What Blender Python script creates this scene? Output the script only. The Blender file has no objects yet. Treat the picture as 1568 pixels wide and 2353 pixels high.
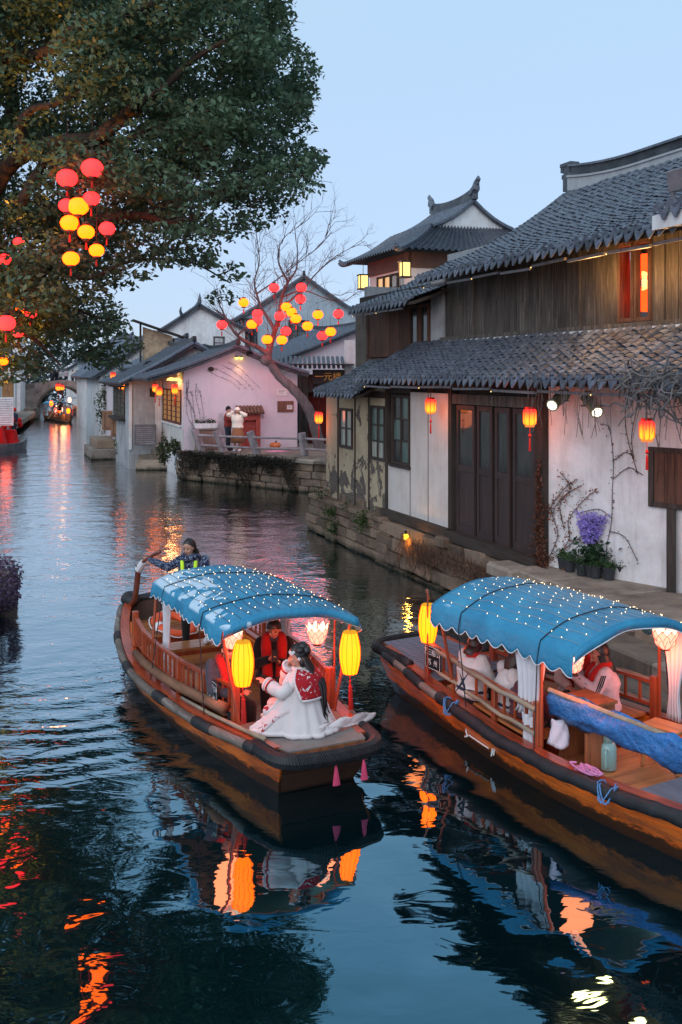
import bpy, bmesh, math, random
import numpy as np
from mathutils import Vector, Matrix, Euler
SC = bpy.context.scene
COL = SC.collection
rnd = random.Random(7)
# ---------------------------------------------------------------- camera
F = 2287.0; HOR = 860.0; CAMZ = 4.4            # focal length and horizon in units of a 1568 wide picture
cam = bpy.data.cameras.new('camera'); camo = bpy.data.objects.new('camera', cam); COL.objects.link(camo)
camo.location = (0, 0, CAMZ); camo.rotation_euler = (math.radians(90), 0, 0)
cam.sensor_fit = 'HORIZONTAL'; cam.sensor_width = 24.0; cam.lens = 24.0 * F / 1568
cam.shift_y = -(1176.5 - HOR) / 1568
cam.clip_start = 0.1; cam.clip_end = 1500
SC.camera = camo
# ---------------------------------------------------------------- sky, sun, exposure
world = bpy.data.worlds.new('World'); SC.world = world; world.use_nodes = True
wn = world.node_tree; wn.nodes.clear()
wo = wn.nodes.new('ShaderNodeOutputWorld'); bg = wn.nodes.new('ShaderNodeBackground')
sky = wn.nodes.new('ShaderNodeTexSky'); sky.sky_type = 'NISHITA'; sky.sun_disc = False
SUN_EL, SUN_ROT = math.radians(12), math.radians(205)
sky.sun_elevation = SUN_EL; sky.sun_rotation = SUN_ROT
sky.air_density = 1.0; sky.dust_density = 0.2; sky.ozone_density = 6.0
skymix = wn.nodes.new('ShaderNodeMix'); skymix.data_type = 'RGBA'; skymix.inputs[0].default_value = 0.78
# the even blue-hour glow of the whole dome, a little paler towards the horizon
tcw = wn.nodes.new('ShaderNodeTexCoord'); spw = wn.nodes.new('ShaderNodeSeparateXYZ'); rpw = wn.nodes.new('ShaderNodeValToRGB')
wn.links.new(tcw.outputs['Generated'], spw.inputs[0]); wn.links.new(spw.outputs[2], rpw.inputs[0])
rpw.color_ramp.elements[0].color = (.335, .375, .485, 1); rpw.color_ramp.elements[1].position = .42; rpw.color_ramp.elements[1].color = (.315, .44, .535, 1)
mlw = wn.nodes.new('ShaderNodeVectorMath'); mlw.operation = 'SCALE'; mlw.inputs['Scale'].default_value = 10.0
wn.links.new(rpw.outputs[0], mlw.inputs[0]); wn.links.new(mlw.outputs[0], skymix.inputs[7])
wn.links.new(sky.outputs[0], skymix.inputs[6]); wn.links.new(skymix.outputs[2], bg.inputs[0]); wn.links.new(bg.outputs[0], wo.inputs[0])
bg.inputs[1].default_value = 0.15
sunl = bpy.data.lights.new('sun', 'SUN'); suno = bpy.data.objects.new('sun', sunl); COL.objects.link(suno)
sunl.energy = 1.2; sunl.angle = math.radians(60); sunl.color = (1.0, 0.98, 1.0)
sd = Vector((math.sin(SUN_ROT) * math.cos(math.radians(30)), math.cos(SUN_ROT) * math.cos(math.radians(30)), math.sin(math.radians(30))))
suno.rotation_euler = sd.to_track_quat('Z', 'Y').to_euler()
SC.view_settings.view_transform = 'Standard'; SC.view_settings.look = 'None'
SC.view_settings.exposure = 0.35; SC.view_settings.gamma = 1.0
SC.view_settings.use_curve_mapping = False
SC.render.engine = 'CYCLES'
SC.cycles.max_bounces = 7; SC.cycles.diffuse_bounces = 3; SC.cycles.glossy_bounces = 3
SC.cycles.transmission_bounces = 4; SC.cycles.transparent_max_bounces = 8
SC.cycles.caustics_reflective = False; SC.cycles.caustics_refractive = False
SC.cycles.sample_clamp_indirect = 4.0
try:
    SC.cycles.use_denoising = True
except Exception:
    pass
# ---------------------------------------------------------------- helpers
def V(*a): return Vector(a)
def gp(x, y, z=0.0):
    """picture point on the horizontal plane z -> world"""
    Y = (CAMZ - z) * F / (y - HOR); return Vector(((x - 784) / F * Y, Y, z))
def dp(x, y, Y):
    """picture point at depth Y -> world"""
    return Vector(((x - 784) / F * Y, Y, CAMZ - (y - HOR) / F * Y))
def tag(o, label=None, cat=None, group=None, kind=None):
    if label: o['label'] = label
    if cat: o['category'] = cat
    if group: o['group'] = group
    if kind: o['kind'] = kind
    return o
def thing(name, label, cat, loc=(0, 0, 0), rotz=0.0, group=None):
    o = bpy.data.objects.new(name, None); COL.objects.link(o)
    o.empty_display_size = 0.2
    o.location = loc; o.rotation_euler = (0, 0, rotz)
    return tag(o, label, cat, group)
def root_of(o):
    while o.parent: o = o.parent
    return o
def wmat(o):
    r = root_of(o) if o else None
    if r is None: return Matrix.Identity(4)
    return Matrix.Translation(r.location) @ r.rotation_euler.to_matrix().to_4x4()
class MB:
    """collects shapes into one mesh"""
    def __init__(s): s.v = []; s.f = []; s.m = []
    def add(s, vs, fs, m=0):
        b = len(s.v); s.v += [tuple(p) for p in vs]; s.f += [tuple(i + b for i in q) for q in fs]; s.m += [m] * len(fs); return s
    def box(s, c, d, rot=None, m=0, taper=1.0):
        x, y, z = d[0] / 2, d[1] / 2, d[2] / 2; t = taper
        p = [(-x, -y, -z), (x, -y, -z), (x, y, -z), (-x, y, -z), (-x * t, -y * t, z), (x * t, -y * t, z), (x * t, y * t, z), (-x * t, y * t, z)]
        R = Matrix.Identity(3)
        if rot is not None: R = Euler(rot).to_matrix() if not isinstance(rot, Matrix) else rot.to_3x3()
        c = Vector(c)
        return s.add([R @ Vector(q) + c for q in p], [(0, 3, 2, 1), (4, 5, 6, 7), (0, 1, 5, 4), (1, 2, 6, 5), (2, 3, 7, 6), (3, 0, 4, 7)], m)
    def bx(s, a, b, m=0):
        return s.box([(a[i] + b[i]) / 2 for i in range(3)], [abs(b[i] - a[i]) for i in range(3)], m=m)
    def beam(s, p, q, w, h, m=0, up=(0, 0, 1)):
        p = Vector(p); q = Vector(q); d = q - p; L = d.length
        x = d.normalized(); u = Vector(up); y = u.cross(x)
        if y.length < 1e-4: y = Vector((0, 1, 0)).cross(x)
        y.normalize(); z = x.cross(y)
        return s.box((p + q) / 2, (L, w, h), Matrix((x, y, z)).transposed(), m)
    def tube(s, pts, r, n=8, m=0, cap=True, flat=1.0):
        pts = [Vector(p) for p in pts]; k = len(pts)
        rs = r if isinstance(r, (list, tuple)) else [r] * k
        vs = []; fs = []; ref = None
        for i, p in enumerate(pts):
            t = (pts[min(i + 1, k - 1)] - pts[max(i - 1, 0)])
            t = t.normalized() if t.length > 1e-9 else Vector((0, 0, 1))
            if ref is None:
                ref = Vector((0, 0, 1)) if abs(t.z) < 0.9 else Vector((1, 0, 0))
            a = (ref - t * ref.dot(t)).normalized(); ref = a; b = t.cross(a)
            for j in range(n):
                g = 2 * math.pi * j / n
                vs.append(p + a * (math.cos(g) * rs[i] * flat) + b * (math.sin(g) * rs[i]))
        for i in range(k - 1):
            for j in range(n):
                j2 = (j + 1) % n
                fs.append((i * n + j, i * n + j2, (i + 1) * n + j2, (i + 1) * n + j))
        if cap:
            fs.append(tuple(range(n - 1, -1, -1))); fs.append(tuple((k - 1) * n + j for j in range(n)))
        return s.add(vs, fs, m)
    def lathe(s, prof, c=(0, 0, 0), n=16, m=0, lob=0.0, nl=0):
        """prof: (r, z) from bottom to top; closes poles where r == 0"""
        vs = []; fs = []; k = len(prof); c = Vector(c)
        for (r, z) in prof:
            for j in range(n):
                g = 2 * math.pi * j / n
                rr = r * (1 + lob * abs(math.sin(g * nl / 2)) - lob) if nl else r
                vs.append((c.x + rr * math.cos(g), c.y + rr * math.sin(g), c.z + z))
        for i in range(k - 1):
            for j in range(n):
                j2 = (j + 1) % n
                fs.append((i * n + j, i * n + j2, (i + 1) * n + j2, (i + 1) * n + j))
        if prof[0][0] > 0: fs.append(tuple(range(n - 1, -1, -1)))
        if prof[-1][0] > 0: fs.append(tuple((k - 1) * n + j for j in range(n)))
        return s.add(vs, fs, m)
    def ell(s, c, r, n=12, k=8, m=0, rot=None):
        vs = []; fs = []; c = Vector(c); R = Euler(rot).to_matrix() if rot is not None and not isinstance(rot, Matrix) else (rot if rot is not None else Matrix.Identity(3))
        for i in range(k + 1):
            t = math.pi * i / k
            for j in range(n):
                g = 2 * math.pi * j / n
                vs.append(c + R @ Vector((r[0] * math.sin(t) * math.cos(g), r[1] * math.sin(t) * math.sin(g), -r[2] * math.cos(t))))
        for i in range(k):
            for j in range(n):
                j2 = (j + 1) % n
                fs.append((i * n + j, i * n + j2, (i + 1) * n + j2, (i + 1) * n + j))
        return s.add(vs, fs, m)
    def prism(s, poly, y0, y1, axis='y', m=0):
        """poly of (a, b) extruded; axis y: (a, y, b); axis z: (a, b, z); axis x: (x, a, b)"""
        n = len(poly)
        mk = {'y': lambda a, b, t: (a, t, b), 'z': lambda a, b, t: (a, b, t), 'x': lambda a, b, t: (t, a, b)}[axis]
        vs = [mk(a, b, y0) for a, b in poly] + [mk(a, b, y1) for a, b in poly]
        fs = [tuple(range(n)), tuple(range(2 * n - 1, n - 1, -1))] + [((i + 1) % n, i, i + n, (i + 1) % n + n) for i in range(n)]
        return s.add(vs, fs, m)
    def loft(s, rings, m=0, closed=True, cap=True):
        n = len(rings[0]); vs = [p for r in rings for p in r]; fs = []
        for i in range(len(rings) - 1):
            for j in range(n if closed else n - 1):
                j2 = (j + 1) % n
                fs.append((i * n + j, i * n + j2, (i + 1) * n + j2, (i + 1) * n + j))
        if cap and closed:
            fs.append(tuple(range(n - 1, -1, -1))); fs.append(tuple((len(rings) - 1) * n + j for j in range(n)))
        return s.add(vs, fs, m)
    def mesh(s, name, mats, smooth=False, fixn=True):
        me = bpy.data.meshes.new(name); me.from_pydata(s.v, [], s.f)
        mats = mats if isinstance(mats, (list, tuple)) else [mats]
        for q in mats: me.materials.append(q)
        if len(mats) > 1: me.polygons.foreach_set('material_index', s.m)
        if fixn:
            b = bmesh.new(); b.from_mesh(me); bmesh.ops.recalc_face_normals(b, faces=b.faces); b.to_mesh(me); b.free()
        if smooth: me.polygons.foreach_set('use_smooth', [True] * len(me.polygons))
        me.update()
        return me
    def build(s, name, mats, parent=None, smooth=False, world=False, bevel=0.0, fixn=True, **kw):
        if world and parent is not None:
            M = wmat(parent).inverted(); s.v = [tuple(M @ Vector(p)) for p in s.v]
        me = s.mesh(name, mats, smooth, fixn)
        o = bpy.data.objects.new(name, me); COL.objects.link(o)
        if parent is not None: o.parent = parent
        if bevel:
            b = o.modifiers.new('bevel', 'BEVEL'); b.width = bevel; b.segments = 1; b.limit_method = 'ANGLE'
        if smooth == 'auto' or bevel: pass
        tag(o, kw.get('label'), kw.get('cat'), kw.get('group'), kw.get('kind'))
        return o
def piece(name, me, parent, loc=(0, 0, 0), rot=(0, 0, 0), scale=(1, 1, 1), mat4=None):
    o = bpy.data.objects.new(name, me); COL.objects.link(o); o.parent = parent
    if mat4 is not None: o.matrix_local = mat4
    else: o.location = loc; o.rotation_euler = rot; o.scale = scale
    return o
def kids(o): return [c for c in o.children]
def dup(root, loc=None, rotz=None, label=None, group=None, name=None):
    def cp(o, par):
        c = o.copy(); COL.objects.link(c)
        if par is not None: c.parent = par; c.matrix_parent_inverse = o.matrix_parent_inverse
        for ch in list(o.children): cp(ch, c)
        return c
    r = cp(root, None)
    if loc is not None: r.location = loc
    if rotz is not None: r.rotation_euler = (0, 0, rotz)
    if label: r['label'] = label
    if group: r['group'] = group
    return r
def sstep(a, b, x):
    t = max(0.0, min(1.0, (x - a) / (b - a))); return t * t * (3 - 2 * t)
def lerp(a, b, t): return a + (b - a) * t
def interp(x, xs, ys):
    if x <= xs[0]: return ys[0]
    for i in range(len(xs) - 1):
        if x <= xs[i + 1]: return lerp(ys[i], ys[i + 1], (x - xs[i]) / (xs[i + 1] - xs[i]))
    return ys[-1]
def spline(pts, n=6):
    """Catmull-Rom through pts"""
    P = [Vector(p) for p in pts]; P = [P[0] * 2 - P[1]] + P + [P[-1] * 2 - P[-2]]; out = []
    for i in range(1, len(P) - 2):
        for k in range(n):
            t = k / n; a, b, c, d = P[i - 1], P[i], P[i + 1], P[i + 2]
            out.append(0.5 * ((2 * b) + (c - a) * t + (2 * a - 5 * b + 4 * c - d) * t * t + (3 * b - a - 3 * c + d) * t * t * t))
    out.append(P[-2]); return out
# ---------------------------------------------------------------- materials
def new_mat(name):
    m = bpy.data.materials.new(name); m.use_nodes = True; nt = m.node_tree; nt.nodes.clear()
    out = nt.nodes.new('ShaderNodeOutputMaterial'); return m, nt, out
def N(nt, t, **kw):
    n = nt.nodes.new(t)
    for k, v in kw.items():
        if k.startswith('i') and k[1:].isdigit(): n.inputs[int(k[1:])].default_value = v
        else: setattr(n, k, v)
    return n
def c4(c): return (c[0], c[1], c[2], 1.0)
def ramp(nt, src, stops):
    r = nt.nodes.new('ShaderNodeValToRGB'); e = r.color_ramp.elements
    while len(e) < len(stops): e.new(0.5)
    for i, (p, c) in enumerate(stops):
        e[i].position = p; e[i].color = c4(c) if not isinstance(c, (int, float)) else (c, c, c, 1)
    nt.links.new(src, r.inputs[0]); return r.outputs[0]
def mixc(nt, fac, a, b, mode='MIX'):
    m = nt.nodes.new('ShaderNodeMix'); m.data_type = 'RGBA'; m.blend_type = mode
    for i, s in ((0, fac), (6, a), (7, b)):
        if isinstance(s, (int, float)): m.inputs[i].default_value = s if i == 0 else (s, s, s, 1)
        elif isinstance(s, (tuple, list)): m.inputs[i].default_value = c4(s)
        else: nt.links.new(s, m.inputs[i])
    return m.outputs[2]
def coord(nt, kind='Object', scale=(1, 1, 1), rot=(0, 0, 0)):
    tc = nt.nodes.new('ShaderNodeTexCoord'); mp = nt.nodes.new('ShaderNodeMapping')
    mp.inputs['Scale'].default_value = scale; mp.inputs['Rotation'].default_value = rot
    if kind == 'World':
        g = nt.nodes.new('ShaderNodeNewGeometry'); nt.links.new(g.outputs['Position'], mp.inputs[0])
    else: nt.links.new(tc.outputs[kind], mp.inputs[0])
    return mp.outputs[0]
def noise(nt, vec, scale, detail=4, rough=0.6, dist=0.0):
    n = N(nt, 'ShaderNodeTexNoise'); n.inputs['Scale'].default_value = scale; n.inputs['Detail'].default_value = detail
    n.inputs['Roughness'].default_value = rough; n.inputs['Distortion'].default_value = dist
    nt.links.new(vec, n.inputs['Vector']); return n.outputs['Fac']
def bump(nt, h, strength=0.3, dist=0.02, normal=None):
    b = N(nt, 'ShaderNodeBump'); b.inputs['Strength'].default_value = strength; b.inputs['Distance'].default_value = dist
    nt.links.new(h, b.inputs['Height'])
    if normal is not None: nt.links.new(normal, b.inputs['Normal'])
    return b.outputs[0]
def bsdf(nt, out, color=None, rough=0.7, normal=None, spec=0.4, metal=0.0, **kw):
    p = N(nt, 'ShaderNodeBsdfPrincipled')
    if color is not None:
        if isinstance(color, (tuple, list)): p.inputs['Base Color'].default_value = c4(color)
        else: nt.links.new(color, p.inputs['Base Color'])
    if isinstance(rough, (int, float)): p.inputs['Roughness'].default_value = rough
    else: nt.links.new(rough, p.inputs['Roughness'])
    p.inputs['Metallic'].default_value = metal
    p.inputs['Specular IOR Level'].default_value = spec
    if normal is not None: nt.links.new(normal, p.inputs['Normal'])
    for k, v in kw.items(): p.inputs[k].default_value = v
    nt.links.new(p.outputs[0], out.inputs[0]); return p
MATS = {}
def pm(name, col, rough=0.7, var=0.3, scale=4.0, bs=25.0, bst=0.25, bd=0.01, spec=0.35, metal=0.0, stretch=(1, 1, 1), col2=None, sheen=0.0, rvar=0.0):
    """plain material: two-octave colour variation, fine relief, a per-piece shift"""
    if name in MATS: return MATS[name]
    m, nt, out = new_mat(name)
    v = coord(nt, 'Object', stretch)
    n1 = noise(nt, v, scale, 5); n2 = noise(nt, v, bs, 3)
    c2 = col2 if col2 else tuple(min(1, c * (1 + var)) for c in col)
    c1 = tuple(c * (1 - var) for c in col)
    c = ramp(nt, n1, [(0.3, c1), (0.5, col), (0.7, c2)])
    if rvar:
        oi = N(nt, 'ShaderNodeObjectInfo'); f = ramp(nt, oi.outputs['Random'], [(0, 1 - rvar), (1, 1 + rvar)])
        c = mixc(nt, 1.0, c, f, 'MULTIPLY')
    p = bsdf(nt, out, c, rough, bump(nt, n2, bst, bd), spec, metal)
    if sheen: p.inputs['Sheen Weight'].default_value = sheen
    MATS[name] = m; return m
def wood(name, col, dark=None, rough=0.5, axis='x', gs=18.0, spec=0.4, bst=0.3, rvar=0.2, coat=0.0, wear=None, scum=False):
    """wood grain along an axis of the object"""
    if name in MATS: return MATS[name]
    m, nt, out = new_mat(name)
    st = {'x': (0.6, 8, 8), 'y': (8, 0.6, 8), 'z': (8, 8, 0.6)}[axis]
    v = coord(nt, 'Object', st)
    n1 = noise(nt, v, gs / 8, 6, 0.65, 0.6); n2 = noise(nt, v, gs, 3)
    n3 = noise(nt, coord(nt, 'Object'), 1.3, 4)
    dark = dark or tuple(c * 0.35 for c in col)
    c = ramp(nt, n1, [(0.3, dark), (0.5, col), (0.72, tuple(min(1, q * 1.35) for q in col))])
    c = mixc(nt, ramp(nt, n3, [(0.4, 0.0), (0.7, 0.5)]), c, dark)
    if wear:
        n4 = noise(nt, v, 2.2, 6, 0.7); c = mixc(nt, ramp(nt, n4, [(0.52, 0.0), (0.66, 0.8)]), c, wear)
    oi = N(nt, 'ShaderNodeObjectInfo'); f = ramp(nt, oi.outputs['Random'], [(0, 1 - rvar), (1, 1 + rvar)])
    c = mixc(nt, 1.0, c, f, 'MULTIPLY')
    if scum:                                                 # slime and soaked wood along the waterline, chips above it
        sep = N(nt, 'ShaderNodeSeparateXYZ'); nt.links.new(coord(nt, 'Object'), sep.inputs[0]); nz = noise(nt, coord(nt, 'Object', (2, 2, 5)), 3.0, 6, .7)
        ma = N(nt, 'ShaderNodeMath', operation='MULTIPLY_ADD'); nt.links.new(nz, ma.inputs[0]); ma.inputs[1].default_value = -.3; nt.links.new(sep.outputs[2], ma.inputs[2])
        c = mixc(nt, ramp(nt, ma.outputs[0], [(0.0, .92), (0.05, 0.0)]), c, (.022, .02, .015))
        chip = noise(nt, coord(nt, 'Object', (3, 9, 9)), 4.0, 8, .75); c = mixc(nt, ramp(nt, chip, [(.62, 0.0), (.68, .7)]), c, (.05, .03, .02))
    p = bsdf(nt, out, c, rough, bump(nt, n2, bst, 0.006), spec)
    if coat: p.inputs['Coat Weight'].default_value = coat; p.inputs['Coat Roughness'].default_value = 0.25
    MATS[name] = m; return m
def plaster(name, col=(0.62, 0.6, 0.58), stain=(0.22, 0.2, 0.17), amt=0.5, peel=None, pamt=0.0, zlow=None):
    """lime plaster: streaks down the wall, blotches, optional patches fallen off to the masonry"""
    if name in MATS: return MATS[name]
    m, nt, out = new_mat(name)
    v = coord(nt, 'Object'); vs = coord(nt, 'Object', (3, 3, 0.35))
    blot = noise(nt, v, 1.1, 8, 0.68, 0.3); streak = noise(nt, vs, 2.2, 6, 0.65); fine = noise(nt, v, 30, 4)
    c = mixc(nt, ramp(nt, blot, [(0.42, 0.0), (0.72, amt)]), col, stain)
    c = mixc(nt, ramp(nt, streak, [(0.48, 0.0), (0.75, amt * 0.8)]), c, stain)
    c = mixc(nt, ramp(nt, fine, [(0.3, 0.0), (0.75, 0.25)]), c, tuple(q * 0.75 for q in col))
    h = noise(nt, v, 9, 6, 0.7)
    nb = bump(nt, h, 0.35, 0.012)
    if peel:
        sep = N(nt, 'ShaderNodeSeparateXYZ'); nt.links.new(v, sep.inputs[0])
        pn = noise(nt, v, 1.7, 7, 0.62, 0.4)
        z0, z1 = zlow if zlow else (0, 6)
        mr = N(nt, 'ShaderNodeMapRange'); mr.inputs[1].default_value = z0; mr.inputs[2].default_value = z1
        mr.inputs[3].default_value = pamt; mr.inputs[4].default_value = 0.0; nt.links.new(sep.outputs[2], mr.inputs[0])
        ad = N(nt, 'ShaderNodeMath', operation='ADD'); nt.links.new(pn, ad.inputs[0]); nt.links.new(mr.outputs[0], ad.inputs[1])
        mask = ramp(nt, ad.outputs[0], [(0.60, 0.0), (0.62, 1.0)])
        br = N(nt, 'ShaderNodeTexBrick'); br.inputs['Scale'].default_value = 1.0
        br.inputs['Brick Width'].default_value = 0.24; br.inputs['Row Height'].default_value = 0.07; br.inputs['Mortar Size'].default_value = 0.008
        br.inputs['Color1'].default_value = c4(peel); br.inputs['Color2'].default_value = c4(tuple(q * 0.7 for q in peel)); br.inputs['Mortar'].default_value = c4(tuple(q * 0.5 for q in peel))
        nt.links.new(coord(nt, 'Object', (1, 1, 1), (math.radians(90), 0, 0)), br.inputs['Vector'])
        bc = mixc(nt, ramp(nt, blot, [(0.3, 0.0), (0.7, 0.7)]), br.outputs[0], tuple(q * 0.6 for q in peel))
        c = mixc(nt, mask, c, bc)
        inv = N(nt, 'ShaderNodeMath', operation='SUBTRACT'); inv.inputs[0].default_value = 1.0; nt.links.new(mask, inv.inputs[1])
        nb = bump(nt, inv.outputs[0], 0.9, 0.02, nb)
    bsdf(nt, out, c, 0.9, nb, 0.15)
    MATS[name] = m; return m
def stone_mat(name, col=(0.2, 0.17, 0.14), moss=0.0, wet=0.0):
    if name in MATS: return MATS[name]
    m, nt, out = new_mat(name)
    v = coord(nt, 'World'); n1 = noise(nt, v, 1.6, 7, 0.65); n2 = noise(nt, v, 14, 5, 0.7); n3 = noise(nt, v, 5, 4)
    c = ramp(nt, n1, [(0.3, tuple(q * 0.45 for q in col)), (0.5, col), (0.7, tuple(q * 1.5 for q in col))])
    c = mixc(nt, ramp(nt, n3, [(0.45, 0.0), (0.7, 0.45)]), c, (col[0] * 1.5, col[1] * 1.3, col[2] * 1.1))
    oi = N(nt, 'ShaderNodeObjectInfo'); f = ramp(nt, oi.outputs['Random'], [(0, 0.62), (1, 1.3)])
    c = mixc(nt, 1.0, c, f, 'MULTIPLY')
    sep = N(nt, 'ShaderNodeSeparateXYZ'); nt.links.new(v, sep.inputs[0])
    mr = N(nt, 'ShaderNodeMapRange'); mr.inputs[1].default_value = 0.02; mr.inputs[2].default_value = 0.4
    nt.links.new(sep.outputs[2], mr.inputs[0])
    ad = N(nt, 'ShaderNodeMath', operation='ADD'); nt.links.new(mr.outputs[0], ad.inputs[0])
    mu = N(nt, 'ShaderNodeMath', operation='MULTIPLY'); nt.links.new(n3, mu.inputs[0]); mu.inputs[1].default_value = 0.5
    nt.links.new(mu.outputs[0], ad.inputs[1])
    wet_f = ramp(nt, ad.outputs[0], [(0.25, 1.0), (0.6, 0.0)])
    c = mixc(nt, wet_f, c, (0.018, 0.02, 0.012))            # slime at the tide line
    if moss: c = mixc(nt, ramp(nt, n1, [(0.55, 0.0), (0.75, moss)]), c, (0.03, 0.045, 0.012))
    bsdf(nt, out, c, 0.85, bump(nt, n2, 0.6, 0.03), 0.25)
    MATS[name] = m; return m
def tile_mat(name, col=(0.072, 0.086, 0.115), lit=None):
    """fired grey roof tile, each one its own tone, pale lichen"""
    if name in MATS: return MATS[name]
    m, nt, out = new_mat(name)
    v = coord(nt, 'World'); n1 = noise(nt, v, 2.0, 5); n2 = noise(nt, v, 11, 4, 0.7); n3 = noise(nt, v, 45, 3)
    c = ramp(nt, n2, [(0.3, tuple(q * 0.5 for q in col)), (0.5, col), (0.72, tuple(q * 1.75 for q in col))])
    c = mixc(nt, ramp(nt, n1, [(0.5, 0.0), (0.75, 0.5)]), c, (0.15, 0.165, 0.175))
    oi = N(nt, 'ShaderNodeObjectInfo'); f = ramp(nt, oi.outputs['Random'], [(0, 0.55), (1, 1.5)])
    c = mixc(nt, 1.0, c, f, 'MULTIPLY')
    bsdf(nt, out, c, 0.48, bump(nt, n3, 0.4, 0.01), 0.6)
    MATS[name] = m; return m
def glow(name, col, strength=1.0, top=None, z0=0, z1=1, mid=0.5):
    """a lit surface; with top: dyed in two tones along the object's height"""
    if name in MATS: return MATS[name]
    m, nt, out = new_mat(name); e = N(nt, 'ShaderNodeEmission'); e.inputs[1].default_value = strength
    if top:
        sep = N(nt, 'ShaderNodeSeparateXYZ'); nt.links.new(coord(nt, 'Object'), sep.inputs[0])
        mr = N(nt, 'ShaderNodeMapRange'); mr.inputs[1].default_value = z0; mr.inputs[2].default_value = z1; nt.links.new(sep.outputs[2], mr.inputs[0])
        c = ramp(nt, mr.outputs[0], [(mid - 0.2, col), (mid + 0.2, top)]); nt.links.new(c, e.inputs[0])
    else: e.inputs[0].default_value = c4(col)
    nt.links.new(e.outputs[0], out.inputs[0]); MATS[name] = m; return m
def lantern_mat(name, col, strength, edge=0.55):
    """lamp-lit paper: glows where the shade faces out, cooler and dimmer where the paper is seen at a slant"""
    if name in MATS: return MATS[name]
    m, nt, out = new_mat(name)
    p = N(nt, 'ShaderNodeBsdfPrincipled'); p.inputs['Base Color'].default_value = c4(tuple(min(.45, q * .09) for q in col)); p.inputs['Roughness'].default_value = 0.7
    v = coord(nt, 'Object'); n1 = noise(nt, v, 6, 3)
    c = ramp(nt, n1, [(0.3, tuple(q * 0.88 for q in col)), (0.7, col)])
    nt.links.new(c, p.inputs['Emission Color']); p.inputs['Emission Strength'].default_value = strength
    nt.links.new(p.outputs[0], out.inputs[0]); MATS[name] = m; return m
def point(name, loc, power, col, size=0.08, parent=None):
    l = bpy.data.lights.new(name, 'POINT'); l.energy = power; l.color = col; l.shadow_soft_size = size
    o = bpy.data.objects.new(name, l); COL.objects.link(o)
    if parent is not None: o.parent = parent
    o.location = loc; return o
def spot(name, loc, target, power, col, ang=60, size=0.08, blend=0.5):
    l = bpy.data.lights.new(name, 'SPOT'); l.energy = power; l.color = col; l.shadow_soft_size = size
    l.spot_size = math.radians(ang); l.spot_blend = blend
    o = bpy.data.objects.new(name, l); COL.objects.link(o); o.location = loc
    o.rotation_euler = (Vector(target) - Vector(loc)).to_track_quat('-Z', 'Y').to_euler(); return o
def text_mesh(txt, size, name='lettering', extrude=0.001):
    cu = bpy.data.curves.new(name, 'FONT'); cu.body = txt; cu.size = size; cu.extrude = extrude
    cu.align_x = 'CENTER'; cu.align_y = 'CENTER'; cu.resolution_u = 2
    o = bpy.data.objects.new(name, cu); COL.objects.link(o)
    dg = bpy.context.evaluated_depsgraph_get(); me = bpy.data.meshes.new_from_object(o.evaluated_get(dg))
    bpy.data.objects.remove(o); me.name = name; return me
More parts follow.
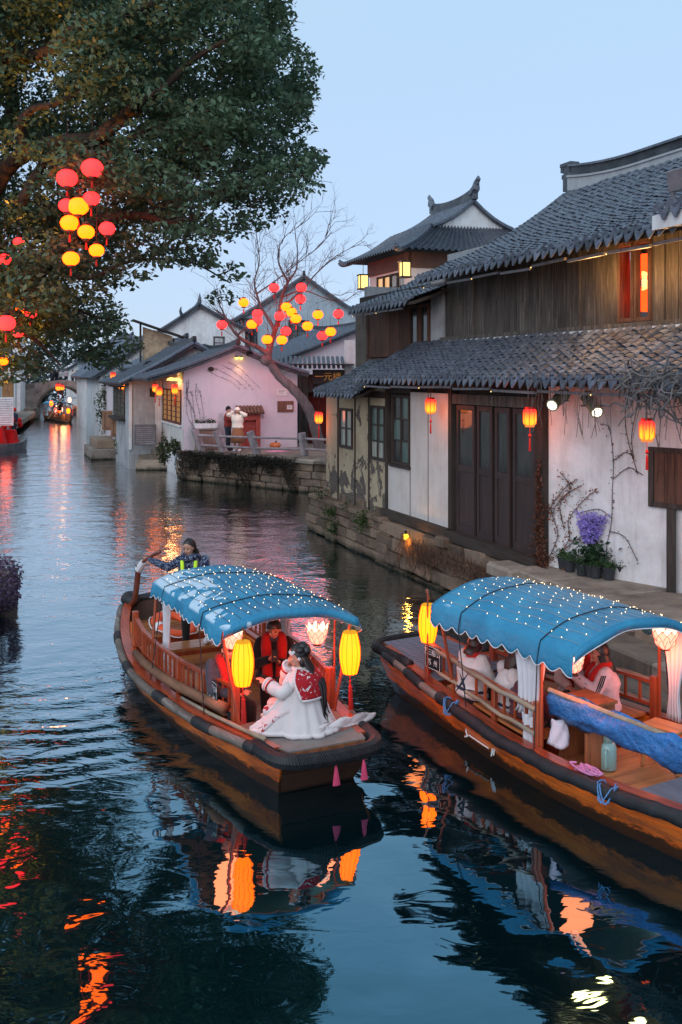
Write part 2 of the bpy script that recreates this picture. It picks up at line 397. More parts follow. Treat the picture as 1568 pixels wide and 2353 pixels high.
# ---------------------------------------------------------------- water and land
def make_water():
    m, nt, out = new_mat('canal_water')
    g = nt.nodes.new('ShaderNodeNewGeometry'); pos = g.outputs['Position']
    def mp(scale, rot=0.0):
        q = nt.nodes.new('ShaderNodeMapping'); q.inputs['Scale'].default_value = scale; q.inputs['Rotation'].default_value = (0, 0, rot)
        nt.links.new(pos, q.inputs[0]); return q.outputs[0]
    sep = N(nt, 'ShaderNodeSeparateXYZ'); nt.links.new(pos, sep.inputs[0])
    def mth(op, a, b=None):
        n = N(nt, 'ShaderNodeMath', operation=op)
        for i, s in enumerate((a, b)):
            if s is None: continue
            if isinstance(s, (int, float)): n.inputs[i].default_value = s
            else: nt.links.new(s, n.inputs[i])
        return n.outputs[0]
    def rng(src, a, b, c, d):
        r = N(nt, 'ShaderNodeMapRange'); r.interpolation_type = 'SMOOTHSTEP'
        for i, q in enumerate((a, b, c, d)): r.inputs[i + 1].default_value = q
        nt.links.new(src, r.inputs[0]); return r.outputs[0]
    far = rng(sep.outputs[1], 9.0, 20.0, 0.0, 1.0)                       # wind ripples up the canal
    # churned water beside and behind the moving boat: distance to a line along its left side
    vd = N(nt, 'ShaderNodeVectorMath', operation='DISTANCE'); nt.links.new(pos, vd.inputs[0]); vd.inputs[1].default_value = (-3.6, 12.6, 0)
    wake = rng(vd.outputs['Value'], 0.8, 3.8, 1.0, 0.0)
    slow = noise(nt, mp((1.0, 1.0, 1), 0.3), 0.85, 1.0, 0.4, 0.6)
    mid = noise(nt, mp((1.0, 1.6, 1), 0.25), 2.6, 2.0, 0.5, 0.8)
    fine = noise(nt, mp((1.0, 1.7, 1), -0.2), 6.5, 2.0, 0.55, 0.4)
    wv = N(nt, 'ShaderNodeTexWave'); wv.wave_type = 'BANDS'; wv.bands_direction = 'Y'
    wv.inputs['Scale'].default_value = 0.62; wv.inputs['Distortion'].default_value = 9.0; wv.inputs['Detail'].default_value = 1.5
    wv.inputs['Detail Scale'].default_value = 0.7; nt.links.new(mp((1, 1, 1), math.radians(-22)), wv.inputs['Vector'])
    h = mth('MULTIPLY', slow, 0.034)
    h = mth('ADD', h, mth('MULTIPLY', mid, mth('ADD', mth('MULTIPLY', far, 0.009), mth('ADD', mth('MULTIPLY', wake, 0.016), 0.0024))))
    h = mth('ADD', h, mth('MULTIPLY', fine, mth('ADD', mth('MULTIPLY', far, 0.006), mth('MULTIPLY', wake, 0.004))))
    h = mth('ADD', h, mth('MULTIPLY', wv.outputs['Fac'], mth('MULTIPLY', wake, 0.009)))
    nb = bump(nt, h, 1.0, 1.0)
    d = N(nt, 'ShaderNodeBsdfDiffuse'); d.inputs[0].default_value = (0.001, 0.008, 0.010, 1)
    gl = N(nt, 'ShaderNodeBsdfGlossy'); gl.inputs['Roughness'].default_value = 0.02; nt.links.new(nb, gl.inputs['Normal'])
    lw = N(nt, 'ShaderNodeLayerWeight'); lw.inputs[0].default_value = 0.5; nt.links.new(nb, lw.inputs['Normal'])
    fac = mth('ADD', mth('MULTIPLY', mth('POWER', lw.outputs['Facing'], 2.2), 0.9), 0.078)
    nt.links.new(ramp(nt, lw.outputs['Facing'], [(0.1, (.33, .74, 1.0)), (0.5, (.38, .78, 1.0)), (0.85, (1, 1, 1))]), gl.inputs[0])
    mx = N(nt, 'ShaderNodeMixShader'); nt.links.new(fac, mx.inputs[0]); nt.links.new(d.outputs[0], mx.inputs[1]); nt.links.new(gl.outputs[0], mx.inputs[2]); nt.links.new(mx.outputs[0], out.inputs[0])
    return m
mb = MB(); mb.add([(-160, -20, 0), (120, -20, 0), (120, 260, 0), (-160, 260, 0)], [(0, 1, 2, 3)])
tag(mb.build('canal_water', make_water()), 'dark teal canal water with ripples', kind='structure')
M_paving = stone_mat('paving_stone', (0.24, 0.205, 0.17))
M_stone = stone_mat('quay_stone', (0.21, 0.155, 0.115), moss=0.6)
M_stone2 = stone_mat('far_stone', (0.2, 0.17, 0.15), moss=0.3)
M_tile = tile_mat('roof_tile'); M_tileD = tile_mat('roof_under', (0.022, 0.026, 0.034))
M_white = plaster('white_plaster', (0.78, 0.78, 0.79), (0.36, 0.33, 0.31), 0.62)
M_whiteP = plaster('panel_plaster', (0.66, 0.64, 0.62), (0.36, 0.32, 0.27), 0.45)
M_old = plaster('old_plaster', (0.55, 0.47, 0.33), (0.24, 0.19, 0.13), 0.6, peel=(0.19, 0.165, 0.145), pamt=0.16, zlow=(0.9, 2.6))
M_pink = plaster('pink_plaster', (0.66, 0.58, 0.62), (0.42, 0.36, 0.4), 0.35)
M_grey = plaster('grey_plaster', (0.42, 0.43, 0.45), (0.16, 0.16, 0.16), 0.75)
M_plank = wood('old_plank', (0.088, 0.078, 0.07), (0.035, 0.028, 0.024), 0.8, 'z', 16, 0.2, 0.5, 0.3, wear=(0.19, 0.165, 0.14))
M_plankR = wood('brown_plank', (0.12, 0.06, 0.042), (0.04, 0.022, 0.017), 0.75, 'z', 16, 0.2, 0.4, 0.25)
M_beam = wood('dark_beam', (0.06, 0.047, 0.04), (0.025, 0.02, 0.017), 0.8, 'x', 14, 0.2)
M_post = wood('dark_post', (0.062, 0.05, 0.043), (0.026, 0.021, 0.018), 0.8, 'z', 14, 0.2)
M_door = wood('door_leaf', (0.05, 0.032, 0.03), (0.028, 0.02, 0.019), 0.6, 'z', 14, 0.3, 0.2, 0.12)
M_metal = pm('grey_metal', (0.2, 0.2, 0.22), 0.45, 0.3, 6, metal=0.4)
G_clear = None
def clear_glass():
    m, nt, out = new_mat('clear_glass'); t = N(nt, 'ShaderNodeBsdfTransparent'); g = N(nt, 'ShaderNodeBsdfGlossy'); g.inputs['Roughness'].default_value = .03; mx = N(nt, 'ShaderNodeMixShader'); mx.inputs[0].default_value = .04
    nt.links.new(t.outputs[0], mx.inputs[1]); nt.links.new(g.outputs[0], mx.inputs[2]); nt.links.new(mx.outputs[0], out.inputs[0]); return m
G_clear = clear_glass()
def glass(name, col, rough=0.12, em=None, es=0.0):
    if name in MATS: return MATS[name]
    m, nt, out = new_mat(name); n = noise(nt, coord(nt, 'Object', (6, 6, 1)), 2.0, 3)
    c = ramp(nt, n, [(0.35, tuple(q * 0.7 for q in col)), (0.65, tuple(q * 1.2 for q in col))])
    p = bsdf(nt, out, c, rough, None, 0.6)
    if em: p.inputs['Emission Color'].default_value = c4(em); p.inputs['Emission Strength'].default_value = es
    MATS[name] = m; return m
G_pale = glass('pale_glass', (0.38, 0.42, 0.38)); G_dark = glass('dark_glass', (0.035, 0.04, 0.042)); G_teal = glass('teal_glass', (0.1, 0.16, 0.15))  # G_pale has the bright reflection in its panes put into the base colour
G_warm = glass('lamp_lit_glass', (0.3, 0.2, 0.1), 0.2, (1.0, 0.55, 0.2), 0.55)
mb = MB()
for poly in ([(-0.5, 28.4), (3.4, 28.4), (40, 6), (120, -20), (120, 260), (-70, 260), (-36, 135), (-27.2, 107), (-18, 75), (-13.9, 63.5), (-9.4, 46.8), (-8.2, 46.2), (-6.4, 42.2), (-0.2, 36.9)],):
    mb.prism(poly, 0.45, 0.9, 'z')
tag(mb.build('ground', M_paving), 'ground of the right bank', kind='structure')
mb = MB(); mb.prism([(-7.2, -10), (-7.2, 20), (-9.2, 21), (-20.6, 60), (-30.5, 100), (-40, 130), (-75, 260), (-160, 260), (-160, -20)], 0.4, 0.8, 'z')
tag(mb.build('ground', M_paving), 'ground of the left bank', kind='structure')
# ---------------------------------------------------------------- right bank: local frame x = along the canal towards the viewer, y = inland
HO = Vector((-0.41, 27.7, 0)); HD = Vector((0.347, -0.938, 0)); HN = Vector((0.938, 0.347, 0)); HROT = math.atan2(-0.938, 0.347)
def hY(x, v): return (9.227 + v) / (0.938 * (x - 784) / F + 0.347)
def hu(x, v):
    Y = hY(x, v); P = Vector(((x - 784) / F * Y, Y, 0)) - HO; return P.dot(HD)
def hz(x, y, v): return CAMZ - (y - HOR) / F * hY(x, v)
def hw(u, v, z=0): return HO + HD * u + HN * v + Vector((0, 0, z))
def cover_tile_mesh(hw_=0.088, rise=0.07, ln=0.19, seg=5, lift=0.02, mat=None):
    mb = MB(); top = []
    for (y, k, dz) in ((0.0, 1.0, lift), (ln, 0.86, 0.0)):
        for t in (0.0, -0.014):
            ring = []
            for i in range(seg + 1):
                a = math.pi * i / seg
                ring.append((-math.cos(a) * (hw_ + t) * k, y, math.sin(a) * (rise + t) * k + dz))
            top.append(ring)
    o0, i0, o1, i1 = top
    n = seg + 1; vs = o0 + o1 + i0; fs = []
    for i in range(seg):
        fs.append((i, i + 1, n + i + 1, n + i)); fs.append((i, 2 * n + i, 2 * n + i + 1, i + 1))
    mb.add(vs, fs); return mb
def drip_mesh(w=0.103, h=0.16):
    pts = [(-w, 0.03), (-w * 0.62, -0.002), (0, -0.022), (w * 0.62, -0.002), (w, 0.03), (w * 0.93, -0.05), (w * 0.5, -0.105), (0.012, -h), (-0.012, -h), (-w * 0.5, -0.105), (-w * 0.93, -0.05)]
    mb = MB(); mb.prism(pts, 0.0, 0.02, 'y'); return mb
def end_mesh(r=0.096):
    pts = [(-r * math.cos(math.pi * i / 8), r * 0.95 * math.sin(math.pi * i / 8)) for i in range(9)] + [(r * 0.6, -0.03), (-r * 0.6, -0.03)]
    mb = MB(); mb.prism(pts, -0.012, 0.012, 'y'); return mb
TILE_ME = cover_tile_mesh().mesh('roof_tile', M_tile); DRIP_ME = drip_mesh().mesh('drip_tile', M_tile); END_ME = end_mesh().mesh('eave_tile', M_tile)
def tiled_roof(parent, u0, u1, v0, z0, v1, z1, n_ind=300, pitch=0.25, row=0.115, skew0=0.0, sag=0.06, near=None, drips=True, flip=False, world_near=True):
    """a slope of cover and pan tiles: eave at (v0, z0), top at (v1, z1) in the parent's frame; skew0 pulls the far end in towards the top"""
    L = math.hypot(v1 - v0, z1 - z0); ang = math.atan2(z1 - z0, abs(v1 - v0)); sg = 1 if v1 > v0 else -1
    nc = max(1, int((u1 - u0) / pitch)); nr = int(L / row)
    PM = wmat(parent)
    cells = []; r_ = random.Random(int(u0 * 100) + int(z0 * 77))
    def at(i, s):
        t = s / L; dz = -sag * 4 * t * (1 - t)
        return (v0 + sg * math.cos(ang) * s, z0 + math.sin(ang) * s + dz)
    for i in range(nc):
        uc = u0 + (i + 0.5) * pitch
        for j in range(nr):
            s = j * row
            if uc < u0 + skew0 * s / L: continue
            t = s / L; a2 = ang + math.atan(-sag * 4 * (1 - 2 * t) / L)
            v, z = at(i, s); cells.append((uc + r_.uniform(-.016, .016) + .012 * math.sin(s * 5 + i * 1.3), v, z + r_.uniform(-.009, .009) + .012 * math.sin(uc * 1.9 + s), a2 + r_.uniform(-.05, .05), r_.uniform(-.09, .09)))
    def dist(c):
        p = PM @ Vector((c[0], c[1], c[2])); return (p - Vector((0, 0, CAMZ))).length + (0 if c[1] >= 0 or True else 0)
    cells.sort(key=dist)
    def M4(c):
        R = Euler((c[3], 0, 0)).to_matrix().to_4x4()
        if sg < 0: R = Matrix.Rotation(math.pi, 4, 'Z') @ R
        return Matrix.Translation((c[0], c[1], c[2])) @ R @ Matrix.Rotation(c[4], 4, 'Z')
    for c in cells[:n_ind]: piece('roof_tile', TILE_ME, parent, mat4=M4(c))
    rest = cells[n_ind:]
    tv = np.array([v.co[:] for v in TILE_ME.vertices]); tf = [tuple(p.vertices) for p in TILE_ME.polygons]
    if rest:
        mb = MB()
        for c in rest:
            m = np.array(M4(c)); mb.add((tv @ m[:3, :3].T + m[:3, 3]).tolist(), tf)
        tag(mb.build('roof_tiles', M_tile, parent, fixn=False), kind='stuff')
    mb = MB()                                                   # pan tiles between the covers, each overlapping the one below
    for i in range(nc + 1):
        uc = u0 + i * pitch
        for j in range(nr + 1):
            s = j * row; s2 = min(s + row * 1.4, L)
            if uc < u0 + skew0 * s / L - 0.01: continue
            va, za = at(i, s); vb, zb = at(i, s2); w = pitch * 0.46
            pr = [(-w, 0.035), (-w * 0.5, 0.004), (0, -0.008), (w * 0.5, 0.004), (w, 0.035)]
            vs = [(uc + a, va, za + b + 0.018) for a, b in pr] + [(uc + a, vb, zb + b) for a, b in pr] + [(uc + a, va, za + b - 0.004) for a, b in pr]
            mb.add(vs, [(k, k + 1, k + 6, k + 5) for k in range(4)] + [(k + 10, k + 11, k + 1, k) for k in range(4)])
    tag(mb.build('pan_tiles', M_tileD, parent, fixn=False), kind='stuff')
    mb = MB()
    K = 6
    for k in range(K):
        sa, sb = L * k / K, L * (k + 1) / K; (va, za), (vb, zb) = at(0, sa), at(0, sb)
        ua, ub = u0 + skew0 * k / K, u0 + skew0 * (k + 1) / K
        mb.add([(ua, va, za - 0.05), (u1, va, za - 0.05), (u1, vb, zb - 0.05), (ub, vb, zb - 0.05), (ua, va, za - 0.12), (u1, va, za - 0.12), (u1, vb, zb - 0.12), (ub, vb, zb - 0.12)],
               [(0, 1, 2, 3), (7, 6, 5, 4), (0, 4, 5, 1), (1, 5, 6, 2), (2, 6, 7, 3), (3, 7, 4, 0)])
    mb.build('roof_boarding', M_beam, parent)
    if drips:
        for i in range(nc):
            uc = u0 + (i + 0.5) * pitch
            piece('eave_tile', END_ME, parent, mat4=Matrix.Translation((uc, v0 - sg * 0.02, z0 + 0.01)) @ Matrix.Rotation(0 if sg > 0 else math.pi, 4, 'Z') @ Matrix.Rotation(-0.25 + r_.uniform(-.12, .12), 4, 'X') @ Matrix.Rotation(r_.uniform(-.1, .1), 4, 'Y'))
            if i < nc - 1:
                piece('drip_tile', DRIP_ME, parent, mat4=Matrix.Translation((uc + pitch / 2, v0 - sg * 0.045, z0 + 0.0)) @ Matrix.Rotation(0 if sg > 0 else math.pi, 4, 'Z') @ Matrix.Rotation(-0.3 + r_.uniform(-.12, .12), 4, 'X') @ Matrix.Rotation(r_.uniform(-.08, .08), 4, 'Y'))
def wall_boxes(mb, u0, u1, z0, z1, va, vb, holes=()):
    xs = sorted({u0, u1} | {h[0] for h in holes} | {h[1] for h in holes})
    for a, b in zip(xs[:-1], xs[1:]):
        if b <= u0 or a >= u1: continue
        cuts = sorted([(h[2], h[3]) for h in holes if h[0] <= a + 1e-6 and h[1] >= b - 1e-6]); z = z0
        for c0, c1 in cuts:
            if c0 > z: mb.bx((a, va, z), (b, vb, c0))
            z = c1
        if z < z1: mb.bx((a, va, z), (b, vb, z1))
    return mb
def window(parent, u0, u1, z0, z1, v, cols, rows, mf, mg, t=0.05, bar=0.028, depth=0.07, name='window'):
    mb = MB(); d0, d1 = v - 0.02, v + depth
    mb.bx((u0, d0, z0), (u0 + t, d1, z1)); mb.bx((u1 - t, d0, z0), (u1, d1, z1))
    mb.bx((u0 + t, d0 + .002, z0), (u1 - t, d1, z0 + t)); mb.bx((u0 + t, d0 + .002, z1 - t), (u1 - t, d1, z1))
    ua, ub, za, zb = u0 + t, u1 - t, z0 + t, z1 - t; cw, rh = (ub - ua) / cols, (zb - za) / rows
    for i in range(1, cols): mb.bx((ua + i * cw - bar / 2, d0 + .012, za), (ua + i * cw + bar / 2, d1 - .012, zb))
    for j in range(1, rows): mb.bx((ua, d0 + .016, za + j * rh - bar / 2), (ub, d1 - .016, za + j * rh + bar / 2))
    w = mb.build(name, mf, parent)
    for i in range(cols):
        for j in range(rows):
            p = MB(); p.bx((ua + i * cw + .004, v + .03, za + j * rh + .004), (ua + (i + 1) * cw - .004, v + .036, za + (j + 1) * rh - .004))
            p.build('pane', mg[(i * rows + j) % len(mg)] if isinstance(mg, list) else mg, w)
    return w
# ---- main timber house
house = thing('canal_house', 'large two-storey timber and white plaster house with dark plank upper floor at the water', 'house', HO, HROT)
VU = 0.67                                                       # upper floor set back behind the lean-to roof
uA, uB = hu(890, 0), hu(1040, 0); uC = hu(1243, 0)
zS = 1.12
# bay with window and white panels
mb = MB(); zt = 4.15
w_a, w_b, w_z0, w_z1 = hu(903, 0), hu(942, 0), hz(922, 1068, 0), hz(922, 908, 0)
M_panelset = [(w_b + .04, hu(984, 0) - .025), (hu(984, 0) + .025, uB - .12)]
for a, b in M_panelset:
    p = MB(); p.bx((a, 0.0, zS + .1), (b, 0.12, 4.0)); p.build('wall_panel', M_whiteP, house)
p = MB(); p.bx((uA + .06, 0.0, zS + .1), (w_b - .01, 0.12, w_z0 - .05)); p.build('wall_panel', M_whiteP, house)
p = MB(); p.bx((uA + .05, 0.13, zS + .1), (uB, 0.3, 4.25)); p.build('wall', M_post, house)
p = MB(); p.bx((uA + .05, -0.01, w_z1 + .05), (w_b + .03, 0.1, 4.1)); p.build('wall_panel', M_post, house)
win0 = window(house, w_a - .05, w_b, w_z0, w_z1, 0.0, 2, 3, M_post, [G_dark, G_teal], t=0.06)
mb = MB(); mb.bx((w_a - .12, -.06, w_z0 - .07), (w_b + .06, .08, w_z0 - .005)); mb.build('window_sill', M_post, house)
for uu, w in ((uA, .13), (w_b + .01, .05), (hu(984, 0), .045), (uB - .06, .16)):
    p = MB(); p.bx((uu - w / 2, -.03 if w > .1 else .006, zS), (uu + w / 2, .13, 4.2)); p.build('post', M_post, house)
p = MB(); p.box(((uA + uB) / 2, -.03, zS + .0), (uB - uA + .2, .2, .2)); p.build('sill_beam', M_beam, house)
p = MB(); p.box(((uA + uC) / 2, .0, 4.2), (uC - uA, .16, .2)); p.build('lintel', M_beam, house)
# big four-leaf door
dz0, dz1 = 1.22, 3.78
dx = [(1048, 1091), (1095, 1132), (1136, 1172), (1177, 1232)]
for x0, x1 in dx:
    a, b = hu(x0, 0) + .02, hu(x1, 0) - .02
    p = MB(); st = .09; mz = 2.45
    p.bx((a, 0, dz0), (a + st, .05, dz1)); p.bx((b - st, 0, dz0), (b, .05, dz1)); p.bx((a + st, .003, dz0), (b - st, .05, dz0 + .14)); p.bx((a + st, .003, dz1 - .1), (b - st, .05, dz1)); p.bx((a + st, .003, mz), (b - st, .05, mz + .12))
    p.bx((a + st, .02, dz0 + .14), (b - st, .045, mz))
    lf = p.build('door_leaf', M_door, house)
    p = MB(); p.bx((a + st, .025, mz + .12), (b - st, .035, dz1 - .1)); p.build('pane', G_dark, lf)
p = MB(); p.box(((uB + uC) / 2, -.05, 1.12), (uC - uB + .1, .26, .2)); p.build('door_sill', M_beam, house)
p = MB(); p.box(((uB + uC) / 2, .03, 3.9), (uC - uB, .14, .2)); p.build('door_lintel', M_plank, house)
p = MB(); p.box(((uB + uC) / 2, .16, 4.05), (uC - uB, .1, .5)); p.bx((uB, .2, 1.0), (uC, .3, 4.2)); p.build('wall', M_post, house)
p = MB(); p.box((uC + .06, .02, 2.6), (.2, .2, 3.1)); p.build('post', M_post, house)
p = MB(); p.box((uB + .02, .0, 2.6), (.1, .12, 3.1)); p.build('post', M_post, house)
# white wall that steps back to the right, with the small shuttered window
pts = [(uC + .16, .06), (hu(1380, .35) , .38), (hu(1545, .8), .86), (16.2, 1.5), (19.0, 2.2)]
mb = MB()
ring = [(u, v) for u, v in pts] + [(u, v + .25) for u, v in reversed(pts)]
mb.prism(ring, 0.95, 4.6, 'z'); mb.build('wall', M_white, house)
wl = Vector((pts[2][0] - pts[1][0], pts[2][1] - pts[1][1])); wl.normalize()
def onwall(x):                                                   # point on the third wall stretch under picture column x
    k = (x - 784) / F; best = None
    for i in range(401):
        t = i / 400; u = lerp(pts[1][0], pts[3][0], t); v = interp(u, [q[0] for q in pts], [q[1] for q in pts])
        P = hw(u, v); e = abs(P.x / P.y - k)
        if best is None or e < best[0]: best = (e, u, v, P.y)
    return best[1:]
u0, v0, Y0 = onwall(1494); u1, v1, Y1 = onwall(1590)
za, zb = CAMZ - (1163 - HOR) / F * Y0, CAMZ - (1026 - HOR) / F * Y0
sh = thing('shuttered_window', 'small dark wooden window with closed shutters in the white wall beside the lantern', 'window', hw(u0, v0, za), HROT + math.atan2(v1 - v0, u1 - u0))
ww = math.hypot(u1 - u0, v1 - v0); hh = zb - za
p = MB(); p.bx((0, -.05, 0), (.09, .02, hh)); p.bx((ww - .09, -.05, 0), (ww, .02, hh)); p.bx((.09, -.045, 0), (ww - .09, .02, .08)); p.bx((.09, -.045, hh - .08), (ww - .09, .02, hh)); p.build('frame', M_post, sh)
for k in range(3):
    a = .09 + (ww - .18) * k / 3; p = MB(); p.bx((a + .004, -.02, .08), (a + (ww - .18) / 3 - .004, .01, hh - .08)); p.build('plank', M_plankR, sh)
ud, vd_, Yd = onwall(1558); p = MB(); p.tube([(ud, vd_ - .12, 1.05), (ud + .01, vd_ - .13, 1.7), (ud, vd_ - .12, 2.35)], .07, 8); p.build('post', M_post, house)
# lean-to roof over the ground floor
tiled_roof(house, uA - .35, 17.2, -0.68, 4.33, VU + .02, 5.16, n_ind=300, sag=0.05, skew0=0.55)
# upper floor planks and window
zu0 = 5.22; zu1 = 6.75
bx_ = [1022, 1067, 1114, 1163, 1188, 1243, 1304, 1368, 1423]
prev = None
rw = random.Random(3)
def upl(a, b, mat=M_plank):
    d = rw.uniform(-.03, .03)
    p = MB(); p.bx((a + .009, VU - d, zu0 - rw.uniform(0, .02)), (b - .009, VU + .05, zu1)); p.build('wall_plank', mat, house)
for x0, x1 in zip(bx_[:-1], bx_[1:]):
    a, b = hu(x0, VU), hu(x1, VU); k = 1 if b - a < .55 else 2
    for q in range(k): upl(a + (b - a) * q / k, a + (b - a) * (q + 1) / k)
wa, wb = hu(1423, VU), hu(1500, VU)
mid_ = (wa + wb) / 2
for a, b in ((wa, mid_), (mid_, wb)):
    wnd = window(house, a + .01, b - .01, zu0 + .02, zu1 - .22, VU - .02, 1, 1, M_plankR, G_clear, t=.065)
a = wb; 
for k in range(14):
    upl(a, a + .3); a += .3
uM0 = hu(992, VU)
p = MB(); p.bx((uM0, VU - .02, 5.0), (hu(1019, VU), VU + .3, 6.75)); p.build('wall_pier', M_grey, house)
p = MB(); p.bx((uM0 + .02, VU + .06, 5.0), (wa + .02, VU + .2, 6.74)); p.bx((wb - .02, VU + .06, 5.0), (19, VU + .2, 6.74)); p.bx((wa + .02, VU + .06, zu1 - .24), (wb - .02, VU + .2, 6.74)); p.bx((wa - .6, VU + 1.4, 5.0), (wb + .9, VU + 1.5, 7.0)); p.bx((wa - .6, VU + .2, 5.0), (wb + .9, VU + 1.4, 5.1)); p.build('wall', M_plankR, house)
p = MB(); p.box(((hu(1019, VU) + 19) / 2, VU - .04, zu0 - .03), (19 - hu(1019, VU), .1, .07)); p.build('ledge_board', M_plank, house)
p = MB(); p.box(((hu(1019, VU) + 19) / 2, VU - .03, zu0 - .12), (19 - hu(1019, VU), .1, .1)); p.build('mortar_band', M_white, house)
# upper roof, ridge
uR0 = hu(957, -.23); tR = 3.79
tiled_roof(house, uR0, 17.0, -.23, 6.47, -.23 + tR, 8.55, n_ind=300, sag=0.22, skew0=0.0)
p = MB()
vr = -.23 + tR + .12
us = [uR0 + .05 + (17.4 - uR0) * i / 24 for i in range(25)]
def lift(u): return 0.22 * max(0, 1 - (u - uR0) / 2.6) ** 2
rz = [8.5 + lift(u) for u in us]
def band(lo, hi, hwid, mat, name):
    mb = MB(); rings = [[(u, vr - hwid, z + lo), (u, vr + hwid, z + lo), (u, vr + hwid, z + hi), (u, vr - hwid, z + hi)] for u, z in zip(us, rz)]
    mb.loft(rings); mb.build(name, mat, house)
M_ridgeW = plaster('ridge_plaster', (0.42, 0.45, 0.48), (0.18, 0.2, 0.22), .5)
band(-.1, .2, .14, M_ridgeW, 'ridge_base'); band(.2, .245, .17, M_ridgeW, 'ridge_moulding'); band(.245, .45, .1, M_tileD, 'ridge_tiles'); band(.45, .5, .14, M_tile, 'ridge_cap')
mb = MB(); e = us[0]; z = rz[0]
mb.bx((e - .28, vr - .11, z + .2), (e + .12, vr + .11, z + .3)); mb.bx((e - .22, vr - .1, z + .3), (e + .1, vr + .1, z + .5)); mb.bx((e - .34, vr - .12, z + .48), (e + .1, vr + .12, z + .56)); mb.bx((e - .34, vr - .1, z + .36), (e - .24, vr + .1, z + .48)); mb.bx((e - .2, vr - .13, z - .1), (e + .02, vr + .13, z + .2))
mb.build('ridge_ornament', M_tile, house)
p = MB(); p.prism([(VU + .1, 6.5), (tR, 8.3), (2 * tR, 6.3), (2 * tR, 1.0), (VU + .12, 1.0), (VU + .12, 6.4)], uM0 + .1, uM0 + .35, 'x'); p.build('gable_wall', M_grey, house)
tiled_roof(house, uR0, 17.0, -.23 + 2 * tR, 6.47, -.23 + tR, 8.55, n_ind=0, sag=0.2, drips=False)
# under-eave fixtures: metal light strips with small warm bulbs
def eave_lights(name, label, u0, u1, v, z, n, power=0, xs=None):
    t = thing(name, label, 'light strip', hw(u0, v, z), HROT)
    L = (u1 - u0) / n
    for i in range(n):
        p = MB(); dzz = rw.uniform(-.02, .02)
        p.beam((i * L + .02, 0, dzz), ((i + 1) * L - .06, 0, dzz + rw.uniform(-.02, .02)), .05, .045); p.build('strip', M_metal, t)
        if i % 2: continue
        b = MB(); b.ell((i * L, -.02, dzz - .02), (.013, .013, .013), 8, 5); b.build('bulb', glow('warm_bulb', (1.0, .66, .25), 1.6), t)
    return t
eave_lights('eave_light_strip', 'grey strip lights with tiny warm bulbs under the upper eave', uR0 + .1, 16.5, -.08, 6.27, 9)
eave_lights('eave_light_strip', 'grey strip lights with tiny warm bulbs under the long lower eave', uA - .1, 16.5, -.52, 4.12, 8)
for u_ in (12.4, 13.7, 15.0): point('eave_glow', hw(u_, .2, 5.95), 26, (1, .5, .16), .16)
for k, (t_, zz_) in enumerate(((.3, 6.15), (.3, 5.62), (.8, 6.1))):
    lt = thing('round_lantern', ['upper red lantern inside the left upstairs window pane', 'lower red lantern inside the left upstairs window pane', 'red lantern inside the right upstairs window pane'][k], 'lantern', hw(lerp(wa, wb, t_), VU + .36, zz_), 0, 'red lanterns inside the upstairs window')
    p = MB(); p.lathe([(.1, -.2), (.22, -.12), (.25, 0), (.22, .12), (.1, .2)], (0, 0, 0), 16); p.build('shade', glow('window_lantern', (3.5, .16, .02), 1.0), lt, smooth=True); p = MB(); p.tube([(0, 0, .2), (0, 0, .3)], .02, 5); p.build('cord', M_post, lt)
# ---- annex house (left, smaller)
annex = thing('annex_house', 'small old house with peeling yellow plaster at the canal corner', 'house', HO, HROT)
zb0 = 0.95
def wx(x): return hu(x, 0)
wins = []
for x0, x1, y0, y1 in ((781, 812, 1030, 938), (852, 887, 1058, 932)):
    xm = (x0 + x1) / 2; wins.append((wx(x0), wx(x1), hz(xm, y0, 0), hz(xm, y1, 0)))
mb = wall_boxes(MB(), 0, uA - .07, zb0, 4.0, 0, .22, wins); mb.build('wall', M_old, annex)
for (a, b, c, d), rows in zip(wins, (2, 3)): window(annex, a, b, c, d, -.02, 2, rows, M_post, G_pale if rows == 2 else [G_pale, G_teal, G_teal], t=.07, bar=.035)
for x, w in ((778, .09), (817, .05), (849, .06)):
    p = MB(); p.bx((wx(x) - w / 2, -.025, zb0), (wx(x) + w / 2, .1, 4.0)); p.build('post', M_post, annex)
p = MB(); p.box((uA / 2, -.0, 3.9), (uA, .12, .14)); p.build('lintel', M_beam, annex)
p = MB(); p.bx((0, 0.22, zb0), (.22, 5, 4.2)); p.build('end_wall', M_old, annex)
for uu, r in ((.12, .16), (1.3, .13), (2.6, .15), (3.9, .12)):     # stone footing showing under the plaster
    p = MB(); p.box((uu, -.01, zb0 + r), (.5, .05, 2 * r)); p.build('footing_stone', M_stone, annex, bevel=.02)
tiled_roof(annex, hu(722, -.68), uA - .1, -.68, 3.95, VU, 4.78, n_ind=220, skew0=.9, sag=.05)
uE = hu(822, VU); uF = hu(990, VU)
p = MB(); p.bx((uE, VU - .06, 4.6), (hu(846, VU), VU + .25, 6.1)); p.build('corner_pillar', M_stone2, annex)
bxs = [846, 880, 897, 918, 940]
for x0, x1 in zip(bxs[:-1], bxs[1:]):
    a, b = hu(x0, VU), hu(x1, VU)
    p = MB(); p.bx((a + .006, VU - rw.uniform(0, .02), 4.85), (b - .006, VU + .05, 6.05)); p.build('wall_plank', M_plankR, annex)
for x0, x1 in ((942, 964), (966, 988)):
    window(annex, hu(x0, VU), hu(x1, VU), 4.9, 6.05, VU - .02, 1, 1, M_plankR, G_dark, t=.07)
p = MB(); p.bx((uE, VU + .06, 4.5), (uF + .3, VU + .2, 6.5)); p.build('wall', M_post, annex)
p = MB(); p.bx((uE, VU - .05, 4.73), (uF, VU + .05, 4.82)); p.build('ledge_board', M_plankR, annex)
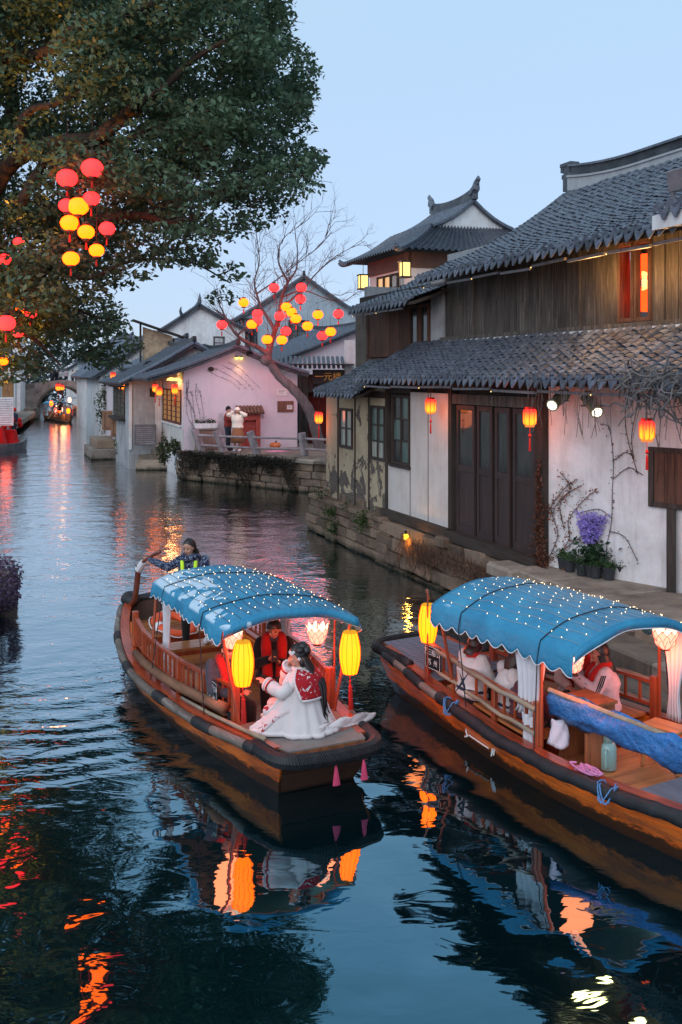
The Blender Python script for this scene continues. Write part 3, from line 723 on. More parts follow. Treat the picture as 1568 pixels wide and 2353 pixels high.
p = MB(); p.bx((uE, VU + .2, 4.5), (uE + .2, 5, 6.8)); p.build('end_wall', M_grey, annex)
uG = hu(800, -.13)
tiled_roof(annex, uG, uF + .9, -.13, 6.07, 2.9, 7.45, n_ind=200, sag=.1)
tiled_roof(annex, uG, uF + .9, 5.9, 6.07, 2.9, 7.45, n_ind=0, sag=.1, drips=False)
p = MB(); p.box(((uG + uF) / 2 + .4, 2.9, 7.5), (uF - uG + 1, .25, .25)); p.build('ridge_base', M_ridgeW, annex)
eave_lights('eave_light_strip', 'grey strip lights under the small annex upper eave', uG + .1, uF, -.02, 5.9, 4)
# ---- quay under both houses
quay = thing('stone_quay', 'old rough stone quay wall standing in the water under the houses', 'quay wall', HO, HROT)
rq = random.Random(11)
def quay_v(u): return interp(u, [-1, 4, 8, 11, 14, 18], [-.42, -.42, -.36, -.4, -.5, -.6])
stone_mes = []
for k in range(8):
    mb = MB(); mb.box((0, 0, 0), (1, 1, 1)); vs = []
    for (x, y, z) in mb.v: vs.append((x * rq.uniform(.9, 1.0), y * rq.uniform(.85, 1.08), z * rq.uniform(.86, 1.0)))
    mb.v = vs; stone_mes.append(mb.mesh('stone', M_stone))
def stones(parent, u0, u1, z0, z1, vf, rows, lens=(.45, 1.0), depth=.4, batter=.18, bev=.03):
    h = (z1 - z0) / rows
    for j in range(rows):
        u = u0 - rq.uniform(0, .3); zc = z0 + (j + .5) * h
        while u < u1:
            l = rq.uniform(*lens); c = u + l / 2
            v = vf(c) + batter * (zc - z0) / (z1 - z0) + rq.uniform(-.05, .05)
            sl = 0
            o = piece('stone', rq.choice(stone_mes), parent, (c, v + depth / 2, zc + rq.uniform(-.015, .015)), (rq.uniform(-.05, .05), rq.uniform(-.04, .04), rq.uniform(-.06, .06)), (l - .015, depth, h - .012))
            b = o.modifiers.new('bevel', 'BEVEL'); b.width = .045; b.segments = 2
            u += l
stones(quay, -.65, 4.6, -.25, .96, quay_v, 5, (.4, .95))
stones(quay, 4.6, 11.2, -.25, 1.0, quay_v, 4, (.5, 1.1))
stones(quay, 11.2, 18, -.25, .95, lambda u: quay_v(u) - .1, 4, (.5, 1.2), batter=.1)
mb = MB(); mb.prism([(-.5, -.1), (4.6, -.1), (11.2, -.1), (18, -.15), (18, 3), (-.5, 3)], -.3, .92, 'z'); mb.build('core', M_stone2, quay)
for k in range(7):                                              # end of the quay, turning inland
    pass
for j in range(4):
    for k in range(4):
        o = piece('stone', rq.choice(stone_mes), quay, (-.6 + rq.uniform(-.04, .04), .3 + k * .62, -.1 + j * .3), (0, 0, 0), (.4, .6, .29)); b = o.modifiers.new('bevel', 'BEVEL'); b.width = .045; b.segments = 2
# kerb of long slabs on the corner quay, ledge under the pots
for k in range(5):
    p = MB(); p.box((0, 0, 0), (1.05, .62, .12)); o = p.build('slab', M_stone, quay, bevel=.02); o.location = (-.1 + k * 1.07, -.02, .98 + rq.uniform(-.015, .015)); o.rotation_euler = (0, 0, rq.uniform(-.03, .03))
for k, (a, b, f) in enumerate(((11.15, 12.3, -.62), (12.33, 13.6, -.6), (13.63, 15.0, -.5), (15.03, 16.6, -.45), (16.63, 18, -.45))):
    p = MB(); p.prism([(a, f + .03), (b, f - .02), (b, 2.3), (a, .5)], .94, 1.1 + .004 * k, 'z'); p.build('slab', M_paving, quay, bevel=.03)
for k, (a, b) in enumerate(((12.6, 14.2), (14.22, 15.6), (15.62, 17.2))):
    p = MB(); p.bx((a, -1.15, .3), (b, -.5, .72 + .006 * k)); p.build('step', M_paving, quay, bevel=.03)
    p = MB(); p.bx((a + .1, -1.5, -.2), (b + .05, -1.1, .42 + .006 * k)); p.build('step', M_paving, quay, bevel=.03)
p = MB(); p.box((uC - .1, -.55, 1.0), (.85, .5, .24)); p.build('block', M_paving, quay, bevel=.05)
p = MB(); p.box((uB + .05, -.2, .98), (.35, .3, .22)); p.build('block', M_stone, quay, bevel=.03)
# ---- pavilion with the hip-and-gable roof behind
PV = Vector((2.09, 36, 0)); 
pav = thing('pavilion_house', 'taller white house with grey hip-and-gable roof and fish-tail ridge behind the annex', 'house', PV, HROT)
# local: x towards viewer along canal (0 = near corner, negative = away), y inland
ze = 8.96; Lp, Wp = 5.6, 7.0; 
def hip(parent, L, W, ze, inset, zg, zr, mt):
    nrow = 10
    mbw = MB()
    apex_n, apex_f = (-inset, W / 2), (-(L - inset), W / 2)
    # lower skirt to the gable base, then the two main slopes
    g0 = (-inset, W / 2 - (zr - zg) * 1.75); g1 = (-inset, W / 2 + (zr - zg) * 1.75)
    h0 = (-(L - inset), g0[1]); h1 = (-(L - inset), g1[1])
    def slope(a, b, c, d, n, name):
        """a-b eave, d-c upper edge; tiles in columns running from eave to upper edge"""
        mb = MB(); A, B, C, D = map(Vector, (a, b, c, d)); nn = (B - A).cross(D - A).normalized()
        if nn.z < 0: nn = -nn
        K = 14; S = 6
        for i in range(n):
            rings = []
            for s in range(S + 1):
                t = s / S; sag = -.22 * 4 * t * (1 - t) * .5 + (.28 * (1 - t) ** 3 * 0)
                l, r = (i + .12) / n, (i + .88) / n; mid = (i + .5) / n
                P = lambda f: (A + (B - A) * f) * (1 - t) + (D + (C - D) * f) * t + Vector((0, 0, sag))
                rings.append([P(l), P(mid) + nn * .1, P(r)])
            mb.loft(rings, closed=False, cap=False)
        tag(mb.build(name, mt, parent), kind='stuff')
        mb = MB(); rings = []
        for s in range(S + 1):
            t = s / S; sag = -.22 * 2 * t * (1 - t)
            rings.append([A * (1 - t) + D * t + Vector((0, 0, sag)), B * (1 - t) + C * t + Vector((0, 0, sag))])
        mb.loft(rings, closed=False, cap=False); mb.build('roof_slope', M_tileD, parent)
    up = .22
    slope((0, 0, ze), (-L, 0, ze), (h0[0], h0[1], zg), (g0[0], g0[1], zg), 22, 'roof_tiles')
    slope((0, W, ze), (0, 0, ze), (g0[0], g0[1], zg), (g1[0], g1[1], zg), 26, 'roof_tiles')
    slope((-L, W, ze), (0, W, ze), (g1[0], g1[1], zg), (h1[0], h1[1], zg), 22, 'roof_tiles')
    slope((-L, 0, ze), (-L, W, ze), (h1[0], h1[1], zg), (h0[0], h0[1], zg), 26, 'roof_tiles')
    slope((g0[0] + .18, g0[1], zg + .02), (h0[0], h0[1], zg + .02), (apex_f[0], apex_f[1], zr), (apex_n[0] + .18, apex_n[1], zr), 16, 'roof_tiles')
    slope((h1[0], h1[1], zg + .02), (g1[0] + .18, g1[1], zg + .02), (apex_n[0] + .18, apex_n[1], zr), (apex_f[0], apex_f[1], zr), 16, 'roof_tiles')
    mb = MB(); mb.prism([(g0[1] + .12, zg - .1), (g1[1] - .12, zg - .1), (apex_n[1], zr - .06)], -inset - .15, -inset + .02, 'x'); mb.build('gable', M_white, parent)
    for q0, q1 in (((0, 0, ze), (g0[0], g0[1], zg)), ((0, W, ze), (g1[0], g1[1], zg)), ((-L, 0, ze), (h0[0], h0[1], zg))):
        a, b = Vector(q0), Vector(q1); mid = (a + b) / 2 - Vector((0, 0, .12)); out = (a - b).normalized()
        tip = a + out * .25 + Vector((0, 0, .3))
        mb = MB(); mb.tube(spline([tip, a, mid, b], 5), [.05] * 2 + [.12] * 14, 6); mb.build('hip_ridge', mt, parent)
    for q in (g0, g1):
        mb = MB(); a = Vector((q[0] + .12, q[1], zg)); b = Vector((apex_n[0] + .12, apex_n[1], zr + .05)); mb.tube([a + (b - a) * t - Vector((0, 0, .14 * 4 * t * (1 - t))) for t in (0, .25, .5, .75, 1)], .09, 6); mb.build('verge_ridge', mt, parent)
    # main ridge with upturned ends
    xs = [apex_f[0] + (apex_n[0] + .3 - apex_f[0]) * i / 12 for i in range(13)]
    mb = MB(); rings = []
    for i, x in enumerate(xs):
        t = abs(i / 12 - .5) * 2; z = zr + .02 + .22 * t ** 2.2
        rings.append([(x, W / 2 - .1, z - .15), (x, W / 2 + .1, z - .15), (x, W / 2 + .1, z + .3), (x, W / 2 - .1, z + .3)])
    mb.loft(rings); mb.build('ridge', M_tileD, parent)
    for sgn, x in ((1, xs[-1]), (-1, xs[0])):
        mb = MB(); z = zr + .3
        mb.tube([(x - .3 * sgn, W / 2, z), (x + .02 * sgn, W / 2, z + .2), (x + .06 * sgn, W / 2, z + .4), (x + .22 * sgn, W / 2, z + .52), (x + .2 * sgn, W / 2, z + .62)], [.18, .16, .11, .09, .03], 6); mb.ell((x + .06 * sgn, W / 2, z + .36), (.16, .1, .1), 8, 6); mb.build('ridge_ornament', M_tile, parent)
hip(pav, Lp, Wp, ze, 1.0, 10.0, 11.0, M_tile)
M_pav = plaster('pavilion_plaster', (0.72, 0.66, 0.62), (0.4, 0.3, 0.26), .3)
mb = wall_boxes(MB(), -Lp + .8, -.8, 1, ze - .15, .8, 1.0, [(-4.1, -1.35, 7.25, 8.3)]); mb.build('wall', M_pav, pav)
mb = MB(); mb.bx((-1.0, 1.0, 1), (-.8, Wp - .8, ze - .15)); mb.build('side_wall', M_pav, pav)
mb = MB(); mb.bx((-Lp + .7, .74, 8.38), (-.74, .84, ze)); mb.build('frieze_board', wood('red_brown_board', (.14, .07, .05), (.07, .035, .025), .7, 'x'), pav)
mb = MB(); mb.bx((-.8, .74, 8.38), (-.74, Wp, ze)); mb.build('frieze_board', MATS['red_brown_board'], pav)
for k in range(4): window(pav, -4.1 + k * .6875, -4.1 + (k + 1) * .6875, 7.25, 8.3, .84, 1, 2, M_post, G_warm if k < 2 else G_pale, t=.07)
# ---------------------------------------------------------------- platform with the pink house and everything up the canal
def leaf_cloud(pts, size, rnd_, up=0.35, flat=0.5):
    """one small folded leaf (two triangles each) at every point; returns verts, faces"""
    n = len(pts); pts = np.array(pts); g = np.random.default_rng(rnd_)
    nrm = g.normal(size=(n, 3)); nrm[:, 2] = np.abs(nrm[:, 2]) + up; nrm /= np.linalg.norm(nrm, axis=1)[:, None]
    t = g.normal(size=(n, 3)); t -= nrm * (t * nrm).sum(1)[:, None]; t /= np.linalg.norm(t, axis=1)[:, None]
    b = np.cross(nrm, t); s = size * g.uniform(.6, 1.35, size=(n, 1))
    a = pts - t * s; c = pts + t * s; m1 = pts + b * s * flat + nrm * s * .15; m2 = pts - b * s * flat + nrm * s * .15
    vs = np.stack([a, m1, c, m2], 1).reshape(-1, 3); i = np.arange(n)[:, None] * 4
    fs = i + np.array([[0, 1, 2, 3]])
    return vs, fs
def np_mesh(name, vs, fs, mat):
    me = bpy.data.meshes.new(name); nv, nf = len(vs), len(fs); k = fs.shape[1]
    me.vertices.add(nv); me.vertices.foreach_set('co', np.asarray(vs, dtype=np.float32).ravel())
    me.loops.add(nf * k); me.loops.foreach_set('vertex_index', fs.astype(np.int32).ravel())
    me.polygons.add(nf); me.polygons.foreach_set('loop_start', np.arange(nf, dtype=np.int32) * k)
    me.polygons.foreach_set('loop_total', np.full(nf, k, dtype=np.int32)); me.materials.append(mat); me.update(calc_edges=True); return me
def leaf_mat(name, col, col2, trans=0.35, rough=0.55, scale=1.2):
    if name in MATS: return MATS[name]
    m, nt, out = new_mat(name); v = coord(nt, 'World'); n1 = noise(nt, v, scale, 3); n2 = noise(nt, v, 17, 2)
    c = ramp(nt, n1, [(0.35, col), (0.65, col2)]); c = mixc(nt, ramp(nt, n2, [(0.3, 0.0), (0.7, 0.55)]), c, tuple(q * 1.7 for q in col))
    p = N(nt, 'ShaderNodeBsdfPrincipled'); nt.links.new(c, p.inputs['Base Color']); p.inputs['Roughness'].default_value = rough; p.inputs['Specular IOR Level'].default_value = .35
    tr = N(nt, 'ShaderNodeBsdfTranslucent'); nt.links.new(c, tr.inputs[0]); mx = N(nt, 'ShaderNodeMixShader'); mx.inputs[0].default_value = trans
    nt.links.new(p.outputs[0], mx.inputs[1]); nt.links.new(tr.outputs[0], mx.inputs[2]); nt.links.new(mx.outputs[0], out.inputs[0]); MATS[name] = m; return m
L_ivy = leaf_mat('dry_ivy', (.028, .026, .022), (.05, .045, .03)); L_green = leaf_mat('fern_green', (.03, .07, .018), (.06, .11, .025)); L_red = leaf_mat('red_creeper', (.16, .045, .02), (.22, .09, .04))
L_moss = leaf_mat('moss_green', (.025, .045, .012), (.05, .07, .02)); M_twig = pm('vine_twig', (.05, .035, .03), .9)
def leaves(name, pts, size, mat, parent=None, seed=1, label=None, cat=None, kind='stuff', group=None, world=True):
    vs, fs = leaf_cloud(pts, size, seed)
    if parent is not None and world:
        M = np.array(wmat(parent).inverted()); vs = vs @ M[:3, :3].T + M[:3, 3]
    o = bpy.data.objects.new(name, np_mesh(name, vs, fs, mat)); COL.objects.link(o)
    if parent is not None: o.parent = parent
    return tag(o, label, cat, group, kind)
PZ = 1.25
platq = thing('terrace_quay', 'low stone terrace wall hung with dark dry ivy in front of the pink house', 'quay wall', (-6.85, 41.6, 0), math.atan2(36.2 - 41.6, -.5 + 6.85))
pl = math.hypot(6.35, 5.4)
stones(platq, .0, pl + .6, -.3, 1.08, lambda u: 0.0, 5, (.4, 1.0), .4, .1)
mb = MB(); mb.prism([(.0, .22), (pl + .7, .22), (pl + 1.2, 9), (-4.5, 5), (-.9, 3.6)], -.3, 1.06, 'z'); mb.build('core', M_stone2, platq)
for k in range(9):
    p = MB(); p.box((0, 0, 0), (pl / 8.6 - .015, .55, .13)); o = p.build('slab', M_paving, platq, bevel=.02); o.location = (.4 + k * pl / 8.6, .26, 1.15 + rq.uniform(-.01, .01))
mb = MB(); mb.prism([(.0, .54), (pl + .7, .54), (pl + 1.2, 9), (-3, 5), (-.9, 3.6)], 1.07, PZ - .01, 'z'); mb.build('paving', M_paving, platq)
p0, p1 = Vector((-6.85, 41.6, 0)), Vector((-.5, 36.2, 0)); pn = Vector((-5.4, -6.35, 0)).normalized(); g_ = np.random.default_rng(5)
iv = []
for k in range(7000):
    t = g_.uniform(.02, .82); dep = g_.uniform() ** 1.4 * (.55 + .45 * math.sin(t * 17) * .6 + .25 * math.sin(t * 41)) * 1.25 + .0
    q = p0.lerp(p1, t) + pn * (g_.uniform(-.05, .28)) ; iv.append((q.x, q.y, 1.22 - dep + g_.normal() * .04))
leaves('ivy', iv, .045, L_ivy, platq, 5)
mb = MB()
for k in range(60):
    t = g_.uniform(.02, .8); q = p0.lerp(p1, t) + pn * .1; l = g_.uniform(.4, 1.1)
    mb.tube([q + Vector((0, 0, 1.2)), q + pn * .12 + Vector((g_.normal() * .08, 0, 1.2 - l * .5)), q + pn * .08 + Vector((g_.normal() * .15, 0, 1.2 - l))], .008, 4)
tag(mb.build('ivy_stems', M_twig, platq, world=True), kind='stuff')
# ---- pink house
EX = Vector((.945, .327, 0)); EY = Vector((-.327, .945, 0)); ER = math.atan2(.327, .945)
PH = Vector((-6.58, 41.6, 0))
pink = thing('pink_house', 'low house with pink-lit plaster gable wall and grey tiled roof on the terrace', 'house', PH, ER)
WP = 4.95; apx = 2.25; zap = 5.55; zl, zr_ = 4.2, 4.4
def zroof(w): return lerp(zl, zap, (w + 1.56) / (apx + 1.56)) if w < apx else lerp(zap, zr_, (w - apx) / (5.38 - apx))
mb = MB(); mb.prism([(0, 1.0), (WP, 1.0), (WP, zroof(WP) - .1), (apx, zap - .1), (0, zroof(0) - .1)], 0, .25); mb.build('gable_wall', M_pink, pink)
mb = MB(); mb.bx((WP - .25, .25, 1), (WP, 7, zroof(WP) - .12)); mb.build('side_wall', M_pink, pink)
DPH = 5.6
mb = wall_boxes(MB(), .26, DPH, -.3, zroof(0) - .15, 0, .22, [(.5, 5.2, 2.25, 3.75)])
mb.v = [(y, x, z) for x, y, z in mb.v]; mb.build('canal_wall', M_white, pink)
M_lat = wood('red_lattice', (.1, .035, .025), (.05, .02, .015), .6, 'z')
def lattice_window(parent, x0, y0, y1, z0, z1, cols, rows, mf, mg, n=3):
    """window in a wall that runs along the parent's y axis, seen from -x"""
    for k in range(n):
        a, b = lerp(y0, y1, k / n), lerp(y0, y1, (k + 1) / n); mb = MB(); t = .07
        mb.bx((x0 - .05, a, z0), (x0 + .03, a + t, z1)); mb.bx((x0 - .05, b - t, z0), (x0 + .03, b, z1)); mb.bx((x0 - .048, a + t, z0), (x0 + .03, b - t, z0 + t * 1.5)); mb.bx((x0 - .048, a + t, z1 - t), (x0 + .03, b - t, z1))
        for i in range(1, cols): c = lerp(a + t, b - t, i / cols); mb.bx((x0 - .03, c - .015, z0 + t * 1.5), (x0 + .01, c + .015, z1 - t))
        for j in range(1, rows): c = lerp(z0 + t, z1 - t, j / rows); mb.bx((x0 - .026, a + t, c - .015), (x0 + .006, b - t, c + .015))
        w = mb.build('window', mf, parent); g = MB(); g.bx((x0 - .005, a + t, z0 + t * 1.5), (x0 + .001, b - t, z1 - t)); g.build('pane', mg, w)
lattice_window(pink, .0, .5, 5.2, 2.25, 3.75, 4, 6, M_lat, G_warm, 4)
p = MB(); p.bx((-.12, .4, 2.17), (.02, 5.3, 2.25)); p.build('window_sill', M_white, pink)
for k in range(4):
    p = MB(); p.bx((-.03, .12 + k * 1.35, .95), (-.004, .1 + (k + 1) * 1.35 - .05, 2.1)); p.build('wall_panel', M_whiteP, pink)
def roof_slopes(parent, xl, xa, xr, z0, za, z1, y0, y1, pitch=.3, overs=.25, mt=None, sag=.08, name='roof_tiles', verge=True):
    """gable roof with the ridge along y: two tiled slopes, verge tiles at the near gable, a ridge"""
    mt = mt or M_tile
    for (xa_, xb_, zz0, zz1) in ((xl, xa, z0, za), (xr, xa, z1, za)):
        n = max(3, int((y1 - y0) / pitch)); mb = MB(); S = 5; rows = []
        nn = Vector((-(za - zz0), 0, abs(xa_ - xa))).normalized() if xa_ < xa else Vector((za - zz0, 0, abs(xa_ - xa))).normalized()
        P = lambda y, t: Vector((lerp(xa_, xb_, t), y, lerp(zz0, zz1, t) - sag * 4 * t * (1 - t)))
        mb2 = MB()
        L = math.hypot(xa - xa_, za - zz0); nr = max(2, int(L / .22))
        for i in range(n):
            yc = y0 + (i + .5) * (y1 - y0) / n; h = .37 * (y1 - y0) / n
            for j in range(nr):
                t0, t1 = j / nr, min(1, (j + 1.15) / nr); k0, k1 = nn * .03, nn * 0
                a, b = P(yc, t0), P(yc, t1)
                mb.add([a - Vector((0, h, 0)) + k0, a + nn * .09 + k0, a + Vector((0, h, 0)) + k0, b - Vector((0, h * .9, 0)), b + nn * .075, b + Vector((0, h * .9, 0)), a - Vector((0, h, 0)) - nn * .02, a + Vector((0, h, 0)) - nn * .02],
                       [(0, 1, 4, 3), (1, 2, 5, 4), (0, 6, 7, 2, 1)])
        tag(mb.build(name, mt, parent, fixn=False), kind='stuff')
        rings = [[P(y0, t) - nn * .02, P(y1, t) - nn * .02, P(y1, t) - nn * .12, P(y0, t) - nn * .12] for t in [q / S for q in range(S + 1)]]
        mb2.loft(rings); mb2.build('roof_boarding', M_tileD, parent)
        if verge:
            mb3 = MB(); mb3.tube([P(y0 + .05, t) + nn * .06 for t in [q / 10 for q in range(11)]], .085, 6); mb3.build('verge_tiles', mt, parent)
    mb = MB(); K = 10; rings = []
    for k in range(K + 1):
        y = lerp(y0 - .05, y1, k / K); dz = .16 * abs(2 * k / K - 1) ** 3
        rings.append([(xa - .1, y, za - .02 + dz), (xa + .1, y, za - .02 + dz), (xa + .08, y, za + .2 + dz), (xa - .08, y, za + .2 + dz)])
    mb.loft(rings); mb.build('ridge', M_tileD, parent)
roof_slopes(pink, -1.56, apx, 5.38, zl, zap, zr_, -.35, 7)
# creeper on the pink wall
def creeper(parent, name, paths, r, mat, leafs=0, lmat=None, lsize=.03, seed=1, spread=.05):
    mb = MB(); pts = []; g = np.random.default_rng(seed)
    for p in paths:
        sp = spline(p, 8); mb.tube(sp, [r * (1 - .6 * i / len(sp)) for i in range(len(sp))], 4)
        for q in sp:
            for k in range(leafs): pts.append((q.x + g.normal() * spread, q.y + g.normal() * spread, q.z + g.normal() * spread))
    tag(mb.build(name, mat, parent), kind='stuff')
    if pts: leaves(name + '_leaves', pts, lsize, lmat, parent, seed, world=False)
cp = []
gg = random.Random(4)
for k in range(4):
    x, z = 1.0 + k * .3, 4.55 + k * .12; cp.append([(x, -.01, z), (x + .5, -.02, z - .25), (x + 1.0, -.02, z - .45 - .1 * k), (x + 1.4, -.01, z - .8 - .1 * k)])
for k in range(6):
    x = .08 + gg.uniform(0, .6); cp.append([(x, -.01, 4.2 - .1 * k), (x + gg.uniform(-.1, .2), -.02, 3.5), (x + gg.uniform(-.1, .35), -.02, 2.9 - .1 * k), (x + .3 + gg.uniform(-.2, .2), -.01, 2.2 - .1 * k)])
creeper(pink, 'creeper', cp, .007, M_twig, 2, L_ivy, .028, 2, .05)
p = MB(); p.ell((1.15, -.05, 4.62), (.13, .1, .1), 8, 6); p.build('nest', M_twig, pink)
# things on the terrace
def box_thing(name, label, cat, loc, rot, d, mat, group=None): 
    p = MB(); p.box((0, 0, d[2] / 2), d); o = p.build(name, mat, None, bevel=.01); o.location = loc; o.rotation_euler = (0, 0, rot); return tag(o, label, cat, group)
def pinkw(w, off=-.03, z=0): return PH + EX * w + EY * off + Vector((0, 0, z))
def pw(x, y):                                                    # picture point -> (w, z) on the pink gable wall
    k = (x - 784) / F; w = (k * PH.y - PH.x) / (EX.x - k * EX.y); Y = PH.y + EX.y * w; return w, CAMZ - (y - HOR) / F * Y
M_brown = wood('brown_board', (.16, .07, .045), (.08, .035, .025), .7, 'z'); M_paper = pm('white_paper', (.7, .68, .66), .7, .06)
w, z = pw(656, 933); nb = thing('notice_board', 'brown notice plaque on the pink wall with a small white paper', 'notice board', pinkw(w, -.02, z), ER)
p = MB(); p.bx((-.36, -.02, -.26), (.36, .015, .22)); p.build('board', M_brown, nb)
p = MB(); p.bx((.06, -.028, -.14), (.3, -.021, .05)); p.build('paper', M_paper, nb)
p = MB()
for k in range(4): p.bx((.09, -.032, .02 - k * .035), (.27 - .04 * (k % 2), -.0285, .028 - k * .035))
p.build('print', pm('ink', (.05, .05, .05), .8), nb)
w, z = pw(648, 901); ns = thing('wall_notice', 'small white notice above the brown plaque on the pink wall', 'notice', pinkw(w, -.02, z), ER)
p = MB(); p.bx((-.22, -.015, -.14), (.22, .012, .14)); p.build('sheet', M_paper, ns)
p = MB()
for k in range(3): p.bx((-.16, -.02, .07 - k * .06), (.15 - .05 * k, -.0155, .085 - k * .06))
p.build('print', MATS['ink'], ns)
w, z = pw(548, 819); dl = thing('double_lamp', 'small twin yellow spot lamp high on the pink gable', 'lamp', pinkw(w, -.06, z), ER)
for s in (-1, 1):
    p = MB(); p.lathe([(.05, 0), (.07, .06), (.075, .08)], (s * .1, -.06, -.06), 10); p.build('housing', M_metal, dl)
    p = MB(); p.ell((s * .1, -.06, -.07), (.065, .065, .04), 10, 6); p.build('bulb', glow('yellow_lamp', (1, .75, .08), 6), dl)
p = MB(); p.bx((-.14, -.08, .015), (.14, .05, .035)); p.build('bracket', M_metal, dl)
pp = pinkw(w, -.25, z - .12); spot('lamp_light', pp, pp + Vector((0, 0.16, -1)), 22, (1, .55, .2), 80, .05, .8)
w, z = pw(569, 810); st = thing('stage_light', 'black stage spotlight under the apex of the pink gable', 'spotlight', pinkw(w, -.25, z), ER)
M_black = pm('black_paint', (.012, .012, .014), .5); M_char = pm('charcoal', (.03, .032, .036), .7)
p = MB(); p.tube([(0, .1, .12), (0, -.12, -.06)], [.13, .15], 12); p.build('housing', M_black, st)
p = MB(); p.tube([(-.18, 0, .02), (-.18, 0, .24), (.18, 0, .24), (.18, 0, .02)], .018, 6); p.build('yoke', M_black, st)
p = MB(); p.ell((.0, .12, .15), (.05, .05, .05), 8, 6); p.build('indicator', glow('red_led', (1, .05, .05), 4), st)
pp = pinkw(w, -.6, z - .1); spot('stage_beam', pp, gp(637, 1036, 1.25), 900, (1, .12, .75), 15, .05, .6)
spot('stage_wash', pinkw(2.3, -4.5, 4.6), pinkw(2.6, 0, 2.6), 230, (1, .62, .78), 95, .3, .9)
# cabinet, brick pillar, plants
cb = thing('planter_cabinet', 'low wooden cabinet against the pink wall with a trough of plants on top', 'cabinet', pinkw(pw(470, 985)[0] - .0, -.32, PZ), ER)
p = MB(); p.box((0, 0, .42), (.85, .45, .8)); p.build('body', wood('cabinet_wood', (.24, .15, .12), (.1, .06, .05), .7, 'z'), cb)
for s in (-.21, .21): p = MB(); p.box((s, -.235, .42), (.38, .02, .7)); p.build('door', MATS['cabinet_wood'], cb)
p = MB(); p.box((0, 0, .86), (1.0, .55, .07)); p.build('top', M_paving, cb)
tr = thing('plant_trough', 'white trough of leafy plants on the low cabinet', 'planter', pinkw(pw(470, 985)[0], -.3, PZ + .9), ER)
p = MB(); p.box((0, 0, .1), (.9, .25, .2), taper=1.1); p.build('trough', M_white, tr)
leaves('foliage', [(gg.uniform(-.42, .42), gg.gauss(0, .08), .22 + abs(gg.gauss(0, .07))) for k in range(250)], .04, L_moss, tr, 3, world=False)
w0 = pw(571, 950)[0]; bp = thing('tiled_shrine', 'red brick niche with a little tiled cap against the pink wall', 'niche', pinkw(w0, -.22, PZ), ER)
M_red = pm('red_brick', (.3, .06, .045), .85, .35, 6); 
p = MB(); p.bx((-.45, -.1, 0), (-.25, .18, 1.5)); p.bx((.25, -.1, 0), (.45, .18, 1.5)); p.bx((-.25, .05, 0), (.25, .18, 1.5)); p.bx((-.25, -.1, 1.2), (.25, .05, 1.5)); p.build('body', M_red, bp)
for k in range(8): p = MB(); p.tube([(-.52 + k * .15, -.25, 1.5), (-.52 + k * .15, .16, 1.78)], .07, 6); p.build('roof_tile', M_tileR if 'M_tileR' in globals() else pm('brown_tile', (.14, .07, .05), .8), bp)
def pot_plant(label, loc, r, h, mat, n, lm, ls, lh, group='pots', cat='potted plant', name='potted_plant', extra=None):
    t = thing(name, label, cat, loc, 0, group); p = MB()
    p.lathe([(r * .72, 0), (r * .95, h), (r * 1.02, h), (r * 1.02, h - .03), (r * .9, h - .03), (r * .85, h - .05), (0, h - .05)], (0, 0, 0), 14); p.build('pot', mat, t, smooth=False)
    leaves('foliage', [(gg.gauss(0, r * .55), gg.gauss(0, r * .55), h + abs(gg.gauss(0, lh))) for k in range(n)], ls, lm, t, int(loc[0] * 100) % 97 + 3, world=False); return t
M_terra = pm('terracotta', (.35, .13, .06), .8); L_pinkf = leaf_mat('pink_blossom', (.5, .06, .12), (.6, .2, .25))
pot_plant('potted red-flowering plant by the pink wall beside the niche', gp(601, 1020, PZ), .17, .28, M_terra, 160, L_pinkf, .04, .2, 'pots on the terrace')
pot_plant('potted green plant with upright leaves by the pink wall', gp(630, 1021, PZ), .16, .22, M_char, 120, L_green, .06, .22, 'pots on the terrace')
pot_plant('yellow-green leafy pot behind the couple', gp(583, 1026, PZ), .17, .2, M_terra, 150, leaf_mat('yellow_leaf', (.2, .16, .02), (.3, .22, .03)), .05, .14, 'pots on the terrace')
pk = thing('pumpkin', 'round orange pumpkin on the terrace below the pink wall', 'pumpkin', gp(633, 1030, PZ), 0)
p = MB(); p.lathe([(0, .02), (.14, 0), (.24, .08), (.25, .15), (.17, .24), (.04, .22), (0, .2)], (0, 0, 0), 24, lob=.1, nl=9); p.build('body', pm('pumpkin_skin', (.55, .16, .05), .6), pk, smooth=True)
p = MB(); p.tube([(0, 0, .2), (.02, 0, .28), (.05, 0, .33)], .025, 6); p.build('stalk', M_twig, pk)
# stone railing with leaning posts
M_rail = pm('rail_stone', (.3, .25, .26), .85, .35, 3)
rail = thing('terrace_railing', 'stone railing of leaning posts and round bars along the terrace edge', 'railing', gp(592, 1045, PZ), 0)
pb = [((465, 1037), (448, 989)), ((516, 1040), (498, 992)), ((592, 1045), (575, 994)), ((701, 1047), (694, 997)), ((770, 1050), (768, 1000))]
posts = []
for (x, y), (x2, y2) in pb:
    a = gp(x, y, PZ); b = dp(x2, y2, a.y); posts.append((a, b)); p = MB(); p.beam(a, b + (b - a) * .06, .3, .17, up=(.76, -.65, 0)); p.build('post', M_rail, rail, world=True, bevel=.02)
for (a, b), (c, d) in zip(posts[:-1], posts[1:]):
    for t in (.3, .78): p = MB(); p.tube([a.lerp(b, t), c.lerp(d, t)], .045, 8); p.build('rail', M_rail, rail, world=True)
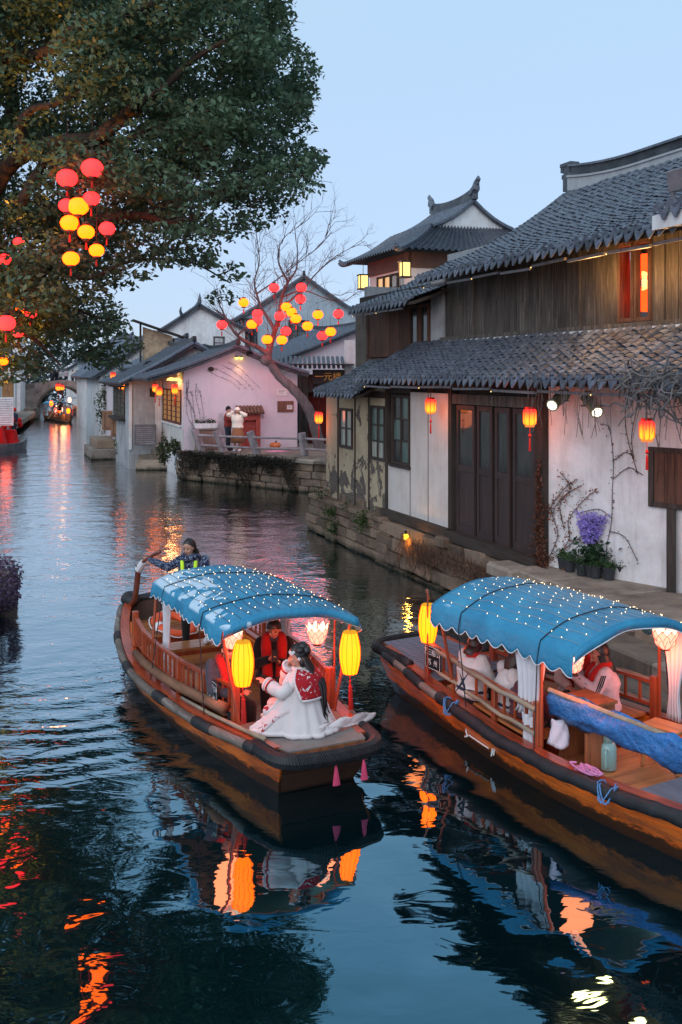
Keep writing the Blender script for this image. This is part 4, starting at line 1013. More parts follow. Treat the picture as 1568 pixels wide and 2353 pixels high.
# ---- generic far house: gable front at local -y, ridge along y
def gable_house(name, label, P0, rot, W, D, zb, ze0, za, xa, ze1=None, wm=None, over=(.5, .5), front=.3, wins=(), side_wins=(), roof=True, mt=None):
    t = thing(name, label, 'house', (P0[0], P0[1], 0), rot); ze1 = ze0 if ze1 is None else ze1
    wm = wm or M_white
    s0 = (za - ze0) / xa; s1 = (za - ze1) / (W - xa)
    mb = MB(); mb.prism([(0, zb), (W, zb), (W, ze1 - .1), (xa, za - .1), (0, ze0 - .1)], 0, .25); mb.build('gable_wall', wm, t)
    mb = MB(); mb.bx((0, .25, zb), (.25, D, ze0 - .12)); mb.build('side_wall', wm, t)
    mb = MB(); mb.bx((W - .25, .25, zb), (W, D, ze1 - .12)); mb.build('side_wall', wm, t)
    if roof: roof_slopes(t, -over[0], xa, W + over[1], ze0 - s0 * over[0], za, ze1 - s1 * over[1], -front, D, pitch=.3, mt=mt)
    for (x0, x1, z0, z1, c, r, mg) in wins: window(t, x0, x1, z0, z1, -.03, c, r, M_post, mg, t=.07)
    for (y0, y1, z0, z1, c, r, mg) in side_wins: lattice_window(t, 0, y0, y1, z0, z1, c, r, M_lat, mg, 2)
    return t
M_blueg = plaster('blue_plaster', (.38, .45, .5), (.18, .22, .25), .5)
hB = gable_house('canal_house', 'weathered grey gabled house with slatted box and long lattice window beside pink house', dp(297, 0, 46.2)[:2], ER, 6.4, 7, -.3, 4.2, 5.85, 3.0, wm=M_grey, over=(.45, .4), wins=[(.95, 1.3, 3.35, 3.75, 1, 1, G_dark)])
p = MB(); p.bx((-.02, -.06, .9), (.12, -.01, 4.1)); p.build('corner_strip', M_white, hB); p = MB(); p.bx((1.2, -.05, .9), (1.5, -.008, 4.1)); p.build('corner_strip', M_white, hB)
ac = thing('slatted_box', 'grey slatted air-conditioner cover on the landing of the grey house', 'cover box', dp(333, 0, 45.7).xy.to_3d() + V(0, 0, 1.15), ER)
p = MB(); p.bx((-.5, -.2, .0), (-.44, .2, .95)); p.bx((.44, -.2, 0), (.5, .2, .95)); p.bx((-.44, -.19, .9), (.44, .2, .95)); p.bx((-.44, -.1, 0), (.44, .2, .9)); p.build('frame', M_metal, ac)
for k in range(9): p = MB(); p.box((0, -.17, .06 + k * .095), (.87, .03, .06), (.5, 0, 0)); p.build('slat', pm('pale_slat', (.34, .33, .36), .7), ac)
def stairs(label, x0, x1, y, n, z1, group='stone steps down to the canal', dep=.32):
    a = gp(x0, y, 0); L = (x1 - x0) / F * a.y; t = thing('canal_steps', label, 'steps', a, ER * .2, group)
    for k in range(n):
        h = z1 * (k + 1) / n; p = MB(); p.bx((0, k * dep, -.3), (L, (k + 1) * dep + .02 + (2.0 if k == n - 1 else 0), h)); p.build('step', M_paving, t, bevel=.025)
    return t
stairs('wide stone steps into the water beside the ivy terrace', 312, 384, 1081, 5, 1.12)
stairs('stone steps into the water below the wooden crates', 240, 292, 1020, 4, 1.0)
stairs('farthest stone steps on the right bank', 211, 246, 998, 4, 1.0)
def shrub(label, loc, r, h, n, mat, seed, ls=.06, cat='bush'):
    t = thing('shrub', label, cat, loc); g = np.random.default_rng(seed); pts = []
    while len(pts) < n:
        q = g.normal(size=3); q /= np.linalg.norm(q); q *= g.uniform(.55, 1.0) * (1 + .25 * math.sin(5 * q[0] + 3 * q[2])); pts.append((q[0] * r, q[1] * r, h / 2 + q[2] * h / 2))
    leaves('foliage', pts, ls, mat, t, seed, world=False)
    mb = MB()
    for k in range(4): mb.tube([(0, 0, -.05), (g.normal() * r * .3, g.normal() * r * .3, h * .4), (g.normal() * r * .6, g.normal() * r * .6, h * .8)], [.02, .015, .006], 4)
    mb.build('stems', M_twig, t); return t
shrub('green bush at the water between the steps and the slatted box', gp(285, 1048, .2), .42, 1.3, 900, L_green, 3)
shrub('trailing green plant beside the wide stone steps', gp(378, 1068, .5), .3, 1.3, 600, L_moss, 4)
shrub('small leafy plant at the corner of the ivy terrace', gp(401, 1045, 1.0), .3, .7, 400, L_moss, 5)
pot_plant('small terracotta pot beside the slatted box', gp(366, 1010, 1.15), .16, .25, M_terra, 120, L_green, .05, .16, None)
hC = gable_house('canal_house', 'white canal house beyond the wooden crates with a red lantern', dp(229, 0, 63.5)[:2] , ER, 7, 10, -.3, 4.5, 6.9, 3.4, over=(.5, .4), wm=M_white)
lattice_window(hB, .0, 1.5, 6.2, 2.3, 3.75, 4, 6, M_post, G_pale, 3)
p = MB(); p.bx((-.3, 1.4, 2.15), (-.004, 6.3, 2.28)); p.bx((-.3, 1.4, 3.77), (-.004, 6.3, 3.85)); p.build('window_ledge', M_post, hB)
hC2 = gable_house('canal_house', 'narrow white lean-to beyond the long lattice window', (dp(262, 0, 57.2).x, 57.2), ER, 5, 6, -.3, 4.1, 5.6, 2.6, over=(.3, .3), wm=M_pink)
M_crate = wood('crate_wood', (.3, .16, .1), (.14, .07, .04), .7, 'x')
def crate(label, x, y, Y, w, h, d):
    c = dp(x, y, Y); t = thing('wooden_crate', label, 'crate', (c.x, c.y, c.z), ER, 'wooden planter crates by the canal')
    p = MB(); p.bx((-w / 2 + .03, -d / 2 + .03, 0.02), (w / 2 - .03, d / 2 - .03, h - .03)); p.build('box', M_crate, t)
    for s in (-1, 1):
        for s2 in (-1, 1): p = MB(); p.box((s * (w / 2 - .03), s2 * (d / 2 - .03), h / 2), (.07, .07, h)); p.build('post', M_crate, t)
    for k in (0, 1): p = MB(); p.bx((-w / 2 + .065, -d / 2 - .012, k * (h - .1)), (w / 2 - .065, -d / 2 + .03, k * (h - .1) + .1)); p.build('rail', M_crate, t)
crate('wooden crate higher and farther by the water', 256, 988, 53.5, .9, 1.05, .6); crate('wooden crate nearer and lower by the water', 272, 1003, 51.5, .7, 1.0, .6)
ldg = thing('stone_landing', 'little stone landing under the wooden crates', 'landing', (dp(263, 0, 53).x, 52.5, 0), ER); p = MB(); p.bx((-1.2, -1.2, -.3), (1.6, 3, .55)); p.build('block', M_stone2, ldg, bevel=.03); p = MB(); p.bx((-.9, -.9, .551), (1.5, 3, 1.0)); p.build('block', M_stone, ldg, bevel=.03)
shrub('tall yellow-lit creeper bush against the far white wall', gp(250, 990, .9), .75, 3.4, 1500, L_moss, 7, .08)
hD = gable_house('canal_house', 'pale far canal house next to the stone bridge', (dp(203, 0, 78).x, 78), ER, 7, 12, -.3, 4.6, 7.4, 3.4, wm=M_white, wins=[(.6, .95, 1.8, 4.2, 1, 4, G_pale), (1.2, 1.5, 1.8, 4.2, 1, 4, G_pale)])
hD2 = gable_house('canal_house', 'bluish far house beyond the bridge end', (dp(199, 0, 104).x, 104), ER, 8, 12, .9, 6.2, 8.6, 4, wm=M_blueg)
hE = gable_house('gabled_house', 'tall white gabled house with upturned ridge behind the grey houses', (dp(335, 0, 62).x, 62), ER - .12, 6.2, 9, .9, 6.6, 8.75, 3.3, ze1=7.3, wm=M_white, over=(.4, .4), wins=[(4.2, 4.9, 6.0, 6.8, 1, 2, G_dark)])
mb = MB(); mb.tube([(3.3, -.4, 8.9), (3.3, -.55, 9.15), (3.3, -.62, 9.45)], [.16, .1, .03], 6); mb.build('ridge_ornament', M_tile, hE)
mb = MB(); mb.tube([(2.2, -.4, 8.1), (2.1, -.55, 8.35), (2.15, -.62, 8.6)], [.12, .08, .03], 6); mb.build('ridge_ornament', M_tile, hE)
hF = gable_house('gabled_house', 'low white gabled house with warm-lit shed roof in the middle distance', (dp(318, 0, 54).x, 54), ER, 5.2, 7, .9, 4.9, 6.3, 2.6, wm=M_whiteP, over=(.3, .3))
mb = MB(); mb.bx((.1, .2, 4.9), (.2, .3, 7.2)); mb.bx((1.9, .2, 4.9), (2.0, .3, 6.4)); mb.beam((-.3, .2, 7.35), (2.6, .2, 6.4), .8, .08); mb.build('shed_roof', M_post, hF)
mb = MB(); mb.prism([(.3, 4.9), (1.9, 4.9), (1.9, 6.5), (.3, 7.0)], .35, .45); mb.build('shed_wall', pm('warm_board', (.42, .3, .2), .8), hF)
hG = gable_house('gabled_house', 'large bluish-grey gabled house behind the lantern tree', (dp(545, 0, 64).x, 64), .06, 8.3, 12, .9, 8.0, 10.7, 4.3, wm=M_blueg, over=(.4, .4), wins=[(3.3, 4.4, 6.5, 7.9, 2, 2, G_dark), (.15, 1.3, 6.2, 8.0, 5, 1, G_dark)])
# house with the dark name board (right of the pink house)
hS = thing('shop_house', 'dark timber shop front with gold-lettered board between pink house and annex', 'house', (dp(684, 0, 46.5).x, 46.5, 0), .06)
mb = MB(); mb.bx((0, 0, 1), (.5, .2, 4.4)); mb.bx((1.75, 0, 1), (2.2, .2, 4.4)); mb.bx((.5, .02, 3.55), (1.75, .2, 4.4)); mb.build('wall', M_door, hS)
mb = MB(); mb.bx((2.2, 0, 1), (6, .2, 6)); mb.build('wall', M_white, hS)
mb = MB(); mb.bx((.5, .5, 1), (1.75, .55, 3.55)); mb.build('doorway', pm('dark_red', (.12, .015, .012), .8), hS)
for k in range(3): p = MB(); p.bx((.06 + k * .15, -.03, 1.1), (.19 + k * .15, 0.0, 4.3)); p.build('plank', M_plank, hS)
p = MB(); p.bx((.7, -.16, 3.95), (2.2, -.06, 4.62)); sb = p.build('sign_board', pm('black_lacquer', (.02, .016, .014), .4), hS)
M_gold = pm('gold_leaf', (.75, .42, .08), .4, .2, 8, metal=.3)
for k, ch in enumerate('一元楼'):
    me = text_mesh(ch, .42); me.materials.append(M_gold); o = piece('lettering', me, sb, (1.0 + k * .42, -.17, 4.27), (math.radians(90), 0, 0))
tiled_like = roof_slopes
tS = MB()
hSr = roof_slopes  # noqa
hR = gable_house('gabled_house', 'house with broad grey roof behind the name board', (dp(625, 0, 50).x, 50), .35, 9, 9, .9, 5.0, 7.0, 5.2, wm=M_pink, over=(.5, .6))
mb = MB(); 
for i in range(16):
    x = -1.2 + i * .22; mb.tube([(x, -.75, 4.72), (x, .4, 5.2)], .08, 6)
tag(mb.build('roof_tiles', M_tile, hS), kind='stuff')
p = MB(); p.beam((-1.4, -.2, 4.86), (2.6, -.2, 4.86), 1.2, .06); p.build('roof_boarding', M_tileD, hS)
# ---- left bank
hL = gable_house('canal_house', 'white left-bank house with a white slatted shutter', (-26.0, 56.5), .3, 6.1, 9, .8, 6.5, 8.5, 3.0, wm=M_white)
sh2 = thing('slatted_shutter', 'large white slatted shutter on the left-bank white wall', 'shutter', (dp(11, 0, 56.3).x, 56.2, 1.5), .3)
p = MB(); p.bx((-.5, -.05, 0), (-.44, .05, 1.6)); p.bx((.44, -.05, 0), (.5, .05, 1.6)); p.bx((-.44, .0, 0), (.44, .05, 1.6)); p.build('frame', M_white, sh2)
for k in range(12): p = MB(); p.box((0, -.02, .07 + k * .13), (.87, .03, .08), (.5, 0, 0)); p.build('slat', pm('white_slat', (.6, .6, .64), .6), sh2)
hL2 = gable_house('canal_house', 'left-bank house with orange wooden doors by the stone steps', (-32.5, 78), .3, 6.6, 10, .8, 6.0, 8.0, 3.4, wm=M_white, wins=[(5.0, 5.5, 3.0, 4.3, 2, 3, G_warm)])
for k in range(2): p = MB(); p.bx((5.6 + k * .45, -.06, 1.4), (6.02 + k * .45, -.01, 4.2)); p.build('door_leaf', pm('orange_wood', (.32, .15, .06), .6), hL2)
hL3 = gable_house('canal_house', 'tall narrow white house at the left end of the bridge', (-36.5, 95), .25, 5.6, 8, .5, 9.5, 11, 3.0, wm=M_white)
stairs('stone steps on the left bank below the orange doors', 47, 69, 966, 5, 1.1)
# ---- bridge
BY = 106.0; bc = dp(143, 0, BY); br = thing('arch_bridge', 'old stone single-arch bridge across the far end of the canal', 'bridge', (bc.x, BY, 0), ER)
outer = [(-6, -.3), (-6, 2.2), (-2.8, 2.9), (0, 3.25), (2.8, 2.9), (6, 2.2), (6, -.3)]
arch = [(2.25 * math.cos(math.pi * i / 14), .75 + 2.2 * math.sin(math.pi * i / 14)) for i in range(15)]
M_bridge = stone_mat('bridge_stone', (.33, .27, .24))
poly = [(-6, -.3), (-6, 2.2), (-2.8, 2.9), (0, 3.25), (2.8, 2.9), (6, 2.2), (6, -.3), (2.25, -.3)] + arch + [(-2.25, -.3)]
mb = MB()
half = 8
# spandrel front/back as strips between arch and top line
topz = lambda x: interp(x, [-6, -2.8, 0, 2.8, 6], [2.2, 2.9, 3.25, 2.9, 2.2])
for y in (0, 3.0):
    xs = [2.25 * math.cos(math.pi * i / 14) for i in range(15)]
    for i in range(14):
        a, b = xs[i], xs[i + 1]; za_, zb_ = arch[i][1], arch[i + 1][1]
        mb.add([(a, y, za_), (b, y, zb_), (b, y, topz(b)), (a, y, topz(a))], [(0, 1, 2, 3)])
    for s in (-1, 1): mb.add([(s * 2.25, y, -.3), (s * 6, y, -.3), (s * 6, y, 2.2), (s * 2.8, y, 2.9), (s * 2.25, y, topz(2.25))], [(0, 1, 2, 3, 4)])
for i in range(14): a, b = arch[i], arch[i + 1]; mb.add([(a[0], 0, a[1]), (b[0], 0, b[1]), (b[0], 3, b[1]), (a[0], 3, a[1])], [(0, 1, 2, 3)])
for s in (-1, 1): mb.add([(s * 2.25, 0, -.3), (s * 2.25, 3, -.3), (s * 2.25, 3, .75), (s * 2.25, 0, .75)], [(0, 1, 2, 3)])
for a, b in zip((-6, -2.8, 0, 2.8), (-2.8, 0, 2.8, 6)): mb.add([(a, 0, topz(a)), (b, 0, topz(b)), (b, 3, topz(b)), (a, 3, topz(a))], [(0, 1, 2, 3)])
mb.build('body', M_bridge, br)
mb = MB(); mb.tube([(x, -.03, z) for x, z in [(2.4 * math.cos(math.pi * i / 20), .75 + 2.35 * math.sin(math.pi * i / 20)) for i in range(21)]], .16, 4); mb.build('arch_ring', M_paving, br)
for y in (.1, 2.9):
    for a, b in zip((-6, -2.8, 0, 2.8), (-2.8, 0, 2.8, 6)): mb = MB(); mb.beam((a, y, topz(a) + .3), (b, y, topz(b) + .3), .22, .55); mb.build('parapet', M_bridge, br)
# beyond the bridge
gable_house('canal_house', 'pale house seen through the bridge arch', (bc.x - 4, BY + 16), .2, 6, 8, .3, 5.0, 7.0, 3.0, wm=M_white, wins=[(2.2, 2.9, 1.0, 3.0, 1, 1, G_warm), (4, 4.8, 1.2, 3.0, 1, 1, G_dark)])
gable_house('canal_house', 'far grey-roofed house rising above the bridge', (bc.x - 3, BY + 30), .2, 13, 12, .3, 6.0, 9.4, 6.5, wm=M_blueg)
mb = MB(); g3 = np.random.default_rng(2); pts = []
for k in range(9000): 
    a = g3.uniform(-1, 1); pts.append((bc.x + 2 + a * 34, BY + 70 + g3.normal() * 5, g3.uniform(0, 1) * (9.5 + 2.5 * math.sin(a * 9) + 1.5 * math.sin(a * 23))))
leaves('tree_line', pts, .55, leaf_mat('haze_leaf', (.05, .07, .07), (.07, .09, .085)), None, 8, 'blurred bluish trees behind the far bridge', None, 'stuff')  # bluish haze of distance put into the leaf colour
# ---------------------------------------------------------------- lanterns (builders)
M_cap = pm('lantern_cap', (.03, .012, .01), .5); M_cord = pm('cord', (.06, .02, .015), .9); M_tassel = pm('red_tassel', (.5, .02, .015), .8)
EMR = lantern_mat('red_lantern', (4.5, .07, .075), 1.0); EMY = lantern_mat('yellow_lantern', (10.0, .54, .01), 1.0)
def round_lantern(color, label, loc, r=.21, group='round lanterns in the tree', cord=.5, tassel=True):
    t = thing(('red' if color == 'r' else 'yellow') + '_lantern', label, 'lantern', loc, rnd.uniform(0, 3), group)
    prof = [(r * .38, -r * .80)] + [(r * math.sin(math.pi * (k + .9) / 10.8), -r * .82 * math.cos(math.pi * (k + .9) / 10.8)) for k in range(10)] + [(r * .38, r * .80)]
    p = MB(); p.lathe(prof, (0, 0, 0), 24, lob=.03, nl=24); p.build('shade', EMR if color == 'r' else EMY, t, smooth=True)
    p = MB(); p.lathe([(r * .38, 0), (r * .4, .04), (r * .3, .05)], (0, 0, r * .76), 12); p.build('cap', M_cap, t)
    p = MB(); p.lathe([(r * .3, -.05), (r * .4, -.04), (r * .38, 0)], (0, 0, -r * .76), 12); p.build('cap', M_cap, t)
    p = MB(); p.tube([(0, 0, r * .8), (.01, 0, r * .8 + cord)], .006, 4); p.build('cord', M_cord, t)
    if tassel: p = MB(); p.tube([(0, 0, -r * .8), (0, 0, -r * 1.15), (0, 0, -r * 1.25), (0, 0, -r * 2.0)], [.006, .006, r * .1, r * .13], 6); p.build('tassel', M_tassel, t)
    return t
EMW = glow('wall_lantern_paper', (3.2, .62, .04), 1.0, (2.4, .07, .05), -.19, .19, .56)  # yellow glow of the bulb low in the shade is put into the colour
def wall_lantern(label, loc, s=1.0, group='red and yellow drum lanterns along the eaves', cord=.35, light=0):
    t = thing('drum_lantern', label, 'lantern', loc, rnd.uniform(0, 1), group); r = .15 * s; h = .36 * s
    p = MB(); p.lathe([(r * .72, -h / 2), (r * .93, -h * .44), (r, -h * .3), (r, h * .3), (r * .93, h * .44), (r * .72, h / 2)], (0, 0, 0), 20); sh = p.build('shade', EMW, t, smooth=True)
    for k in range(8):
        a = k * math.pi / 4 + .2; p = MB(); p.tube([(r * q * 1.02 * math.cos(a), r * q * 1.02 * math.sin(a), z * h) for q, z in ((.72, -.5), (.94, -.44), (1, -.3), (1, .3), (.94, .44), (.72, .5))], .007 * s, 4); p.build('rib', M_tassel, sh)
    for z, nm in ((h * .5, 'cap'), (-h * .5 - .05 * s, 'cap')): p = MB(); p.lathe([(r * .72, 0), (r * .78, .01), (r * .74, .05 * s)], (0, 0, z), 16); p.build(nm, glow('cap_glow', (1.0, .28, .06), .8) if z < 0 else M_tassel, t)
    p = MB(); p.tube([(0, 0, h * .5), (0, 0, h * .5 + cord)], .008, 4); p.build('cord', M_cord, t)
    p = MB(); p.tube([(0, 0, -h * .5 - .04), (0, 0, -h * .5 - .2 * s)], .007, 4); p.lathe([(0, -.06 * s), (.05 * s, 0), (0, .06 * s)], (0, 0, -h * .5 - .25 * s), 4); p.tube([(0, 0, -h * .5 - .3 * s), (0, 0, -h * .5 - .36 * s), (0, 0, -h * .5 - .6 * s)], [.01, .022 * s, .03 * s], 6); p.build('tassel', M_tassel, t)
    if light: point('lantern_light', loc + Vector((0, 0, -h * .5 - .12)), light * .5, (1, .2, .04), .24); point('lantern_light', loc + HN * -.0 + Vector((-.2, -.05, .05)), light * .5, (1, .18, .05), .2)
    return t
# ---------------------------------------------------------------- the big camphor tree over the canal
L_tree = leaf_mat('camphor_leaf', (.07, .125, .08), (.095, .13, .06), .3, .42, .9)
M_bark = pm('tree_bark', (.05, .032, .024), .9, .4, 3, 22, .8, .03, stretch=(1, 1, .35))
TS = 1.3
def tdp(x, y, Y): return dp(x, y, (Y - LO) * TS)
LO = 1.15
def tb(x, y, z): return (x * TS, y * TS, .8 + (z - .8) * TS)
bt = thing('camphor_tree', 'huge evergreen tree on the left bank reaching over the canal, hung with lanterns', 'tree', (-11.3, 24, .8))
def limb(name, pts, r0, r1, parent, mat=M_bark, n=8, world=True, k=6):
    sp = spline(pts, k); m = len(sp); mb = MB(); mb.tube(sp, [lerp(r0, r1, (i / (m - 1)) ** .8) * (1 + .06 * math.sin(i * 1.7)) for i in range(m)], n); return mb.build(name, mat, parent, smooth=True, world=world)
limb('trunk', [tb(*q) for q in ((-8.7, 18.4, .6), (-8.55, 18.4, 2.0), (-8.3, 18.3, 3.6), (-8.2, 18.2, 5.2), (-8.3, 18.1, 7.0), (-8.2, 18, 9.0), (-8, 18, 11.5))], .75, .36, bt, n=12)
L_ = [([tb(-8.25, 18.3, 4.2), tdp(-90, 715, 18.0), tdp(0, 668, 17.6), tdp(75, 640, 17.4), tdp(150, 560, 17.2), tdp(235, 502, 17.0), tdp(330, 495, 16.8), tdp(400, 512, 16.6), tdp(470, 490, 16.5)], .2, .03),
      ([tb(-8.3, 18.2, 6.4), tdp(-60, 470, 17.8), tdp(15, 385, 17.5), tdp(65, 350, 17.2), tdp(130, 325, 17), tdp(225, 312, 16.8), tdp(300, 262, 16.6), tdp(372, 205, 16.4), tdp(440, 140, 16.2), tdp(520, 90, 16)], .2, .03),
      ([tdp(65, 350, 17.2), tdp(45, 290, 17.0), tdp(75, 250, 16.8), tdp(125, 238, 16.6), tdp(190, 205, 16.5)], .1, .03),
      ([tdp(205, 372, 17.3), tdp(235, 335, 17.0), tdp(300, 318, 16.9), tdp(360, 290, 16.8), tdp(455, 340, 16.6), tdp(530, 330, 16.5)], .09, .02),
      ([tdp(235, 302, 16.8), tdp(310, 240, 16.4), tdp(380, 200, 16.0)], .09, .04),
      ([tb(-8.2, 18, 8.0), tdp(0, 300, 18.2), tdp(25, 170, 18), tdp(40, 60, 18), tdp(90, -40, 18)], .17, .06),
      ([tb(-8.1, 18, 9.6), tdp(60, 130, 17), tdp(180, 60, 16.5), tdp(320, 20, 16), tdp(480, -60, 16)], .16, .03),
      ([tdp(330, 495, 16.8), tdp(430, 450, 17.2), tdp(560, 430, 17.4), tdp(660, 420, 17.6)], .06, .015),
      ([tdp(110, 600, 17.3), tdp(200, 640, 17.3), tdp(300, 600, 17.4), tdp(430, 600, 17.6), tdp(530, 650, 17.8)], .05, .012),
      ([tdp(60, 645, 17.4), tdp(150, 700, 17.5), tdp(230, 730, 17.5), tdp(290, 740, 17.6)], .04, .01),
      ([tb(-8.25, 18.2, 3.9), tdp(-60, 770, 17.6), tdp(20, 760, 17.0), tdp(80, 780, 16.8), tdp(140, 840, 16.6)], .1, .015),
      ([tdp(45, 470, 17.2), tdp(90, 390, 17.0), tdp(130, 340, 17)], .1, .06)]
for pts, a, b in L_: limb('branch', pts, a * TS, b * TS, bt)
outline = [(-330, -260), (720, -260), (686, 0), (700, 95), (752, 150), (738, 220), (728, 290), (768, 372), (755, 430), (745, 480), (650, 525), (590, 560), (602, 610), (560, 660), (535, 715), (480, 690), (455, 640), (400, 640), (340, 645), (335, 690), (285, 660), (300, 735), (308, 770), (296, 830), (255, 858), (215, 842), (180, 818), (110, 820), (88, 865), (60, 900), (0, 930), (-330, 930)]
def inside(x, y, P):
    r = False; j = len(P) - 1
    for i in range(len(P)):
        if (P[i][1] > y) != (P[j][1] > y) and x < (P[j][0] - P[i][0]) * (y - P[i][1]) / (P[j][1] - P[i][1]) + P[i][0]: r = not r
        j = i
    return r
rt = random.Random(21); gt = np.random.default_rng(9); cl = []
def edge_dist(x, y):
    best = 1e9
    for (ax, ay), (bx2, by2) in zip(outline, outline[1:] + outline[:1]):
        dx_, dy_ = bx2 - ax, by2 - ay; t = max(0, min(1, ((x - ax) * dx_ + (y - ay) * dy_) / (dx_ * dx_ + dy_ * dy_))); best = min(best, math.hypot(x - ax - t * dx_, y - ay - t * dy_))
    return best
while len(cl) < 640:
    x, y = rt.uniform(-330, 780), rt.uniform(-260, 930)
    if not inside(x, y, outline): continue
    e = edge_dist(x, y)
    if e < 20: continue
    low = sstep(430, 640, y) * sstep(230, 340, x)                                     # thin hanging sprays low down
    if rt.random() < low * .45: continue
    holes = math.sin(x * .021 + 1.3) * math.sin(y * .026 + .4) + .5 * math.sin(x * .05 + y * .043)
    if holes > .72 and y > 120: continue
    th = min(2.8, .9 + e / 80)
    r = (rt.uniform(.34, .62) if e > 70 else rt.uniform(.2, .34)) * TS
    cl.append((tdp(x, y, 17.3 + LO + rt.uniform(-1, 1) * th), r, low))
P_ = []
for c, r, low in cl:
    n = int(285 * (r / .65) ** 1.7 * (1 - .25 * low))
    d = gt.normal(size=(n, 3)); d /= np.linalg.norm(d, axis=1)[:, None]; rad = gt.uniform(.35, 1.0, size=(n, 1)) ** .6
    q = d * rad * np.array([r * 1.25, r * 1.25, r * .62]); q[:, 2] -= .25 * (q[:, 0] ** 2 + q[:, 1] ** 2) / r
    P_.append(q + np.array(c))
P_ = np.concatenate(P_)
leaves('crown', P_, .075, L_tree, bt, 31)
tw = MB()
for c, r, low in cl:
    for k in range(2):
        e2 = c + Vector((rt.gauss(0, r * .7), rt.gauss(0, r * .7), rt.gauss(-.05, r * .3))); tw.tube([c + Vector((-r * .8, 0, -.1)), c, e2], [.016, .012, .004], 3, cap=False)
tag(tw.build('twigs', M_bark, bt, world=True, fixn=False), kind='stuff')
print('leaves', len(P_))
# lamps that light the tree from below; the one by the hedge is added
M_lamph = pm('lamp_housing', (.05, .05, .055), .5, metal=.3)
for k, (lx, ly, tx, ty, tz, pw_, lab) in enumerate(((-10.0, 20.2, -7.0, 22.4, 12.5, 17000, 'orange floodlight nearer the camera at the foot of the big tree'), (-11.0, 26.0, -8.0, 22.5, 14, 17000, 'orange floodlight behind the trunk of the big tree'), (-8.6, 15.4, -7.2, 20.6, 11.5, 4500, 'added orange floodlight by the flower hedge aimed up at the big tree'))):
    t = thing('floodlight', lab, 'floodlight', (lx, ly, .8), 0); p = MB(); p.box((0, 0, .28), (.3, .22, .2), (0, -.4, 0)); p.build('housing', M_lamph, t)
    p = MB(); p.bx((-.12, -.12, 0), (.12, .12, .05)); p.beam((0, -.14, .03), (0, -.14, .3), .03, .03); p.beam((0, .14, .03), (0, .14, .3), .03, .03); p.build('stand', M_lamph, t)
    p = MB(); p.box((.04, 0, .385), (.24, .17, .01), (0, -.4, 0)); p.build('lens', glow('orange_lens', (1, .5, .12), 5), t)
    spot('flood_beam', (lx + .05, ly, 1.25), (tx, ty, tz), pw_, (1, .37, .05), 62, .15, .9)
TL = [('r', 212, 386, 26, 'topmost and largest red lantern in the big tree'), ('r', 154, 409, 25, 'red lantern left of and just below the topmost one in the big tree'), ('r', 210, 456, 20, 'red lantern directly under the topmost red lantern of the big tree'), ('r', 153, 472, 19, 'red lantern half hidden behind a yellow one in the big tree'),
      ('y', 180, 474, 25, 'largest yellow lantern, in the middle of the big tree cluster'), ('y', 160, 512, 22, 'yellow lantern below left of the largest yellow one in the big tree'), ('y', 198, 533, 20, 'yellow lantern partly veiled by leaves in the big tree'), ('r', 246, 525, 19, 'flat red lantern at the right end of the big tree cluster'),
      ('y', 222, 575, 18, 'yellow lantern mostly hidden by leaves low in the big tree'), ('y', 163, 594, 20, 'lowest yellow lantern with long red tassel in the big tree'), ('r', 70, 719, 15, 'small red lantern low on the left beneath the big tree'), ('y', 45, 714, 14, 'small yellow lantern beside the low red one at far left'), ('r', 14, 742, 22, 'red lantern at the left edge of the picture under the big tree'), ('r', 42, 765, 12, 'tiny red lantern lowest at the left edge under the big tree'), ('r', 10, 596, 16, 'red lantern behind leaves at the left edge of the big tree'), ('y', 8, 830, 11, 'tiny yellow lantern in the lowest leaves at the left edge'), ('r', 43, 556, 13, 'narrow red lantern by the big limb at the left')]
for c, x, y, r, lab in TL:
    Y = (14.4 if r > 17 else 15.6) * TS
    round_lantern(c, lab, dp(x, y, Y), r / F * Y, 'round lanterns hung in the big tree', cord=.9)
# ---------------------------------------------------------------- the leaning bare tree on the terrace
M_bare = pm('bare_bark', (.12, .1, .1), .9, .4, 5, 25, .7, .03, stretch=(1, 1, .4))
ba = thing('bare_tree', 'leaning bare tree on the terrace hung with small round lanterns', 'tree', gp(735, 1032, PZ))
YB = ba.location.y
trunk = [(736, 1040, 0), (729, 1000, 0), (716, 955, -.1), (700, 925, -.2), (672, 892, -.3), (645, 868, -.4), (624, 840, -.5), (614, 822, -.5)]
limb('trunk', [dp(x, y, YB + d) for x, y, d in trunk], .25, .16, ba, M_bare, 10)
mb = MB(); mb.ell(dp(612, 828, YB - .6), (.26, .24, .22), 8, 6); mb.build('burl', M_bare, ba, world=True, smooth=True)
B_ = [([(615, 826, -.5), (619, 803, -.5), (626, 778, -.5), (637, 742, -.5), (643, 712, -.6), (648, 680, -.6), (662, 648, -.7), (681, 618, -.7), (684, 570, -.8)], .17, .02),
      ([(616, 815, -.5), (596, 800, -.6), (566, 786, -.8), (545, 770, -1), (527, 745, -1.1), (512, 715, -1.2), (500, 690, -1.2)], .13, .02),
      ([(632, 758, -.5), (617, 733, -.2), (600, 705, 0), (590, 675, .1), (585, 645, .2), (596, 600, .3), (590, 540, .3)], .09, .015),
      ([(643, 712, -.6), (668, 690, -.4), (700, 660, -.2), (730, 625, 0), (770, 590, 0), (815, 565, .1)], .06, .01),
      ([(648, 682, -.6), (700, 668, -.9), (760, 690, -1), (800, 690, -1)], .04, .01),
      ([(545, 770, -1), (575, 745, -1.2), (600, 725, -1.2)], .05, .015), ([(662, 648, -.7), (640, 600, -.8), (650, 550, -.9), (700, 510, -1)], .05, .008),
      ([(590, 675, .1), (640, 640, .3), (690, 600, .5), (740, 560, .5), (760, 520, .5)], .04, .006)]
tips = []
